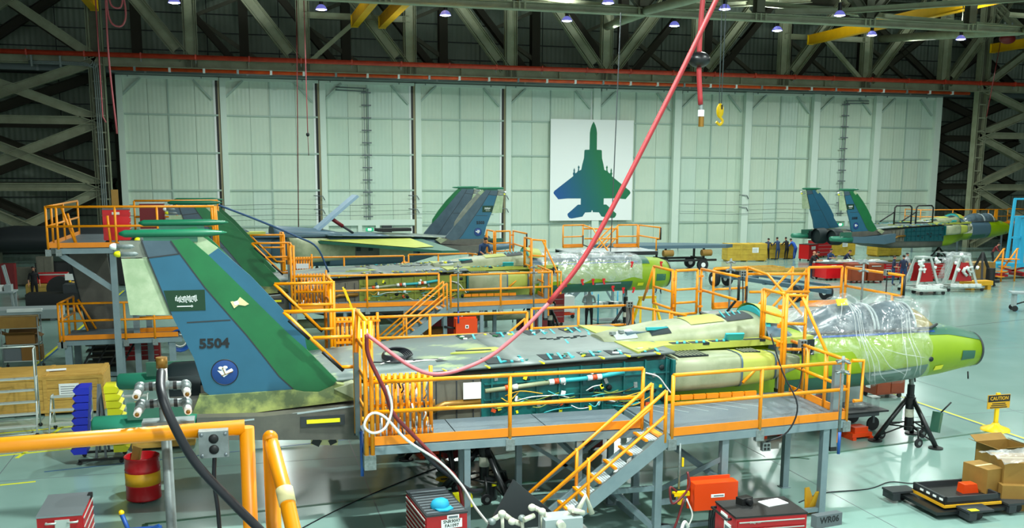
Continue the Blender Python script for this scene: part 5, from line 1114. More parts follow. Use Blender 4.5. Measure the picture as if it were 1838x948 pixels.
def crate(lab, loc, sx, sy, h, rz=0, m='wood', nb=3, label=True, group=None, lid=True):
    t = thing('wooden_crate', lab, 'crate', loc, rz, group)
    for s, nm in ((-1, 'side_board'), (1, 'side_board')):
        for k in range(nb):
            z0, z1 = .1 + (h - .12) * k / nb, .1 + (h - .12) * (k + 1) / nb - .012
            MB().b2((-sx / 2, s * sy / 2 - .015, z0), (sx / 2, s * sy / 2 + .015, z1)).build(nm, m, t)
            MB().b2((s * sx / 2 - .015, -sy / 2, z0), (s * sx / 2 + .015, sy / 2, z1)).build('end_board', m, t)
    n = max(2, int(sx / 1.0) + 1)
    for k in range(n):
        x = -sx / 2 + .06 + (sx - .12) * k / (n - 1); MB().b2((x - .05, -sy / 2 - .035, .08), (x + .05, -sy / 2 - .012, h)).build('batten', m, t)
        if lid: MB().b2((x - .05, -sy / 2, h + .012), (x + .05, sy / 2, h + .032)).build('lid_batten', m, t)
    for z in (.12, h - .06): MB().b2((-sx / 2, -sy / 2 - .036, z - .045), (sx / 2, -sy / 2 - .013, z + .045)).build('batten', m, t)
    if lid:
        for k in range(n - 1): MB().b2((-sx / 2 + sx * k / (n - 1) + .004, -sy / 2 - .02, h - .02), (-sx / 2 + sx * (k + 1) / (n - 1) - .004, sy / 2 + .02, h + .012)).build('lid_board', m, t)
    for k in range(3): MB().b2((-sx / 2 + .1 + (sx - .3) * k / 2, -sy / 2, 0), (-sx / 2 + .2 + (sx - .3) * k / 2, sy / 2, .1)).build('skid', m, t)
    MB().b2((-sx / 2 + .02, -sy / 2 + .02, .1), (sx / 2 - .02, sy / 2 - .02, .14)).build('bottom_board', m, t)
    if label:
        p = MB().b2((sx * .12, -sy / 2 - .042, h * .5), (sx * .12 + min(.5, sx * .2), -sy / 2 - .034, h * .8)).build('paper_label', 'paper', t)
        for k in range(4): MB().b2((sx * .12 + .04, -sy / 2 - .045, h * (.55 + .055 * k)), (sx * .12 + min(.4, sx * .16), -sy / 2 - .041, h * (.565 + .055 * k))).build('print_line', 'mid_grey', p)
    return t
def carton(lab, loc, sx, sy, h, rz=0, m='card', opened=False, tape=True, group=None):
    t = thing('cardboard_box', lab, 'box', loc, rz, group)
    if opened:
        b = MB()
        for a in (((-sx / 2, -sy / 2, 0), (sx / 2, -sy / 2 + .01, h)), ((-sx / 2, sy / 2 - .01, 0), (sx / 2, sy / 2, h)), ((-sx / 2, -sy / 2, 0), (-sx / 2 + .01, sy / 2, h)), ((sx / 2 - .01, -sy / 2, 0), (sx / 2, sy / 2, h)), ((-sx / 2, -sy / 2, 0), (sx / 2, sy / 2, .01))): b.b2(*a)
        b.build('carton', m, t)
        MB().box((0, -sy / 2 - .1, h + .04), (sx, .22, .008), 0, 0, -.5).build('flap', m, t); MB().box((0, sy / 2 + .1, h + .04), (sx, .22, .008), 0, 0, .5).build('flap', m, t)
        MB().box((sx / 2 + .1, 0, h - .03), (.22, sy, .008), 0, .5).build('flap', m, t); MB().box((-sx / 2 - .1, 0, h + .03), (.22, sy, .008), 0, .4).build('flap', m, t)
    else:
        MB().b2((-sx / 2, -sy / 2, 0), (sx / 2, sy / 2, h)).build('carton', m, t)
        for s in (-1, 1): MB().b2((-sx / 2, min(s * .004, s * sy / 2), h), (sx / 2, max(s * .004, s * sy / 2), h + .006)).build('flap', m, t)
        if tape: MB().b2((-sx / 2 - .002, -.03, h + .006), (sx / 2 + .002, .03, h + .008)).build('parcel_tape', 'tape_cream', t)
    return t

# nearest jet: jacks
def tripod_jack(lab, loc, h, rz=0, spread=0.75, hub=1.0):
    t = thing('tripod_jack', lab, 'jack', loc, rz)
    MB().cyl((0, 0, .28), .1, hub - .15, 16).build('cylinder', 'black_paint', t); MB().cyl((0, 0, .62), .105, .2, 16).build('white_band', 'off_white', t)
    MB().cyl((0, 0, hub - .1), .13, .16, 16).build('collar', 'black', t); MB().cyl((0, 0, hub + .06), .085, max(.05, (h - hub - .06) * .6), 16).build('ram', 'black_paint', t)
    MB().cyl((0, 0, hub + .05 + max(.05, (h - hub - .06) * .6)), .055, max(.04, (h - hub - .06) * .4), 16).build('ram_rod', 'galvanised', t)
    for k in range(3):
        a = 2 * math.pi * k / 3 + .6; c, s = math.cos(a), math.sin(a)
        l = MB().tube([(c * .1, s * .1, hub), (c * spread, s * spread, .05)], .06, 10).build('leg', 'black_paint', t)
        MB().cyl((c * spread, s * spread, 0), .17, .03, 18).build('foot_pad', 'black', l)
        b = a + 2 * math.pi / 3
        f = .62; tb(t, 'tie_rod', [(c * spread * f, s * spread * f, hub * (1 - f) + .02), (math.cos(b) * spread * f, math.sin(b) * spread * f, hub * (1 - f) + .02)], .018, 'black', 6)
        tb(t, 'tie_rod', [(c * spread * .9, s * spread * .9, .14), (0, 0, .42)], .018, 'black', 6)
    for a in (.1, 2.3, 4.3):
        c, s = math.cos(a), math.sin(a); w = MB().cyl((c * .6, s * .6 - .03, .11), .11, .06, 16, 'y').build('wheel', 'rubber', t); MB().cyl((c * .6, s * .6 - .035, .11), .05, .07, 12, 'y').build('hub_cap', 'galvanised', w)
        tb(t, 'wheel_arm', [(c * .6, s * .6, .13), (c * .52, s * .52, .42), (c * .2, s * .2, .45)], .025, 'black', 6)
    return t
t = tripod_jack('black tripod jack under the nose of the nearest jet', (15.72, 20.4, 0), 1.64, 0.2, .8, 1.05)
MB().box((.62, -.3, .48), (.2, .2, .5), .4, .3).build('pump_tank', 'fuse_green', t); tb(t, 'pump_handle', [(.66, -.35, .7), (.85, -.5, 1.0)], .02, 'black')
t = tripod_jack('black tripod jack under the body of the nearest jet behind the steps', (4.62, 18.95, 0), 1.19, .25, .95, .98)
MB().cyl((.0, -.3, .02), .12, .42, 14).build('pump_tank', 'black_paint', t); MB().box((0, -.425, .35), (.1, .01, .08)).build('yellow_label', 'sign_yellow', t)
t = tripod_jack('black tripod jack beyond the far side of the nearest jet', (4.3, 21.35, 0), 1.19, 2.0, .95, .98)
for jx, jy, n in ((7.7, 38.0, 'middle'), (12.0, 38.0, 'middle')):
    tripod_jack('black tripod jack under the %s of the middle jet' % ('body' if jx < 9 else 'forward body'), (jx, jy, 0), 1.13 if jx < 9 else 1.68, .4, .8, .9 if jx < 9 else 1.0)
tripod_jack('black tripod jack under the nose of the middle jet', (15.3, 38.1, 0), 1.72, .4, .7, 1.0)
tripod_jack('dark tripod jack under the farthest jet', (51.5, 64.8, 0), 1.12, .4, .8, .9)
tripod_jack('dark tripod jack under the far jet with the raised speed brake', (4.2, 57.1, 0), 1.28, .4, .8, 1.0)
def jack_stand(lab, loc, rz=0):
    t = thing('orange_stand', lab, 'stand', loc, rz)
    MB().b2((-.3, -.2, .06), (.3, .2, .16)).build('base', 'orange_box', t); MB().b2((-.2, -.16, .16), (.2, .16, .3)).build('block', 'orange_box', t)
    for x in (-.26, .26): MB().b2((x - .05, -.24, 0), (x + .05, .24, .07)).build('runner', 'orange_box', t)
jack_stand('orange base stand under the right part of the near platform', (12.64, 21.7, 0), .1)
jack_stand('orange base stand behind the grey trolley by the nose', (14.7, 21.0, 0), .1)
jack_stand('orange base stand beside the wheel under the left part of the near platform', (4.1, 22.1, 0), .1)
t = thing('caster_wheel', 'single grey caster wheel under the left corner of the near platform', 'wheel', (3.45, 22.3, 0))
MB().cyl((0, -.05, .2), .2, .08, 20, 'y').build('tyre', 'rubber', t); MB().cyl((0, -.06, .2), .15, .1, 18, 'y').build('disc', 'light_grey', t); MB().bar((0, 0, .2), (.1, 0, .75), .06).build('fork', 'galvanised', t)

# long sledge beam under the nearest jet
t = thing('floor_beam', 'grey beam with a row of holes and red dolly under the nearest jet', 'beam', (6.2, 21.6, 0))
MB().b2((-2.2, -.15, .75), (2.2, .15, .95)).build('beam', 'bay_grey', t)
for k in range(14): MB().b2((-2 + .3 * k, -.16, .82), (-1.9 + .3 * k, -.15, .88)).build('slot', 'bay_dark', t)
for x in (-1.7, 1.7): MB().b2((x - .2, -.2, .1), (x + .2, .2, .75)).build('dolly', 'red_dark', t); caster(t, x, 0, .1)
# carts in front
t = tool_cart('red tool cart with dark ribbed top carrying a blue cap', (3.02, 15.82, 0), .68, 1.35, 1.05, .08, 'red_tool', 'dark_grey', 9)
for k in range(9): MB().b2((-.32, -.6 + .135 * k, 1.05), (.32, -.55 + .135 * k, 1.058)).build('mat_rib', 'mid_grey', t)
q = MB().b2((-.0, -.69, .955), (.2, -.68, 1.015)).build('notice', 'paper', t); MB().b2((.02, -.692, .965), (.18, -.689, 1.0)).build('notice_table', 'mid_grey', q)
q = MB().b2((-.1, -.69, .8), (.25, -.68, .945)).build('number_label', 'paper', t)
text('cart_number', 'SNR9097', .075, 'number_black', q, (.075, -.692, .91), FRONT, .001, bold=.002); text('cart_number', 'FA1097', .075, 'number_black', q, (.075, -.692, .84), FRONT, .001, bold=.002)
t = thing('cap', 'crumpled bright blue cap on the red cart', 'cap', (3.02, 15.45, 1.06), .3)
MB().loft([[(.16 * k * math.cos(a), .13 * k * math.sin(a) * (1 + .15 * math.sin(3 * a)), z) for a in [2 * math.pi * i / 16 for i in range(16)]] for k, z in ((1, 0), (1.02, .05), (.85, .11), (.45, .145), (.05, .15))]).build('crown', 'cap_blue', t)
MB().prism([(-.14, -.08), (.02, -.14), (.16, -.06), (.14, -.2), (0, -.26), (-.13, -.2)], 0, .02, 'xy').build('peak', 'cap_blue', t)
t = tool_cart('red tool cart with black top, papers and camera at the bottom right', (8.25, 14.3, 0), 1.25, .82, 1.0, -.06, 'red_tool', 'black', 6, 'y-')
MB().tube([(-.66, -.3, .93), (-.74, -.3, .93), (-.74, .3, .93), (-.66, .3, .93)], .025, 8).build('push_handle', 'black', t)
q = MB().b2((-.645, -.25, .55), (-.63, .0, .8)).build('number_label', 'paper', t)
MB().b2((-.648, -.22, .6), (-.644, -.03, .75)).build('label_table', 'mid_grey', q); MB().b2((-.645, -.1, .82), (-.63, .15, .92)).build('paper_label', 'paper', t)
text('cart_lettering', 'Snap-on', .06, 'silver_frame', t, (-.3, -.44, .9), FRONT, .001)
tag(MB().box((0, 0, .006), (.42, .28, .012), .2).build('paper_sheet', 'paper', loc=(8.55, 14.42, 1.0)), 'white paper sheets lying on the black topped red cart', 'paper')
t = thing('camera_box', 'small black camera like box on the black topped red cart', 'camera', (8.05, 14.5, 1.0), .3)
MB().b2((-.12, -.08, 0), (.12, .08, .12)).build('body', 'black', t); MB().cyl((0, -.16, .06), .05, .09, 12, 'y').build('lens', 'black_paint', t)
t = thing('floor_sign', 'low grey floor plate marked WR06 at the bottom right', 'sign', (10.4, 15.62, 0), .15)
MB().b2((-.3, -.08, 0), (.3, .08, .24)).build('block', 'mid_grey', t); text('sign_lettering', 'WR06', .17, 'number_black', t, (0, -.082, .14), FRONT, .002, bold=.004)
# orange control box
t = thing('control_box', 'bright orange control box on the leg of the near platform', 'control box', (8.1, 15.72, .78), -.03)
MB().b2((-.42, -.12, -.26), (.42, .12, .24)).build('housing', 'orange_box', t); MB().b2((-.46, .1, -.28), (.36, .14, .3)).build('back_plate', 'orange_box', t)
q = MB().b2((-.1, -.126, -.03), (.16, -.12, .03)).build('label', 'paper', t); MB().b2((-.05, -.128, -.01), (.14, -.126, .01)).build('label_text', 'mid_grey', q)
for k in range(4): MB().tube(bez([(-.05 + .06 * k, 0, -.26), (-.05 + .04 * k, .02, -.55), (-.02 + .03 * k, .05, -.78)], 4), .02, 6).build('cable', 'cable_black', t)
t = thing('filter_unit', 'yellow capped air filter with red hoses left of the orange control box', 'filter', (7.45, 15.72, .8))
MB().cyl((0, 0, -.16), .05, .16, 12).build('bowl', 'bright_yellow', t); MB().b2((-.14, -.05, 0), (.16, .05, .07)).build('head', 'bright_yellow', t); MB().cyl((-.14, 0, -.06), .05, .1, 12).build('regulator', 'black', t)
MB().tube(bez([(-.1, -.05, .1), (-.25, -.1, .2), (-.2, -.1, -.1), (0, -.1, .02), (.12, -.1, .22), (.1, -.05, .45)], 5), .022, 6).build('red_hose', 'hose_maroon', t)
MB().tube(bez([(.05, -.06, -.05), (-.1, -.1, -.45), (-.22, -.1, -.8)], 5), .022, 6).build('red_hose', 'hose_maroon', t); MB().tube(bez([(.1, -.05, -.05), (.2, -.1, -.35), (.1, -.1, -.6), (.05, -.1, -.8)], 5), .014, 6).build('white_cable', 'pvc_white', t)
MB().tube([(0, .08, .1), (0, .08, .95)], .02, 6).build('pipe', 'galvanised', t); MB().box((.05, .05, .6), (.03, .03, .16)).build('valve_handle', 'bright_yellow', t)
tag(MB().tube(bez([(7.3, 15.4, .02), (7.32, 15.35, .3), (7.4, 15.4, .42), (7.5, 15.45, .3)], 5), .03, 8).build('white_hose_end', 'pvc_white'), 'bent white hose end by the bottom of the filter', 'hose')
# dark panel and white linkage at the foot of the stairs
t = MB().prism([(-.62, -.5), (-.1, .42), (.6, -.22), (.1, -.98)], -.03, .03).build('dark_panel', 'dark_grey', loc=(4.4, 15.55, .98)); tag(t, 'tilted dark flat panel leaning against the stair foot', 'panel')
t = thing('linkage_rig', 'white jointed linkage fixture on a pale stand at the stair foot', 'fixture', (4.55, 15.05, .26))
MB().b2((-.9, -.25, .3), (.9, .25, .36)).build('tray', 'galvanised', t); 
for x in (-.8, .8):
    for y in (-.2, .2): MB().b2((x - .04, y - .04, -.26), (x + .04, y + .04, .3)).build('leg', 'galvanised', t)
rr = random.Random(5)
for k in range(9):
    x = -.75 + .17 * k; z = .62 + .12 * math.sin(k * 1.7) + (0.12 if k in (3, 4) else 0)
    MB().tube([(x, rr.uniform(-.1, .1), z), (x + .2, rr.uniform(-.1, .1), .6 + .12 * math.sin((k + 1) * 1.7))], .045, 8).build('link_arm', 'off_white', t); MB().ell((x, 0, z), (.07, .07, .06), 10, 6).build('joint', 'off_white' if k % 3 else 'galvanised', t)
    if k % 2: MB().tube([(x, 0, z), (x + .02, .02, .36)], .03, 8).build('post', 'off_white', t)
MB().b2((.1, -.2, .36), (.75, .2, .62)).build('motor_block', 'light_grey', t); MB().cyl((.35, -.32, .55), .07, .16, 12, 'y').build('knob', 'off_white', t); MB().tube([(.7, 0, .62), (.86, 0, .92), (.98, 0, .6)], .05, 8).build('elbow', 'off_white', t)
tag(MB().b2((0, 0, 0), (.32, .25, .22)).build('yellow_block', 'yellow_bin', loc=(3.55, 16.75, 0.55)), 'yellow block between the legs near the red cart', 'block')
t = thing('wedge_sign', 'yellow A frame standing on the floor behind the right cart', 'stand', (10.5, 16.3, 0), .2)
for s in (-1, 1): MB().prism([(-.16, 0), (.16, 0), (.05, .5), (-.05, .5)], -.012, .012).build('panel', 'sign_orange', t).rotation_euler = (s * .3, 0, 0)
# hydraulic table
t = thing('lift_table', 'low black hydraulic lift table with yellow edges at the bottom right', 'lift table', (13.45, 15.9, 0), -.04)
MB().b2((-.85, -.62, .1), (.85, .62, .16)).build('base_frame', 'black_paint', t); MB().b2((-.6, -.5, .26), (.62, .5, .3)).build('platform', 'black', t)
for a in (((-.6, -.5), (.62, -.46)), ((-.6, .46), (.62, .5)), ((-.6, -.5), (-.55, .5)), ((.57, -.5), (.62, .5))): MB().b2((a[0][0], a[0][1], .28), (a[1][0], a[1][1], .4)).build('side_wall', 'dark_grey', t)
for a in (((-.62, -.53), (.64, -.5)), ((-.63, -.52), (-.6, .5))): MB().b2((a[0][0], a[0][1], .2), (a[1][0], a[1][1], .25)).build('yellow_edge', 'sign_orange', t)
for x, y in ((-.82, .62), (.6, .72), (-.1, -.72), (.95, -.5)):
    MB().b2((x - .28, y - .18, .2), (x + .28, y + .18, .24)).build('outrigger', 'dark_grey', t); MB().b2((x - .26, y - .19, .06), (x - .1, y + .17, .2)).build('bracket', 'dark_grey', t); caster(t, x + .08, y, .085)
MB().prism([(.1, .3), (.45, .3), (.4, .48), (.12, .48)], -.1, .1).build('orange_bracket', 'orange_box', t)
for x, y in ((.75, .35), (.9, 0), (-.25, -.86)): MB().b2((x - .09, y - .06, .25), (x + .09, y + .06, .256)).build('warning_label', 'sign_yellow', t)
for k in range(4): MB().box((-.615, -.4 + .2 * k, .34), (.01, .1, .04)).build('white_dash', 'white', t)
# cartons at the right edge
carton('brown carton left of the plastic topped boxes at the right edge', (14.15, 16.0, 0), .42, .62, .78, .1)
carton('long brown carton carrying crumpled plastic at the right edge', (15.05, 15.75, .5), 1.3, .75, .42, -.35)
t = carton('long low carton with yellow label at the right edge', (14.95, 15.6, 0), 1.35, .7, .5, -.35, 'card', False, False); MB().b2((-.1, -.36, .15), (.1, -.35, .33)).build('yellow_label', 'sign_yellow', t)
carton('open carton behind the plastic wrap at the right edge', (15.5, 17.0, 0), .8, .7, .85, 0, 'card', True)
rr = random.Random(8); rg = []
for i in range(13):
    rg.append([(-.75 + .125 * i, -.4 + .8 * j / 9, .02 + .1 * math.sin(j / 9 * math.pi) + rr.uniform(0, .07)) for j in range(10)])
tag(MB().loft(rg, False).build('plastic_wrap', 'plastic_cloudy', loc=(14.85, 15.8, .93)), 'crumpled clear plastic wrap lying on the right cartons', 'plastic wrap')
# caution sign
t = thing('caution_sign', 'yellow floor stand with black and yellow caution sign', 'sign', (18.62, 20.76, 0), 0)
MB().lathe((0, 0, 0), [(.36, 0), (.34, .05), (.12, .13), (.07, .2)], 24).build('base', 'bright_yellow', t); MB().b2((-.05, -.03, .15), (.05, .03, .98)).build('post', 'bright_yellow', t)
p = MB().b2((-.34, -.05, .58), (.34, -.03, .94)).build('sign_panel', 'sign_orange', t); q = MB().b2((-.33, -.055, .76), (.33, -.05, .93)).build('black_header', 'number_black', p)
text('sign_lettering', 'CAUTION', .13, 'sign_orange', t, (0, -.057, .845), FRONT, .002, bold=.003, sx=.95)
for k in range(3): MB().b2((-.26 + .03 * k, -.056, .6 + .05 * k), (.26 - .03 * k, -.05, .622 + .05 * k)).build('small_print', 'number_black', p)
# cabinet, trolley and pale panel under the nose
t = thing('brown_cabinet', 'brown steel cabinet cart under the nose of the nearest jet', 'cabinet', (18.2, 24.9, 0), .05)
MB().b2((-.5, -.35, .14), (.5, .35, .74)).build('body', 'brown_cab', t); MB().b2((-.51, -.36, .74), (.51, .36, .78)).build('top', 'brown_cab', t)
for x in (-.25, .25): MB().b2((x - .23, -.37, .18), (x + .23, -.35, .7)).build('door', 'brown_cab', t)
for x in (-.4, .4): caster(t, x, -.25, .07); caster(t, x, .25, .07)
MB().b2((-.52, -.1, .3), (-.505, .1, .6)).build('paper_label', 'paper', t)
t = thing('flat_trolley', 'grey flat trolley with plastic bag in front of the nose', 'trolley', (14.9, 21.9, 0), .05)
MB().b2((-.95, -.55, .5), (.95, .55, .54)).build('bed', 'dark_grey', t); MB().b2((-.9, -.5, .4), (.7, .5, .5)).build('frame', 'mid_grey', t)
for x in (-.7, .6):
    for y in (-.4, .4): caster(t, x, y, .18, 'rubber'); MB().bar((x, y, .2), (x, y, .45), .06).build('fork', 'mid_grey', t)
tag(MB().ell((0, 0, .07), (.3, .2, .08), 12, 8).ell((.2, .05, .06), (.2, .16, .07)).build('plastic_bag', 'plastic_cloudy', loc=(15.15, 21.8, .54)), 'crumpled clear bag on the grey trolley', 'bag')
t = thing('wash_jar', 'clear square jar on the edge of the grey trolley', 'jar', (15.65, 21.75, .54)); MB().b2((-.12, -.1, 0), (.12, .1, .28)).build('jar', 'plastic_cloudy', t); MB().b2((-.13, -.11, .28), (.13, .11, .3)).build('lid', 'white', t)
t = thing('tall_cabinet', 'pale blue grey tall cabinet standing behind the near platform end', 'cabinet', (15.7, 23.4, 0)); MB().b2((-.5, -.3, .1), (.5, .3, 1.35)).build('body', 'light_grey', t); MB().b2((-.48, -.32, .14), (.48, -.3, 1.3)).build('door', 'light_grey', t)
for x in (-.4, .4): caster(t, x, -.2, .06)
t = thing('orange_tank', 'small orange motor unit by the pale cabinet', 'motor', (14.9, 23.2, 0)); MB().b2((-.25, -.2, .05), (.25, .2, .55)).build('body', 'brown_cab', t); MB().cyl((-.15, -.25, .2), .12, .1, 14, 'y').build('wheel', 'black', t)
# left foreground
t = tool_cart('red cart with steel top at the bottom left corner', (-2.98, 17.35, 0), .68, 1.15, 1.0, -.0, 'red_tool', 'aluminium', 5, 'x+')
for x in (-.13, .2): tb(t, 'pull_handle', [(x - .07, -.58, .88), (x - .07, -.63, .88), (x + .07, -.63, .88), (x + .07, -.58, .88)], .018, 'silver_frame')
MB().b2((-.07, -.6, .78), (.15, -.575, .92)).build('latch_plate', 'silver_frame', t); MB().b2((.3, .35, .95), (.37, .5, 1.02)).build('black_catch', 'black', t)
t = thing('blue_dolly', 'blue wheeled stand with yellow tipped lever at the bottom left', 'dolly', (-2.05, 18.0, 0))
MB().tube([(0, 0, .1), (-.15, .1, .5)], .04, 8).build('lever', 'blue_paint', t); MB().ell((-.15, .1, .52), (.05, .05, .05)).build('lever_tip', 'bright_yellow', t); MB().b2((-.1, -.3, .08), (.5, .3, .16)).build('frame', 'blue_paint', t)
MB().bar((-.05, -.1, .1), (.5, -.25, .35), .05).build('arm', 'blue_paint', t); caster(t, .4, -.2, .05); caster(t, -.05, .2, .05)
t = thing('waste_drum', 'red steel drum with yellow band used as a waste bin', 'drum', (-2.03, 20.35, 0))
q = MB().lathe((0, 0, .06), [(.0001, 0), (.33, 0), (.335, .02), (.33, .04), (.33, .28), (.34, .3), (.33, .32), (.33, .58), (.34, .6), (.33, .62), (.33, .84), (.345, .86), (.33, .87), (.315, .86), (.315, .05), (.0001, .05)], 32); q.build('shell', 'red_tool', t)
MB().lathe((0, 0, .36), [(.333, 0), (.336, .0), (.336, .26), (.333, .26)], 32).build('yellow_band', 'sign_orange', t)
for a in (0.5, 2.6, 4.7): caster(t, .22 * math.cos(a), .22 * math.sin(a), .035)
MB().box((.322, -.0, .84), (.02, .16, .07)).build('hand_slot', 'silver_frame', t)
t = thing('cardboard_scrap', 'torn cardboard pieces standing in the red drum', 'cardboard', (-2.03, 20.35, .6)); MB().box((-.12, .0, .25), (.03, .3, .5), .6, .25).build('scrap', 'card', t); MB().box((.1, -.05, .18), (.3, .2, .02), .3, .3).build('scrap', 'card', t); MB().box((.0, .1, .16), (.25, .2, .02), -.3, -.3).build('scrap', 'card_dark', t)
# bin rack
t = thing('bin_rack', 'sloping wheeled rack hung with blue and yellow parts bins', 'rack', (-3.2, 23.6, 0), 0)
for y in (-.3, .3): MB().bar((-.08, y, .12), (0.02, 0, 1.75), .05).build('upright', 'mid_grey', t); MB().bar((.12, y, .12), (.04, 0, 1.75), .05).build('upright', 'mid_grey', t)
for y in (-.35, .35): MB().bar((-.45, y, .1), (.5, y, .1), .05).build('foot', 'black', t); caster(t, -.42, y, .05); caster(t, .45, y, .05)
rr = random.Random(2)
for k in range(9):
    z = .25 + .17 * k; d = .22 - .016 * k
    for s, m in ((-1, 'blue_bin'), (1, 'yellow_bin')):
        if k in (1, 2) and s > 0 and False: continue
        b = thing('parts_bin', '%s plastic parts bin on the rack, %s from the floor' % (('blue', 'yellow')[s > 0], ['first', 'second', 'third', 'fourth', 'fifth', 'sixth', 'seventh', 'eighth', 'top'][k]), 'bin', (-3.18 + s * (d + .06), 23.45, z), 0, 'parts bins on the wheeled rack')
        x = s * .27
        MB().prism([(0 - .0, 0), (x, .0), (x * 1.25, .1), (x * .85, .155), (0, .155)] if s > 0 else [(0, .155), (x * .85, .155), (x * 1.25, .1), (x, 0), (0, 0)], -.24, .3).build('tray', m, b)
        if k % 3 == 1 and s < 0: MB().b2((x, -.2, .1), (x * .3, .2, .16)).build('red_tray', 'red_dark', b)
# rolling ladders
def ladder(lab, loc, rz, wd, n, step, rail, deep):
    t = thing('step_ladder', lab, 'ladder', loc, rz); H = n * step
    for s in (-1, 1):
        tb(t, 'side_rail', [(s * wd / 2, -deep / 2, 0.06), (s * wd / 2, deep * .2, H), (s * wd / 2, deep * .45, H), (s * wd / 2, deep / 2, .06)], .022, 'silver_frame')
        if rail: tb(t, 'hand_rail', [(s * wd / 2, -deep * .1, H * .6), (s * wd / 2, -deep * .02, H + .75), (s * wd / 2, deep * .45, H + .75), (s * wd / 2, deep * .45, H)], .02, 'silver_frame')
        tb(t, 'brace', [(s * wd / 2, -deep * .3, .3), (s * wd / 2, deep * .46, H * .5)], .014, 'silver_frame')
        for y in (-deep / 2, deep / 2): MB().cyl((s * wd / 2, y - .02, .05), .05, .04, 12, 'y').build('caster', 'black', t)
    if rail: tb(t, 'hand_rail', [(-wd / 2, deep * .45, H + .75), (wd / 2, deep * .45, H + .75)], .02, 'silver_frame')
    for k in range(n):
        y = -deep / 2 + deep * .7 * (k + 1) / n; MB().b2((-wd / 2, y - .1, step * (k + 1) - .03), (wd / 2, y + .1, step * (k + 1))).build('step', 'silver_frame', t)
    tb(t, 'cross_bar', [(-wd / 2, deep / 2, .2), (wd / 2, deep / 2, .2)], .016, 'silver_frame'); tb(t, 'cross_bar', [(-wd / 2, -deep / 2, .08), (wd / 2, -deep / 2, .08)], .016, 'silver_frame')
    return t
ladder('tall silver rolling step ladder at the left edge before the long crate', (-5.55, 26.6, 0), .1, 1.0, 5, .27, True, 1.1)
ladder('low silver rolling step ladder in front of the long crate', (-4.25, 26.4, 0), .0, .9, 3, .3, False, .9)
ladder('silver step ladder seen behind the yellow parts bins', (-2.75, 26.6, 0), .0, .6, 3, .26, False, .8)
crate('long pale plywood crate with paper labels at the left edge', (-5.15, 29.1, 0), 2.9, 1.5, 1.08, .0, 'wood', 3)
tag(MB().box((0, 0, .006), (.5, .25, .01), .15).build('paper_sheet', 'paper', loc=(-4.95, 29.0, 1.12)), 'white paper sheet on top of the long plywood crate', 'paper')
t = crate('wooden crate partly hidden behind the tail of the nearest jet', (-1.9, 24.6, 0), 1.4, 1.0, .95, 0, 'wood', 3, False)
t = thing('case', 'open black instrument case on the crate behind the tail', 'case', (-1.55, 24.5, 1.0)); MB().b2((-.4, -.3, 0), (.4, .3, .2)).build('shell', 'black', t); MB().box((0, .3, .45), (.8, .05, .5), 0, 0, -.2).build('lid', 'black', t)
for k in range(6): MB().box((-.3 + .1 * k, -.1 + .05 * (k % 3), .23), (.12, .08, .08), .3 * k).build('tool', ['galvanised', 'orange_box', 'white'][k % 3], t)
tool_cart('red tool chest with chrome pulls under the tail stand', (-3.4, 35.4, 0), 1.35, .6, .95, .02, 'red_tool', 'black', 4, 'y-', base=.2)
t = thing('cable_reel', 'coil of blue air hose hanging at the tail stand leg', 'hose coil', (-2.0, 34.1, 1.0))
for k in range(4): MB().tube([((.26 + .03 * k) * math.cos(a), -.05 * k, (.3 + .02 * k) * math.sin(a)) for a in [2 * math.pi * j / 20 for j in range(21)]], .03, 6, False).build('hose_loop', 'blue_paint', t)
MB().tube([(.2 * math.cos(a), -.1, .2 * math.sin(a)) for a in [2 * math.pi * j / 16 for j in range(17)]], .02, 6, False).build('white_loop', 'pvc_white', t)
# shelf cart with cartons
t = thing('wire_shelf', 'wheeled wire shelf rack carrying brown cartons at left', 'shelf', (-7.05, 35.6, 0))
for x in (-.55, .55):
    for y in (-.3, .3): tb(t, 'upright', [(x, y, .1), (x, y, 1.75)], .02, 'galvanised'); caster(t, x, y, .05)
for z in (.3, .85, 1.4): MB().b2((-.56, -.31, z - .02), (.56, .31, z)).build('shelf', 'silver_frame', t)
carton('long brown carton on the top of the wire shelf', (-7.15, 35.5, 1.4), 1.25, .5, .36, 0); carton('open brown carton on the middle of the wire shelf', (-7.05, 35.6, .85), .9, .5, .32, 0, 'card_dark', True)
carton('dark brown carton on the lowest shelf of the wire rack', (-6.75, 35.6, .3), .6, .5, .45, 0, 'card_dark'); tag(MB().b2((-.3, -.2, 0), (.3, .2, .4)).build('grey_case', 'mid_grey', loc=(-7.3, 35.6, .3)), 'grey case on the lowest shelf of the wire rack', 'case')
# upper deck of the tail stand
t = tool_cart('bright red tool chest on the high tail stand deck', (-3.62, 33.1, 4.24), .75, .5, 1.1, 0, 'red_bright', 'mid_grey', 5, 'x+'); MB().b2((-.1, -.26, .92), (.12, -.25, 1.0)).build('plate', 'white', t)
tool_cart('dark red tool chest on the high tail stand deck behind the bright one', (-2.9, 37.4, 4.24), .8, .6, 1.15, 0, 'red_dark', 'silver_frame', 5, 'x+')
tag(MB().box((0, 0, .28), (.2, .04, .56)).build('cardboard_strip', 'card', loc=(-3.62, 33.0, 5.36)), 'upright cardboard strip standing on the bright red tool chest', 'cardboard')
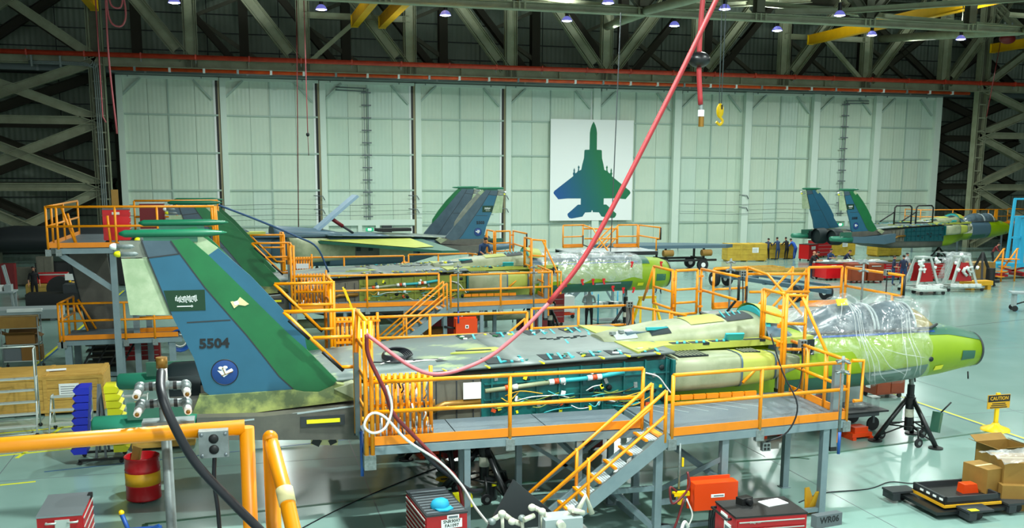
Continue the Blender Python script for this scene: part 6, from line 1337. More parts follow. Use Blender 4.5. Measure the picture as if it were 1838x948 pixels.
# dim left background
for a in (('pale plywood crate with a red case at the far left', (-9.2, 55.5, 0), 2.6, 1.3, .75, 0, 'wood_pale', 2, False),): crate(*a)
t = thing('red_case', 'red case on the plywood crate at the far left', 'case', (-9.3, 55.5, .8)); MB().b2((-.7, -.3, 0), (.7, .3, .5)).build('body', 'red_tool', t); MB().b2((-.72, -.32, .4), (.72, .32, .46)).build('rim', 'silver_frame', t)
t = thing('cage_pallet', 'grey steel pallet with a pale strip on the floor at left', 'pallet', (-9.2, 47.6, 0)); MB().b2((-1.6, -.7, .1), (1.5, .7, .5)).build('block', 'light_grey', t); MB().b2((-.6, -.75, .42), (.8, -.6, .55)).build('strip', 'white', t)
for x in (-1.3, 0, 1.2): MB().b2((x - .1, -.7, 0), (x + .1, .7, .1)).build('skid', 'mid_grey', t)
t = thing('machine_trolley', 'black machine trolley behind the grey pallet at left', 'trolley', (-8.2, 49.8, 0)); MB().b2((-1.3, -.5, .3), (1.2, .5, .9)).build('body', 'black', t); MB().b2((.3, -.4, .9), (.9, .4, 1.3)).build('engine', 'dark_grey', t)
for x in (-1, .9): caster(t, x, -.4, .15)
t = thing('fan', 'round black fan drum behind the person at the far left', 'fan', (-8.6, 53.0, 0)); MB().cyl((0, -.2, .75), .6, .4, 24, 'y').build('drum', 'black', t); MB().b2((-.4, -.3, 0), (.4, .3, .2)).build('base', 'black', t); MB().bar((0, 0, .2), (0, 0, .5), .1).build('stem', 'black', t)
t = thing('striped_post', 'yellow and black striped post with a paper note at left', 'post', (-7.9, 51.5, 0))
for k in range(6): MB().cyl((0, 0, .1 + .22 * k), .06, .22, 10).build('band', 'bright_yellow' if k % 2 else 'black', t)
MB().cyl((0, 0, 0), .25, .1, 16).build('base', 'red_dark', t); MB().b2((-.2, -.08, 1.3), (.2, -.06, 1.6)).build('note', 'paper', t)
t = thing('work_bench', 'pale work bench with clutter at the left edge', 'bench', (-11.2, 51.0, 0)); MB().b2((-1.2, -.5, .85), (1.0, .5, .92)).build('top', 'light_grey', t)
for x in (-1.1, .9): MB().bar((x, -.4, 0), (x, -.4, .85), .08).build('leg', 'light_grey', t); MB().bar((x, .4, 0), (x, .4, .85), .08).build('leg', 'light_grey', t)
for k in range(5): MB().box((-.9 + .4 * k, 0, 1.05), (.3, .5, .25 + .06 * (k % 3))).build('clutter', ['white', 'light_grey', 'fuse_slate'][k % 3], t)
MB().bar((.9, 0, 0), (.5, 0, 2.1), .07).build('frame_post', 'light_grey', t); MB().bar((.9, .4, 0), (.5, .4, 2.1), .07).build('frame_post', 'light_grey', t)
for k, (x, y, sx, sy, h, m, n) in enumerate(((-9.5, 62, 3.4, 1.2, 1.3, 'black_paint', 'black cabinet'), (-12.5, 62, 2.2, 1.0, 1.0, 'bay_grey', 'grey crate'), (-6.2, 61, 2.4, 1.2, 1.6, 'black_paint', 'tall black cabinet'), (-10.6, 61.0, .8, .6, 1.7, 'bay_grey', 'grey locker'), (-12.0, 58.5, .7, .6, 1.55, 'red_dark', 'dark red locker'))):
    t = thing('cabinet', '%s among the dim equipment at the far left' % n, 'cabinet', (x, y, 0)); MB().b2((-sx / 2, -sy / 2, .1), (sx / 2, sy / 2, h)).build('body', m, t); MB().b2((-sx / 2 + .05, -sy / 2 - .02, .2), (-.02, -sy / 2, h - .1)).build('door', m, t); MB().b2((.02, -sy / 2 - .02, .2), (sx / 2 - .05, -sy / 2, h - .1)).build('door', m, t)
    for q in (-1, 1): MB().b2((q * (sx / 2 - .15) - .08, -sy / 2, 0), (q * (sx / 2 - .15) + .08, sy / 2, .1)).build('foot', 'black', t)
# dark delta wing stored at far left
t = thing('stored_aircraft', 'dark stored fuselage section in the shade at the far left', 'aircraft section', (-10, 66, 0))
MB().loft([ring(x, a, 1.6, b, 2.2, 20) for x, a, b in ((-7, .6, 2.6), (-3, 1.2, 3.2), (2, 1.3, 3.1), (5, .8, 2.6))], cap=True).build('fuselage', 'dark_grey', t)
for x in (-4, 1.5): MB().b2((x - .1, -.6, 0), (x + .1, .6, 1.9)).build('cradle', 'truss_dark', t)
# back right, crates, carts
crate('long yellow wooden crate with paper labels by the doors', (36.6, 67.6, 0), 3.1, 1.1, 1.3, -.1, 'wood_yellow', 3)
crate('yellow wooden crate the four people lean on by the doors', (39.9, 68.9, 0), 2.6, 1.1, 1.15, -.05, 'wood_yellow', 3, False)
crate('yellow wooden crate under the tail of the farthest jet', (45.9, 70.3, 0), 3.4, 1.2, 1.5, .1, 'wood_yellow', 3)
crate('second yellow wooden crate further right under the farthest jet', (50.0, 69.4, 0), 2.4, 1.2, 1.3, .1, 'wood_yellow', 3, False)
crate('flat pale wooden tray on the floor before the crates', (33.2, 60.5, 0), 4.6, 1.4, .3, .1, 'wood_pale', 1, False, None, False)
crate('second flat pale wooden tray nearer the padded guard frame', (34.8, 58.5, 0), 4.2, 1.2, .32, .0, 'wood_pale', 1, False, None, False)
t = tool_cart('bright red cart beside the person in blue overalls', (41.6, 66.9, 0), 1.2, .9, 1.25, .4, 'red_bright', 'black', 0, 'y-'); MB().b2((-.3, -.47, .85), (.2, -.45, 1.1)).build('white_plate', 'white', t)
tool_cart('red drawer cart behind the bright red cart by the tail', (44.0, 69.2, 0), 1.7, .8, 1.35, .2, 'red_tool', 'black', 4, 'y-')
t = tool_cart('red tool cart end of the row in front of the farthest jet', (35.3, 54.3, 0), 1.3, 1.2, 1.05, .05, 'red_bright', 'black', 0, 'y-'); MB().b2((-.3, -.62, .8), (.05, -.6, .95)).build('white_plate', 'white', t)
tool_cart('long red drawer cart beside the bright red end cart', (36.85, 54.6, 0), 1.5, .9, 1.0, .05, 'red_tool', 'red_dark', 4, 'y-')
tool_cart('red drawer cart behind the two people standing at right', (39.3, 53.6, 0), 1.8, .9, 1.05, .05, 'red_tool', 'black', 5, 'y-')
tool_cart('red drawer cart at the right end behind the white stands', (41.2, 52.6, 0), 1.6, .9, 1.1, .05, 'red_tool', 'black', 5, 'y-')
for k, (x, y) in enumerate(((35.9, 52.55), (36.95, 52.35))):
    t = thing('brown_cabinet', '%s brown cabinet of the pair at the right behind the guard rail' % ('left' if k == 0 else 'right'), 'cabinet', (x, y, 0), -.1); MB().b2((-.5, -.5, .14), (.5, .5, 1.15)).build('body', 'brown_cab', t); MB().b2((-.46, -.52, .2), (.46, -.5, 1.1)).build('door', 'brown_cab', t)
    for q in (-.4, .4): caster(t, q, -.4, .07); caster(t, q, .4, .07)
    MB().b2((-.3, -.53, 1.0), (.3, -.51, 1.06)).build('handle', 'silver_frame', t)
t = thing('parts_table', 'red edged table covered with pale parts behind the bending people', 'table', (37.8, 55.8, 0)); MB().b2((-2.6, -.5, .9), (2.4, .5, .97)).build('top', 'light_grey', t); MB().b2((-2.6, -.52, .6), (2.4, .52, .9)).build('apron', 'red_tool', t)
for x in (-2.4, 2.2): MB().b2((x - .1, -.4, 0), (x + .1, .4, .6)).build('leg', 'red_dark', t)
rr = random.Random(6)
for k in range(10): MB().box((-2.2 + .45 * k, rr.uniform(-.3, .3), 1.02), (.35, .25, .1), rr.uniform(0, 1)).build('part', rr.choice(['white', 'off_white', 'light_grey']), t)
# white engine stands with red panels
for k, (x, y, rz) in enumerate(((37.0, 47.8, .1), (39.4, 47.6, -.15))):
    t = thing('engine_stand', 'white A frame stand with red panel and white fittings, %s of two' % ('left' if k == 0 else 'right'), 'stand', (x, y, 0), rz)
    MB().b2((-1.1, -.7, .18), (1.1, -.55, .3)).build('base_beam', 'silver_frame', t); MB().b2((-1.1, .55, .18), (1.1, .7, .3)).build('base_beam', 'silver_frame', t); MB().b2((-1.1, -.7, .18), (-.95, .7, .3)).build('base_beam', 'silver_frame', t); MB().b2((.95, -.7, .18), (1.1, .7, .3)).build('base_beam', 'silver_frame', t)
    for s in (-1, 1):
        MB().bar((s * .75, -.5, .3), (s * .25, -.3, 1.9), .12).build('frame_leg', 'silver_frame', t); MB().bar((s * .75, .5, .3), (s * .25, .3, 1.9), .12).build('frame_leg', 'silver_frame', t)
        for y2 in (-.6, .6): caster(t, s * 1.0, y2, .1)
    MB().prism([(-.5, .55), (.5, .55), (.22, 1.6), (-.22, 1.6)], -.36, -.32).build('red_panel', 'red_tool', t); MB().prism([(-.5, .55), (.5, .55), (.22, 1.6), (-.22, 1.6)], .3, .34).build('red_panel', 'red_tool', t)
    MB().b2((-.35, -.32, 1.85), (.35, .32, 1.95)).build('top_plate', 'silver_frame', t)
    for j in range(12):
        a = rr.uniform(0, 6.28); r0 = rr.uniform(.3, .9); x0 = math.cos(a) * r0; z0 = 1.55 + math.sin(a) * .5
        MB().tube([(x0, -.45, z0), (x0 + rr.uniform(-.3, .3), -.55, z0 + rr.uniform(-.25, .25))], rr.uniform(.05, .1), 8).build('white_fitting', rr.choice(['white', 'white', 'silver_frame', 'paper']), t)
    for j in range(5): MB().box((-.8 + .35 * j, -.8, .36), (.3, .25, .16), rr.uniform(0, 1)).build('white_block', 'white', t)
t = thing('white_dolly', 'low white wheeled dolly with white parts before the engine stands', 'dolly', (36.4, 46.4, 0), -.1); MB().b2((-.8, -.5, .2), (.8, .5, .3)).build('deck', 'silver_frame', t)
for x in (-.65, .65):
    for y in (-.4, .4): caster(t, x, y, .1)
for j in range(5): MB().box((-.4 + .2 * j, 0, .4), (.25, .4, .2), .4 * j).build('part', 'white', t)
for k, (x, y, w2, h) in enumerate(((41.0, 50.3, 1.4, 1.9), (43.2, 53.2, 1.6, 1.3))):
    rg = [[(-w2 * (1 - .35 * j / 6) + 2 * w2 * (1 - .35 * j / 6) * i / 10, -.5 + .1 * math.sin(i * 2.1 + j), h * j / 6) for i in range(11)] for j in range(7)] + [[(-w2 * .65 + 2 * w2 * .65 * i / 10, .5, h + .03 * math.sin(i * 2.0)) for i in range(11)]]
    tag(MB().loft(rg, False).build('plastic_cover', 'plastic_cloudy', loc=(x, y, 0)), ['tall clear plastic cover draped behind the white stands', 'low clear plastic cover over parts beside the brown carton'][k], 'plastic cover')
carton('large brown carton at right behind the yellow fixture', (43.4, 51.3, 0), 2.3, 1.1, 1.2, .1)
t = thing('yellow_fixture', 'yellow saddle fixture on the floor with black tripod frame on it', 'fixture', (40.6, 47.7, 0))
MB().b2((-.9, -.3, .25), (.9, .3, .5)).build('saddle', 'sign_orange', t); 
for x in (-.4, .7): MB().b2((x - .12, -.25, 0), (x + .12, .25, .25)).build('foot', 'sign_orange', t)
t = thing('tripod_hoist', 'black tripod hoist frame behind the yellow fixture', 'frame', (41.9, 48.9, 0))
for a in (0, 2.1, 4.2): MB().bar((math.cos(a) * 1.0, math.sin(a) * .8, 0), (0, 0, 2.0), .12).build('leg', 'black', t)
MB().b2((-1.1, -.5, .25), (.9, .5, .4)).build('base', 'black', t); MB().cyl((.4, -.3, .4), .25, .7, 14).build('tank', 'black', t)
# sky blue mast lift at the right edge
t = thing('mast_lift', 'sky blue framed scissor mast lift at the right edge', 'lift', (46.9, 52.6, 0))
MB().b2((-1.3, -.7, .75), (2.0, .7, 1.0)).build('deck', 'sky_blue', t)
for x in (-.8, 1.3): MB().b2((x - .5, -.6, .15), (x + .5, .6, .3)).build('base', 'red_tool', t)
for a, b in (((-1.0, .3), (1.2, .75)), ((-1.0, .75), (1.2, .3))): MB().bar((a[0], -.5, a[1]), (b[0], -.5, b[1]), .1).build('scissor_arm', 'red_tool', t)
for x in (-.1, 1.6): MB().bar((x - .25, -.4, 1.0), (x, -.4, 5.0), .14).build('mast_post', 'sky_blue', t)
for z in (2.6, 3.9, 5.0): MB().bar((-.15, -.4, z), (1.7, -.4, z), .12).build('mast_bar', 'sky_blue', t)
MB().b2((.6, -.55, 1.0), (2.0, .2, 2.4)).build('control_cabinet', 'light_grey', t); MB().b2((.55, -.6, 1.0), (.75, .2, 3.8)).build('cabinet_post', 'sky_blue', t); MB().b2((1.0, -.5, 2.5), (2.0, .2, 3.7)).build('control_cabinet', 'light_grey', t)
for x in (-1.1, 1.7): caster(t, x, -.5, .1)
t = thing('steps', 'small orange step frame between the carton and the blue lift', 'steps', (45.6, 50.9, 0))
for x in (-.5, .5):
    tb(t, 'rail', [(x - .9, 0, .8), (x, 0, 2.0), (x + .1, 0, 2.0)], .05); tb(t, 'post', [(x, 0, 0), (x, 0, 2.0)], .05)
for k in range(4): MB().b2((-.9 + .2 * k, -.3, .3 + .3 * k), (-.5 + .2 * k, .3, .34 + .3 * k)).build('tread', 'orange', t)
MB().b2((-.5, -.3, 1.35), (.5, .3, 1.4)).build('platform', 'orange', t)
# bench at right edge
t = thing('service_bench', 'pale bench with grey socket box at the right edge', 'bench', (36.9, 39.2, 0), -.5); MB().b2((-1.2, -.4, .85), (1.6, .4, .93)).build('top', 'light_grey', t)
for x in (-1.0, 1.3): MB().b2((x - .06, -.3, .2), (x + .06, .3, .85)).build('leg', 'light_grey', t); caster(t, x, -.3, .14, 'rubber'); caster(t, x, .3, .14, 'rubber')
MB().bar((-.95, 0, .3), (.6, 0, .85), .06).build('brace', 'black', t); q = MB().b2((-.2, -.2, .93), (.5, .2, 1.45)).build('socket_box', 'light_grey', t)
for z in (1.05, 1.3): MB().cyl((.1, -.22, z), .08, .03, 14, 'y').build('socket', 'black', q)
# wing on a wheeled jig, drawbar
t = thing('wing_jig', 'grey stored wing on a wheeled black jig near the doors', 'wing', (27.6, 62.5, 0), .0)
MB().prism([(-4.6, 1.2), (-1.8, 2.6), (2.2, 1.2), (5.0, -.6), (4.2, -1.2), (-3.8, -.9)], 1.5, 1.72, 'xy').build('wing', 'fuse_slate', t)
for x in (-3, 0, 2.8): MB().bar((x, -1.0, .75), (x, 1.2, .75), .14).build('cross_beam', 'black', t); MB().bar((x, -.7, .75), (x, -.7, 1.5), .12).build('post', 'black', t); MB().bar((x, .8, .75), (x, .8, 1.5), .12).build('post', 'black', t); MB().cyl((x - .35, -1.1, 1.2), .22, .7, 12, 'x').build('roller', 'card', t)
for y in (-1, 1): MB().bar((-3.6, y, .7), (3.6, y, .7), .14).build('side_beam', 'black', t)
for x in (-3, 2.6):
    for y in (-1, 1): w2 = MB().cyl((x, y - .12, .38), .38, .24, 18, 'y').build('wheel', 'rubber', t); MB().cyl((x, y - .14, .38), .16, .28, 12, 'y').build('wheel_hub', 'paper', w2); MB().bar((x, y, .38), (x, y, .7), .12).build('fork', 'black', t)
t = thing('tow_trailer', 'long grey tow trailer with white hubbed wheels behind the guard frames', 'trailer', (27.7, 49.4, 0), R(-80))
MB().bar((-4.0, 0, .62), (5.5, 0, .62), .3, .22).build('spine_beam', 'fuse_slate', t); MB().b2((-1.5, -.9, .72), (4.5, -.75, .86)).build('side_rail', 'fuse_slate', t); MB().b2((-1.5, .75, .72), (4.5, .9, .86)).build('side_rail', 'fuse_slate', t)
for x in (-1.2, 1.5, 4.2): MB().b2((x - .1, -.9, .6), (x + .1, .9, .75)).build('cross_beam', 'fuse_slate', t)
for x, y in ((-3.4, -.45), (-3.4, .45), (4.2, -1.0), (4.2, 1.0)): w2 = MB().cyl((x, y - .12, .42), .42, .24, 18, 'y').build('wheel', 'rubber', t); MB().cyl((x, y - .14, .42), .16, .28, 12, 'y').build('wheel_hub', 'paper', w2)
for x in (-2.8, -2.0): MB().box((x, 0, .9), (.7, .5, .2), .3).build('pad', 'black', t)
# clutter below the middle jet
t = tool_cart('red tall tool cabinet under the nose of the middle jet', (12.9, 40.6, 0), .9, .7, 1.75, 0, 'red_tool', 'red_dark', 6, 'y-')
t = thing('control_box', 'bright orange control box on the middle jet platform leg', 'control box', (7.5, 33.45, 1.2)); MB().b2((-.38, -.14, -.26), (.38, .14, .28)).build('housing', 'orange_box', t); MB().b2((-.4, .1, -.3), (.4, .14, .33)).build('back_plate', 'orange_box', t); q = MB().b2((-.05, -.15, -.05), (.07, -.14, .07)).build('label', 'paper', t); MB().b2((-.02, -.152, -.02), (.04, -.15, .04)).build('label_mark', 'number_black', q)
MB().tube([(-.38, 0, -.05), (-.75, .1, 0)], .04, 8).build('plug', 'black', t); MB().bar((0, .12, -.26), (0, .12, -.75), .08).build('post', 'steel_paint', t)
t = thing('white_table', 'white topped side table beside the far platform of the nearest jet', 'table', (7.2, 25.4, 0)); MB().b2((-.65, -.35, 1.2), (.65, .35, 1.3)).build('top', 'white', t); MB().b2((-.6, -.3, .4), (.6, .3, .45)).build('shelf', 'light_grey', t)
for x in (-.55, .55):
    for y in (-.28, .28): MB().b2((x - .03, y - .03, 0), (x + .03, y + .03, 1.2)).build('leg', 'light_grey', t)
for k in range(5): MB().box((-.4 + .2 * k, -.2, 1.14), (.12, .1, .1), .3 * k).build('fitting', ['sign_yellow', 'white', 'galvanised'][k % 3], t)
for k, (x, y, n) in enumerate(((2.5, 36.6, 'left'), (5.6, 36.9, 'middle'), (9.6, 36.9, 'right'))):
    t = thing('storage_tube', 'long pale tube resting on stands below the middle jet, %s' % n, 'tube', (x, y, 0)); MB().tube([(-1.4, 0, 1.0), (1.5, 0, 1.03)], .17, 12).build('tube', 'primer_pale', t)
    for q in (-1, 1): MB().b2((q - .08, -.2, 0), (q + .08, .2, .85)).build('stand', 'red_dark' if k == 1 else 'mid_grey', t)
for k, (x, y, m, n) in enumerate(((7.6, 37.6, 'red_tool', 'red equipment crate below the middle jet at left'), (11.0, 37.2, 'red_dark', 'dark red equipment crate below the middle jet'), (6.5, 35.0, 'card_dark', 'brown equipment crate behind the middle stairs'), (6.9, 34.3, 'orange_box', 'orange floor unit near the middle stairs'))):
    t = thing('equipment_crate', n, 'crate', (x, y, 0)); h = .3 if k == 3 else .9; MB().b2((-.55, -.3, .06), (.55, .3, h)).build('body', m, t); MB().b2((-.57, -.32, h), (.57, .32, h + .04)).build('lid', m, t)
    for q in (-.4, .4): MB().b2((q - .06, -.3, 0), (q + .06, .3, .06)).build('foot', 'black', t)
t = thing('yellow_ladder', 'bright yellow fibreglass ladder leaning by the far upright bars', 'ladder', (2.9, 25.2, 0))
for y in (-.2, .2): MB().bar((.9, y, 0), (-.4, y, 3.6), .08, .04).build('rail', 'bright_yellow', t)
for k in range(9): f = (k + 1) / 10; MB().bar((.9 - 1.3 * f, -.2, 3.6 * f), (.9 - 1.3 * f, .2, 3.6 * f), .04).build('rung', 'aluminium', t)
t = thing('yellow_trestle', 'yellow folding trestle and blue frame behind the far channel posts', 'trestle', (16.6, 38.9, 0))
for x in (-.5, .5): MB().bar((x, -.5, 0), (x * .6, 0, 1.3), .09).build('leg', 'bright_yellow', t); MB().bar((x, .5, 0), (x * .6, 0, 1.3), .09).build('leg', 'bright_yellow', t)
MB().bar((-.4, 0, 1.3), (.4, 0, 1.3), .1).build('top_bar', 'bright_yellow', t)
t = thing('tube_trolley', 'sky blue tubular frame trolley near the person in grey', 'trolley', (15.5, 40.4, 0))
for x in (-.7, .5):
    for y in (-.4, .4): tb(t, 'post', [(x, y, .1), (x, y, 1.35)], .035, 'sky_blue'); caster(t, x, y, .05)
for z in (.15, .7): MB().b2((-.7, -.4, z), (.5, .4, z + .04)).build('shelf', 'light_grey', t)
for k in range(5): MB().box((-.5 + .22 * k, 0, .85), (.2, .4, .22), .2 * k).build('part', ['white', 'light_grey', 'dark_grey'][k % 3], t)
t = thing('white_stairs', 'white wheeled steps with orange base under the middle jet nose', 'steps', (13.6, 42.6, 0))
for y in (-.35, .35): MB().bar((-.9, y, .1), (.5, y, 1.5), .06, .16).build('stringer', 'silver_frame', t); MB().b2((-.3, y - .04, .15), (.9, y + .04, .25)).build('base', 'orange_box', t)
for k in range(5): MB().b2((-.75 + .25 * k, -.35, .3 + .25 * k), (-.5 + .25 * k, .35, .33 + .25 * k)).build('tread', 'silver_frame', t)
MB().b2((.35, -.35, .3), (.9, .35, 1.0)).build('cabinet', 'white', t)
for x in (-.2, .8): caster(t, x, -.38, .09)

t = thing('upright_wing_skin', 'tall brownish grey panel standing upright behind the tail stand', 'panel', (0, 35.6, 0))
MB().prism([(-5.5, 4.05), (-4.3, 4.12), (-4.0, 1.15), (-4.98, 1.15)], -.06, .06).build('panel', 'nacelle_grey', t); MB().bar((-5.5, -.08, 4.05), (-4.98, -.08, 1.15), .05, .04).build('edge_trim', 'bay_dark', t)
MB().b2((-5.1, -.35, .0), (-3.9, .35, .12)).b2((-4.9, -.2, .12), (-4.1, .2, 1.15)).build('cradle', 'dark_grey', t)

# ================================================================== PEOPLE
def person(lab, loc, rz, pose='stand', shirt='navy', pants='navy', hair='hair', sleeve='short', h=1.74):
    """one skinned body; faces -y in its own frame"""
    s = h / 1.75
    lean = {'stand': .06, 'lean': .75, 'bend': .6, 'arms': .02, 'reach': .3}[pose]
    V = lambda x, y, z: Vector((x, y, z)) * s
    pel = V(0, 0 if lean < .3 else .12, .93)
    td = Vector((0, -math.sin(lean), math.cos(lean)))
    P = {'pel': pel, 'waist': pel + td * .16 * s, 'chest': pel + td * .38 * s, 'neck': pel + td * .53 * s}
    hd = Vector((0, -math.sin(lean * .8 + .1), math.cos(lean * .8 + .1)))
    P['chin'] = P['neck'] + hd * .09 * s; P['head'] = P['neck'] + hd * .2 * s; P['crown'] = P['neck'] + hd * .275 * s
    fwd = Vector((0, -math.cos(lean * .8 + .1), -math.sin(lean * .8 + .1))); P['nose'] = P['head'] + fwd * .115 * s - hd * .02 * s
    E = [('pel', 'waist'), ('waist', 'chest'), ('chest', 'neck'), ('neck', 'chin'), ('chin', 'head'), ('head', 'crown'), ('head', 'nose')]
    RAD = {'pel': (.15, .11), 'waist': (.14, .1), 'chest': (.165, .115), 'neck': (.058, .06), 'chin': (.066, .07), 'head': (.077, .092), 'crown': (.05, .06), 'nose': (.014, .014)}
    for q, n in ((-1, 'l'), (1, 'r')):
        sh = P['chest'] + td * .09 * s + Vector((q * .185 * s, 0, 0)); P['sh' + n] = sh; E.append(('chest', 'sh' + n)); RAD['sh' + n] = (.062, .062)
        if pose in ('stand',): hand = sh + Vector((q * .07, -.12, -.56)) * s; el = sh + Vector((q * .06, .03, -.29)) * s
        elif pose == 'arms': hand = sh + Vector((-q * .16, -.22, -.32)) * s; el = sh + Vector((q * .09, -.02, -.28)) * s
        elif pose == 'reach': hand = sh + Vector((-q * .05, -.48, -.2)) * s; el = sh + Vector((q * .05, -.2, -.24)) * s
        else: hand = sh + Vector((q * .02, -.36, -.38)) * s; el = sh + Vector((q * .09, -.12, -.26)) * s
        P['el' + n] = el; P['wr' + n] = el + (hand - el) * .92; pd = (hand - el).normalized(); P['pa' + n] = hand + pd * .06 * s
        E += [('sh' + n, 'el' + n), ('el' + n, 'wr' + n), ('wr' + n, 'pa' + n)]; RAD['el' + n] = (.042, .042); RAD['wr' + n] = (.027, .027); RAD['pa' + n] = (.034, .022)
        sd = pd.cross(Vector((q, 0, 0.2))).normalized()
        for k in range(4):
            a = P['pa' + n] + sd * (.024 * (k - 1.5)) * s; L = (.075, .085, .08, .06)[k] * s; b = a + pd * L * .55; c = b + (pd + Vector((-q * .3, -.2, -.1))).normalized() * L * .5
            for m, p, pr in (('a', a + pd * .02, 'pa' + n), ('b', b, None), ('c', c, None)):
                key = 'f%s%d%s' % (n, k, m); P[key] = p; RAD[key] = (.0095, .0095); E.append((pr or 'f%s%d%s' % (n, k, chr(ord(m) - 1)), key))
        th = P['wr' + n] + pd * .03 * s + sd * .035 * s; P['t1' + n] = th; P['t2' + n] = th + (pd + sd * .6).normalized() * .055 * s; RAD['t1' + n] = (.012, .012); RAD['t2' + n] = (.01, .01); E += [('wr' + n, 't1' + n), ('t1' + n, 't2' + n)]
        hip = pel + Vector((q * .095, 0, -.06)) * s; kn = Vector((q * .11, -.03 if lean < .3 else .04, .48)) * s; an = Vector((q * .12, .02 + q * .04, .09)) * s; to = an + Vector((q * .03, -.17, -.05)) * s
        for key, p, r in (('hip', hip, (.092, .092)), ('kn', kn, (.058, .06)), ('an', an, (.042, .045)), ('to', to, (.04, .03))): P[key + n] = p; RAD[key + n] = r
        E += [('pel', 'hip' + n), ('hip' + n, 'kn' + n), ('kn' + n, 'an' + n), ('an' + n, 'to' + n)]
    keys = list(P); idx = {k: i for i, k in enumerate(keys)}
    me = bpy.data.meshes.new('person'); me.from_pydata([P[k] for k in keys], [(idx[a], idx[b]) for a, b in E], [])
    o = bpy.data.objects.new('person', me); COL.objects.link(o)
    sk = o.modifiers.new('skin', 'SKIN'); sk.use_smooth_shade = True; o.modifiers.new('sub', 'SUBSURF').levels = 1
    for k in keys:
        v = me.skin_vertices[0].data[idx[k]]; v.radius = (RAD[k][0] * s, RAD[k][1] * s); v.use_root = (k == 'pel')
    bpy.context.view_layer.update()
    m2 = bpy.data.meshes.new_from_object(o.evaluated_get(bpy.context.evaluated_depsgraph_get()))
    o.modifiers.clear(); o.data = m2; bpy.data.meshes.remove(me); m2.name = 'person'
    m2.materials.clear()
    for m in ('skin', shirt, pants, 'black'): m2.materials.append(MATS[m])
    def zone(a, b):
        if a[:2] in ('ki',): return 0
        ab = {a, b}
        if 'toL' in ab: return 3
        if b[:2] == 'to': return 3
        if b[:2] in ('kn', 'an') or b[:3] == 'hip': return 2
        if b[:2] in ('wr', 'pa', 't1', 't2') or b[0] == 'f': return 0 if (sleeve == 'short' or b[:2] != 'wr') else 1
        if b in ('chin', 'head', 'crown', 'nose'): return 0
        return 1
    segs = [(P[a], P[b], zone(a, b), (RAD[a][0] + RAD[b][0]) / 2) for a, b in E]
    mi = []
    for p in m2.polygons:
        c = p.center; best = (9, 1)
        for a, b, z, r in segs:
            d = b - a; t = max(0, min(1, (c - a).dot(d) / max(1e-9, d.length_squared))); q = (c - (a + d * t)).length / r
            if q < best[0]: best = (q, z)
        mi.append(best[1])
    m2.polygons.foreach_set('material_index', mi)
    o.location = loc; o.rotation_euler = (0, 0, rz); tag(o, lab, 'person')
    side = Vector((1, 0, 0))
    MB().ell(P['head'] + hd * .035 * s - fwd * .025 * s, (.083 * s, .1 * s, .075 * s), 12, 8).build('hair', hair, o)
    e = MB()
    for q in (-1, 1): e.ell(P['head'] + fwd * .085 * s + side * q * .032 * s + hd * .005 * s, .011 * s, 8, 6)
    e.build('eyes', 'black', o)
    for q in (-1, 1): MB().ell(P['head'] + side * q * .083 * s - hd * .005, (.014 * s, .024 * s, .032 * s), 8, 6).build('ear', 'skin', o)
    MB().ell(P['head'] + fwd * .087 * s - hd * .05 * s, (.024 * s, .01 * s, .007 * s), 8, 6).build('mouth', 'red_dark', o)
    return o
def at_feet(x, y, z=0): return (x, y, z)
PI = math.pi
person('person in navy polo and glasses leaning over the middle jet spine', (9.8, 40.55, 2.2), .3, 'bend', 'navy2', 'navy')
person('person in pale grey shirt and black trousers under the middle jet nose', (14.1, 39.2, 0), PI * .9, 'arms', 'grey_shirt', 'black_cloth', 'hair', 'long')
person('person in dark jacket and blue jeans beside the red cabinet', (12.1, 38.6, 0), PI * .8, 'reach', 'black_cloth', 'jeans', 'hair', 'long')
person('person in black overalls partly behind the platform corner post', (11.5, 39.2, 0), PI * 1.2, 'stand', 'black_cloth', 'black_cloth', 'hair', 'long')
person('person in dark clothes standing behind the nose of the middle jet', (22.1, 50.3, 0), -.5, 'stand', 'black_cloth', 'navy2', 'hair', 'long')
person('person in dark navy bending over the crate, leftmost of four', (38.75, 68.0, 0), PI - .7, 'bend', 'navy', 'black_cloth')
person('person in navy overalls leaning on the crate, second of four', (39.5, 67.85, 0), PI, 'reach', 'navy2', 'navy2', 'hair', 'long')
person('person in black leaning on the crate, third of four', (40.25, 67.85, 0), PI + .1, 'reach', 'black_cloth', 'black_cloth', 'hair', 'long')
person('person in bright blue overalls at the right end of the crate', (41.05, 68.0, 0), PI + .4, 'lean', 'royal', 'royal', 'hair', 'long')
person('bald person in black polo at the left end of the red carts', (34.45, 54.9, 0), .9, 'reach', 'black_cloth', 'navy', 'skin')
person('person in black bending far over the parts table', (35.7, 56.9, 0), .6, 'lean', 'black_cloth', 'black_cloth', 'hair', 'long')
person('person in navy shirt facing the camera behind the red carts', (36.85, 56.7, 0), 0, 'reach', 'navy2', 'navy')
person('person in navy with back turned bending beside the red carts', (38.05, 56.8, 0), .7, 'bend', 'navy', 'navy', 'hair', 'long')
person('person in navy polo with folded arms left of two at the guard rail', (37.25, 50.7, 0), .7, 'arms', 'navy', 'navy2')
person('person in navy seen from behind right of two at the guard rail', (38.15, 51.0, 0), 2.6, 'stand', 'navy', 'navy2')
person('person in grey shirt standing behind the left white stand', (39.4, 52.4, 0), .3, 'arms', 'grey_shirt', 'jeans')
person('person in black standing in the dim area at the left edge', (-10.0, 54.3, 0), .2, 'stand', 'black_cloth', 'black_cloth')
person('person in dark red under the nose of the farthest jet', (52.9, 60.6, 0), .8, 'bend', 'red_dark', 'black_cloth', 'hair', 'long')

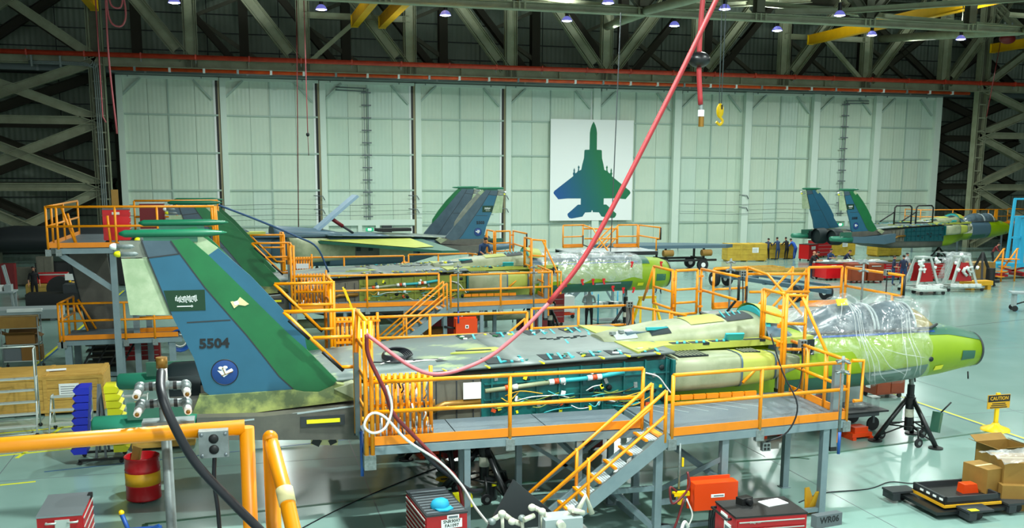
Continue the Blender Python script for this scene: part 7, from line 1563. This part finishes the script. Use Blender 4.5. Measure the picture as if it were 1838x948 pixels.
t = thing('step_stool', 'low step stool under the person leaning over the middle jet', 'stool', (9.8, 40.6, 1.9)); MB().b2((-.4, -.3, .25), (.4, .35, .3)).build('top', 'steel_paint', t)
for x in (-.35, .35):
    for y in (-.25, .3): MB().b2((x - .03, y - .03, 0), (x + .03, y + .03, .25)).build('leg', 'steel_paint', t)

# ================================================================== HOSES AND FOREGROUND RAIL
t = thing('air_hose', 'thick red air hose sweeping down from the roof to the near platform post', 'hose', (0, 0, 0))
pts = [(8.9, 16.2, 11.2), (7.93, 16.0, 9.38), (6.97, 16.0, 7.48), (5.78, 16.0, 5.28), (5.03, 16, 4.31), (4.49, 16.0, 3.8), (3.91, 16.0, 3.39), (3.19, 16.0, 3.18), (2.68, 16.05, 3.31), (1.97, 16.3, 3.85)]
MB().tube(bez(pts[:5], 6), .043, 10).build('hose', 'hose_red', t); MB().tube(bez(pts[4:], 6), .033, 10).build('lower_hose', 'hose_pink', t)
t = thing('drop_hose', 'red drop hose with black stop ball and brass coupling', 'hose', (0, 0, 0))
MB().tube(bez([(10.03, 20.4, 12.5), (9.8, 20.4, 10.2), (9.76, 20.4, 8.9), (9.83, 20.4, 7.97)], 6), .055, 10).build('hose', 'hose_red', t)
MB().ell((9.76, 20.4, 8.92), (.24, .24, .17), 16, 10).build('stop_ball', 'black_paint', t)
MB().cyl((9.845, 20.4, 7.8), .045, .18, 12).build('ferrule', 'galvanised', t); MB().cyl((9.85, 20.4, 7.72), .07, .14, 12).build('white_sleeve', 'white', t); MB().cyl((9.86, 20.4, 7.5), .06, .22, 12).build('brass_coupling', 'bronze', t)
t = thing('crane_hook', 'yellow crane hook block hanging on thin ropes', 'hook', (20.2, 40, 0))
for x in (-.12, .12): MB().tube([(x, 0, 15.4), (x * .4, 0, 9.4)], .02, 6).build('rope', 'mid_grey', t)
MB().ell((0, 0, 9.15), (.17, .12, .32), 12, 8).build('block', 'bright_yellow', t); MB().tube(bez([(0, 0, 8.9), (.14, 0, 8.72), (.02, 0, 8.56), (-.16, 0, 8.68)], 6), .06, 8).build('hook', 'bright_yellow', t); MB().box((.03, -.12, 9.3), (.06, .02, .2)).build('slot', 'black', t)
t = thing('hanging_hoses', 'looped pink hoses hanging at the left column', 'hose', (0, 60, 0))
MB().tube(bez([(-6.42, 0, 16.5), (-6.46, 0, 12.6), (-6.27, 0, 8.5)], 5), .05, 8).build('hose', 'hose_pink', t); MB().tube(bez([(-6.42, 0, 16.5), (-6.3, 0, 14.6), (-5.75, 0, 14.25), (-5.45, 0, 14.9), (-5.6, 0, 16.5)], 6), .05, 8).build('hose_loop', 'hose_pink', t); MB().tube(bez([(-6.3, 0, 16.5), (-6.2, 0, 15.4), (-5.8, 0, 15.2), (-5.6, 0, 15.5), (-5.5, 0, 16.5)], 6), .05, 8).build('hose_loop', 'hose_pink', t)
MB().tube([(-6.95, 0, 16.5), (-6.95, 0, 9.4), (-6.8, 0, 9.1)], .035, 8).build('hose', 'hose_pink', t)
t = thing('pendant_cord', 'long thin dark red pendant cord in front of the third door leaf', 'cord', (0, 60, 0)); MB().tube([(3.7, 0, 16.5), (3.4, 0, 2.9)], .03, 6).build('cord', 'hose_maroon', t)
t = thing('pendant_cord', 'shorter pendant cord with a small dark ball before the doors', 'cord', (0, 60, 0)); MB().tube([(4.1, 0, 16.5), (4.1, 0, 8.65)], .03, 6).build('cord', 'hose_pink', t); MB().ell((4.1, 0, 8.6), (.1, .1, .12)).build('ball', 'black', t); MB().tube([(4.1, 0, 8.6), (4.12, 0, 7.4)], .02, 6).build('tail', 'hose_maroon', t)
t = thing('pendant_cord', 'thin grey cord hanging in front of the banner', 'cord', (0, 40, 0)); MB().tube([(15.55, 0, 13), (15.3, 0, 2.6)], .022, 6).build('cord', 'mid_grey', t)
t = thing('pendant_cord', 'thin red cord below the red hoist trolley at the upper right', 'cord', (0, 60.5, 0)); MB().tube([(51.9, 0, 16), (51.2, 0, 10.5)], .025, 6).build('cord', 'red_dark', t)
tag(MB().tube(bez([(-0.6, 34.2, 5.4), (0.6, 34.5, 4.9), (1.9, 35, 4.3), (2.6, 35.2, 3.9), (3.0, 35.4, 3.0)], 6), .035, 8).build('blue_hose', 'cable_blue'), 'dark blue hose running from the high tail stand to the middle platform', 'hose')
tag(MB().tube(bez([(1.96, 16.2, 3.86), (1.99, 16.2, 3.49), (2.24, 16.15, 2.91), (2.37, 16.15, 2.52), (2.7, 16.2, 2.12), (3.17, 16.2, 1.59), (3.46, 16.2, 1.27), (3.56, 16.2, .8), (3.6, 16.2, 0.05)], 6), .035, 8).build('maroon_hose', 'hose_maroon'), 'dark red hose falling along the upright bars to the floor', 'hose')
tag(MB().tube(bez([(2.25, 16.0, 3.03), (2.33, 16.0, 2.65), (2.22, 16.0, 2.32), (2.01, 16.0, 2.24), (1.87, 16.0, 2.37), (1.99, 16.0, 2.57), (2.22, 16.02, 2.49), (2.59, 16.05, 2.06), (3.15, 16.1, 1.63), (3.52, 16.1, 1.2), (3.75, 16.1, .8), (4.0, 16.1, .45)], 6), .022, 8).build('white_hose', 'pvc_white'), 'white hose looped in front of the platform corner', 'hose')
tag(MB().tube(bez([(2.75, 16.2, 2.0), (3.0, 16.15, 1.66), (3.4, 16.15, 1.3), (3.7, 16.2, 1.05), (4.0, 16.6, .9)], 6), .04, 8).build('black_hose', 'cable_black'), 'black hose bundled with the white one under the platform', 'hose')
tag(MB().tube(bez([(0.6, 17.4, .012), (0.94, 17.94, .012), (2.06, 19.22, .012), (3.69, 20.73, .012), (4.6, 21.4, .012)], 5), .012, 6).build('power_cable', 'cable_black'), 'thin black cord lying across the pale floor to the far jack', 'cord')
tag(MB().tube(bez([(10.6, 16.9, .012), (11.4, 17.3, .012), (12.46, 17.3, .012), (13.2, 17.6, .012), (13.6, 17.4, .012), (14.2, 17.35, .012), (16.2, 17.3, .012)], 5), .012, 6).build('power_cable', 'cable_black'), 'thin dark cord wandering over the floor at the lower right', 'cord')
tag(MB().tube(bez([(6.2, 15.6, .02), (6.6, 15.9, .02), (7.1, 15.75, .02), (7.6, 16.2, .02), (7.2, 16.6, .02)], 5), .022, 6).build('floor_hose', 'cable_black'), 'black hose on the floor below the stairs', 'hose')

# the stand the camera is on
t = thing('viewing_stand', 'yellow railed stand in the foreground at the lower left', 'stand', (0, 0, 0))
tb(t, 'top_rail', [(-2.2, 2.8, 5.77), (-.63, 2.8, 5.785), (-.005, 2.8, 5.795)], .0215, 'orange', 16)
tb(t, 'corner_post', [(0.0, 2.8, 5.795), (0.0, 2.8, 4.55)], .0205, 'orange', 16)
tb(t, 'inner_post', [(.062, 2.76, 5.77), (.066, 2.76, 4.55)], .021, 'orange', 16)
tb(t, 'hand_rail', [(.062, 2.76, 5.765), (.095, 2.6, 5.64), (.16, 2.2, 5.3), (.3, 1.4, 4.7)], .0205, 'orange', 16)
MB().ell((.062, 2.76, 5.77), .0215, 14, 8).build('rail_elbow', 'orange', t)
MB().tube([(.0905, 2.625, 5.662), (.0965, 2.59, 5.632)], .0235, 14).build('tape_wrap', 'tape_cream', t)
MB().b2((-2.2, .9, 4.5), (.1, 2.85, 4.55)).build('deck', 'deck_plate', t)
for x in (-2.1, .05):
    for y in (1.0, 2.8): MB().b2((x - .05, y - .05, 0), (x + .05, y + .05, 4.5)).build('leg', 'steel_paint', t)
t = thing('outlet_box', 'grey double socket box on the foreground yellow rail', 'socket box', (-.088, 2.77, 5.765))
MB().box((0, 0, 0), (.078, .05, .074)).build('box', 'galvanised', t)
for z in (-.014, .016):
    q = MB().lathe((0, -.026, z), [(.0001, -.002), (.0125, -.002), (.0135, .002)], 16, 'y').build('socket', 'black', t)
for x in (-.031, .031):
    for z in (-.029, .029): MB().lathe((x, -.026, z), [(.0001, -.002), (.005, -.002), (.005, .001)], 8, 'y').build('screw', 'aluminium', t)
MB().tube(bez([(0, 0, -.037), (-.004, .0, -.12), (.004, 0, -.25), (.005, 0, -.7)], 5), .006, 8).build('cable', 'cable_black', t)
t = thing('air_manifold', 'grey air manifold post with four white tipped outlets behind the rail', 'manifold', (-.222, 2.9, 0))
MB().tube([(.008, 0, 4.55), (0, 0, 5.9)], .0145, 12).build('pipe', 'galvanised', t); MB().b2((-.06, -.03, 5.795), (.08, .03, 5.805)).build('bracket', 'galvanised', t)
for z in (5.905, 5.855):
    MB().ell((0, 0, z), (.022, .022, .018), 12, 8).build('cross', 'galvanised', t)
    for s in (-1, 1):
        tb(t, 'arm', [(0, 0, z), (s * .058, 0, z - .003)], .012, 'galvanised', 10); MB().ell((s * .06, 0, z - .003), (.0165, .0165, .0165), 12, 8).build('elbow', 'galvanised', t); MB().cyl((s * .032 - .005, 0, z - .002), .0135, .01, 8, 'x').build('black_ring', 'black', t)
        tb(t, 'nozzle', [(s * .06, 0, z - .003), (s * .064, -.035, z - .01)], .0135, 'galvanised', 10); tb(t, 'nozzle_tip', [(s * .064, -.035, z - .01), (s * .067, -.06, z - .016)], .0105, 'pvc_white', 10)
        MB().lathe((s * .067, -.0615, z - .0162), [(.0001, -.0012), (.006, -.0012), (.006, 0)], 8, 'y').build('nozzle_bore', 'bronze', t)
MB().tube([(0, 0, 5.9), (0, 0, 5.96)], .014, 10).build('stub', 'pvc_white', t); MB().tube([(0, 0, 5.955), (0, 0, 5.985)], .016, 10).build('brass_cap', 'bronze', t)
tag(MB().tube(bez([(-.222, 2.86, 5.95), (-.215, 2.74, 5.92), (-.19, 2.7, 5.85), (-.135, 2.7, 5.73), (-.04, 2.7, 5.605), (.03, 2.7, 5.52), (.12, 2.7, 5.4), (.3, 2.75, 5.1)], 8), .0125, 12).build('black_hose', 'cable_black'), 'black hose drooping in front of the yellow foreground rail', 'hose')
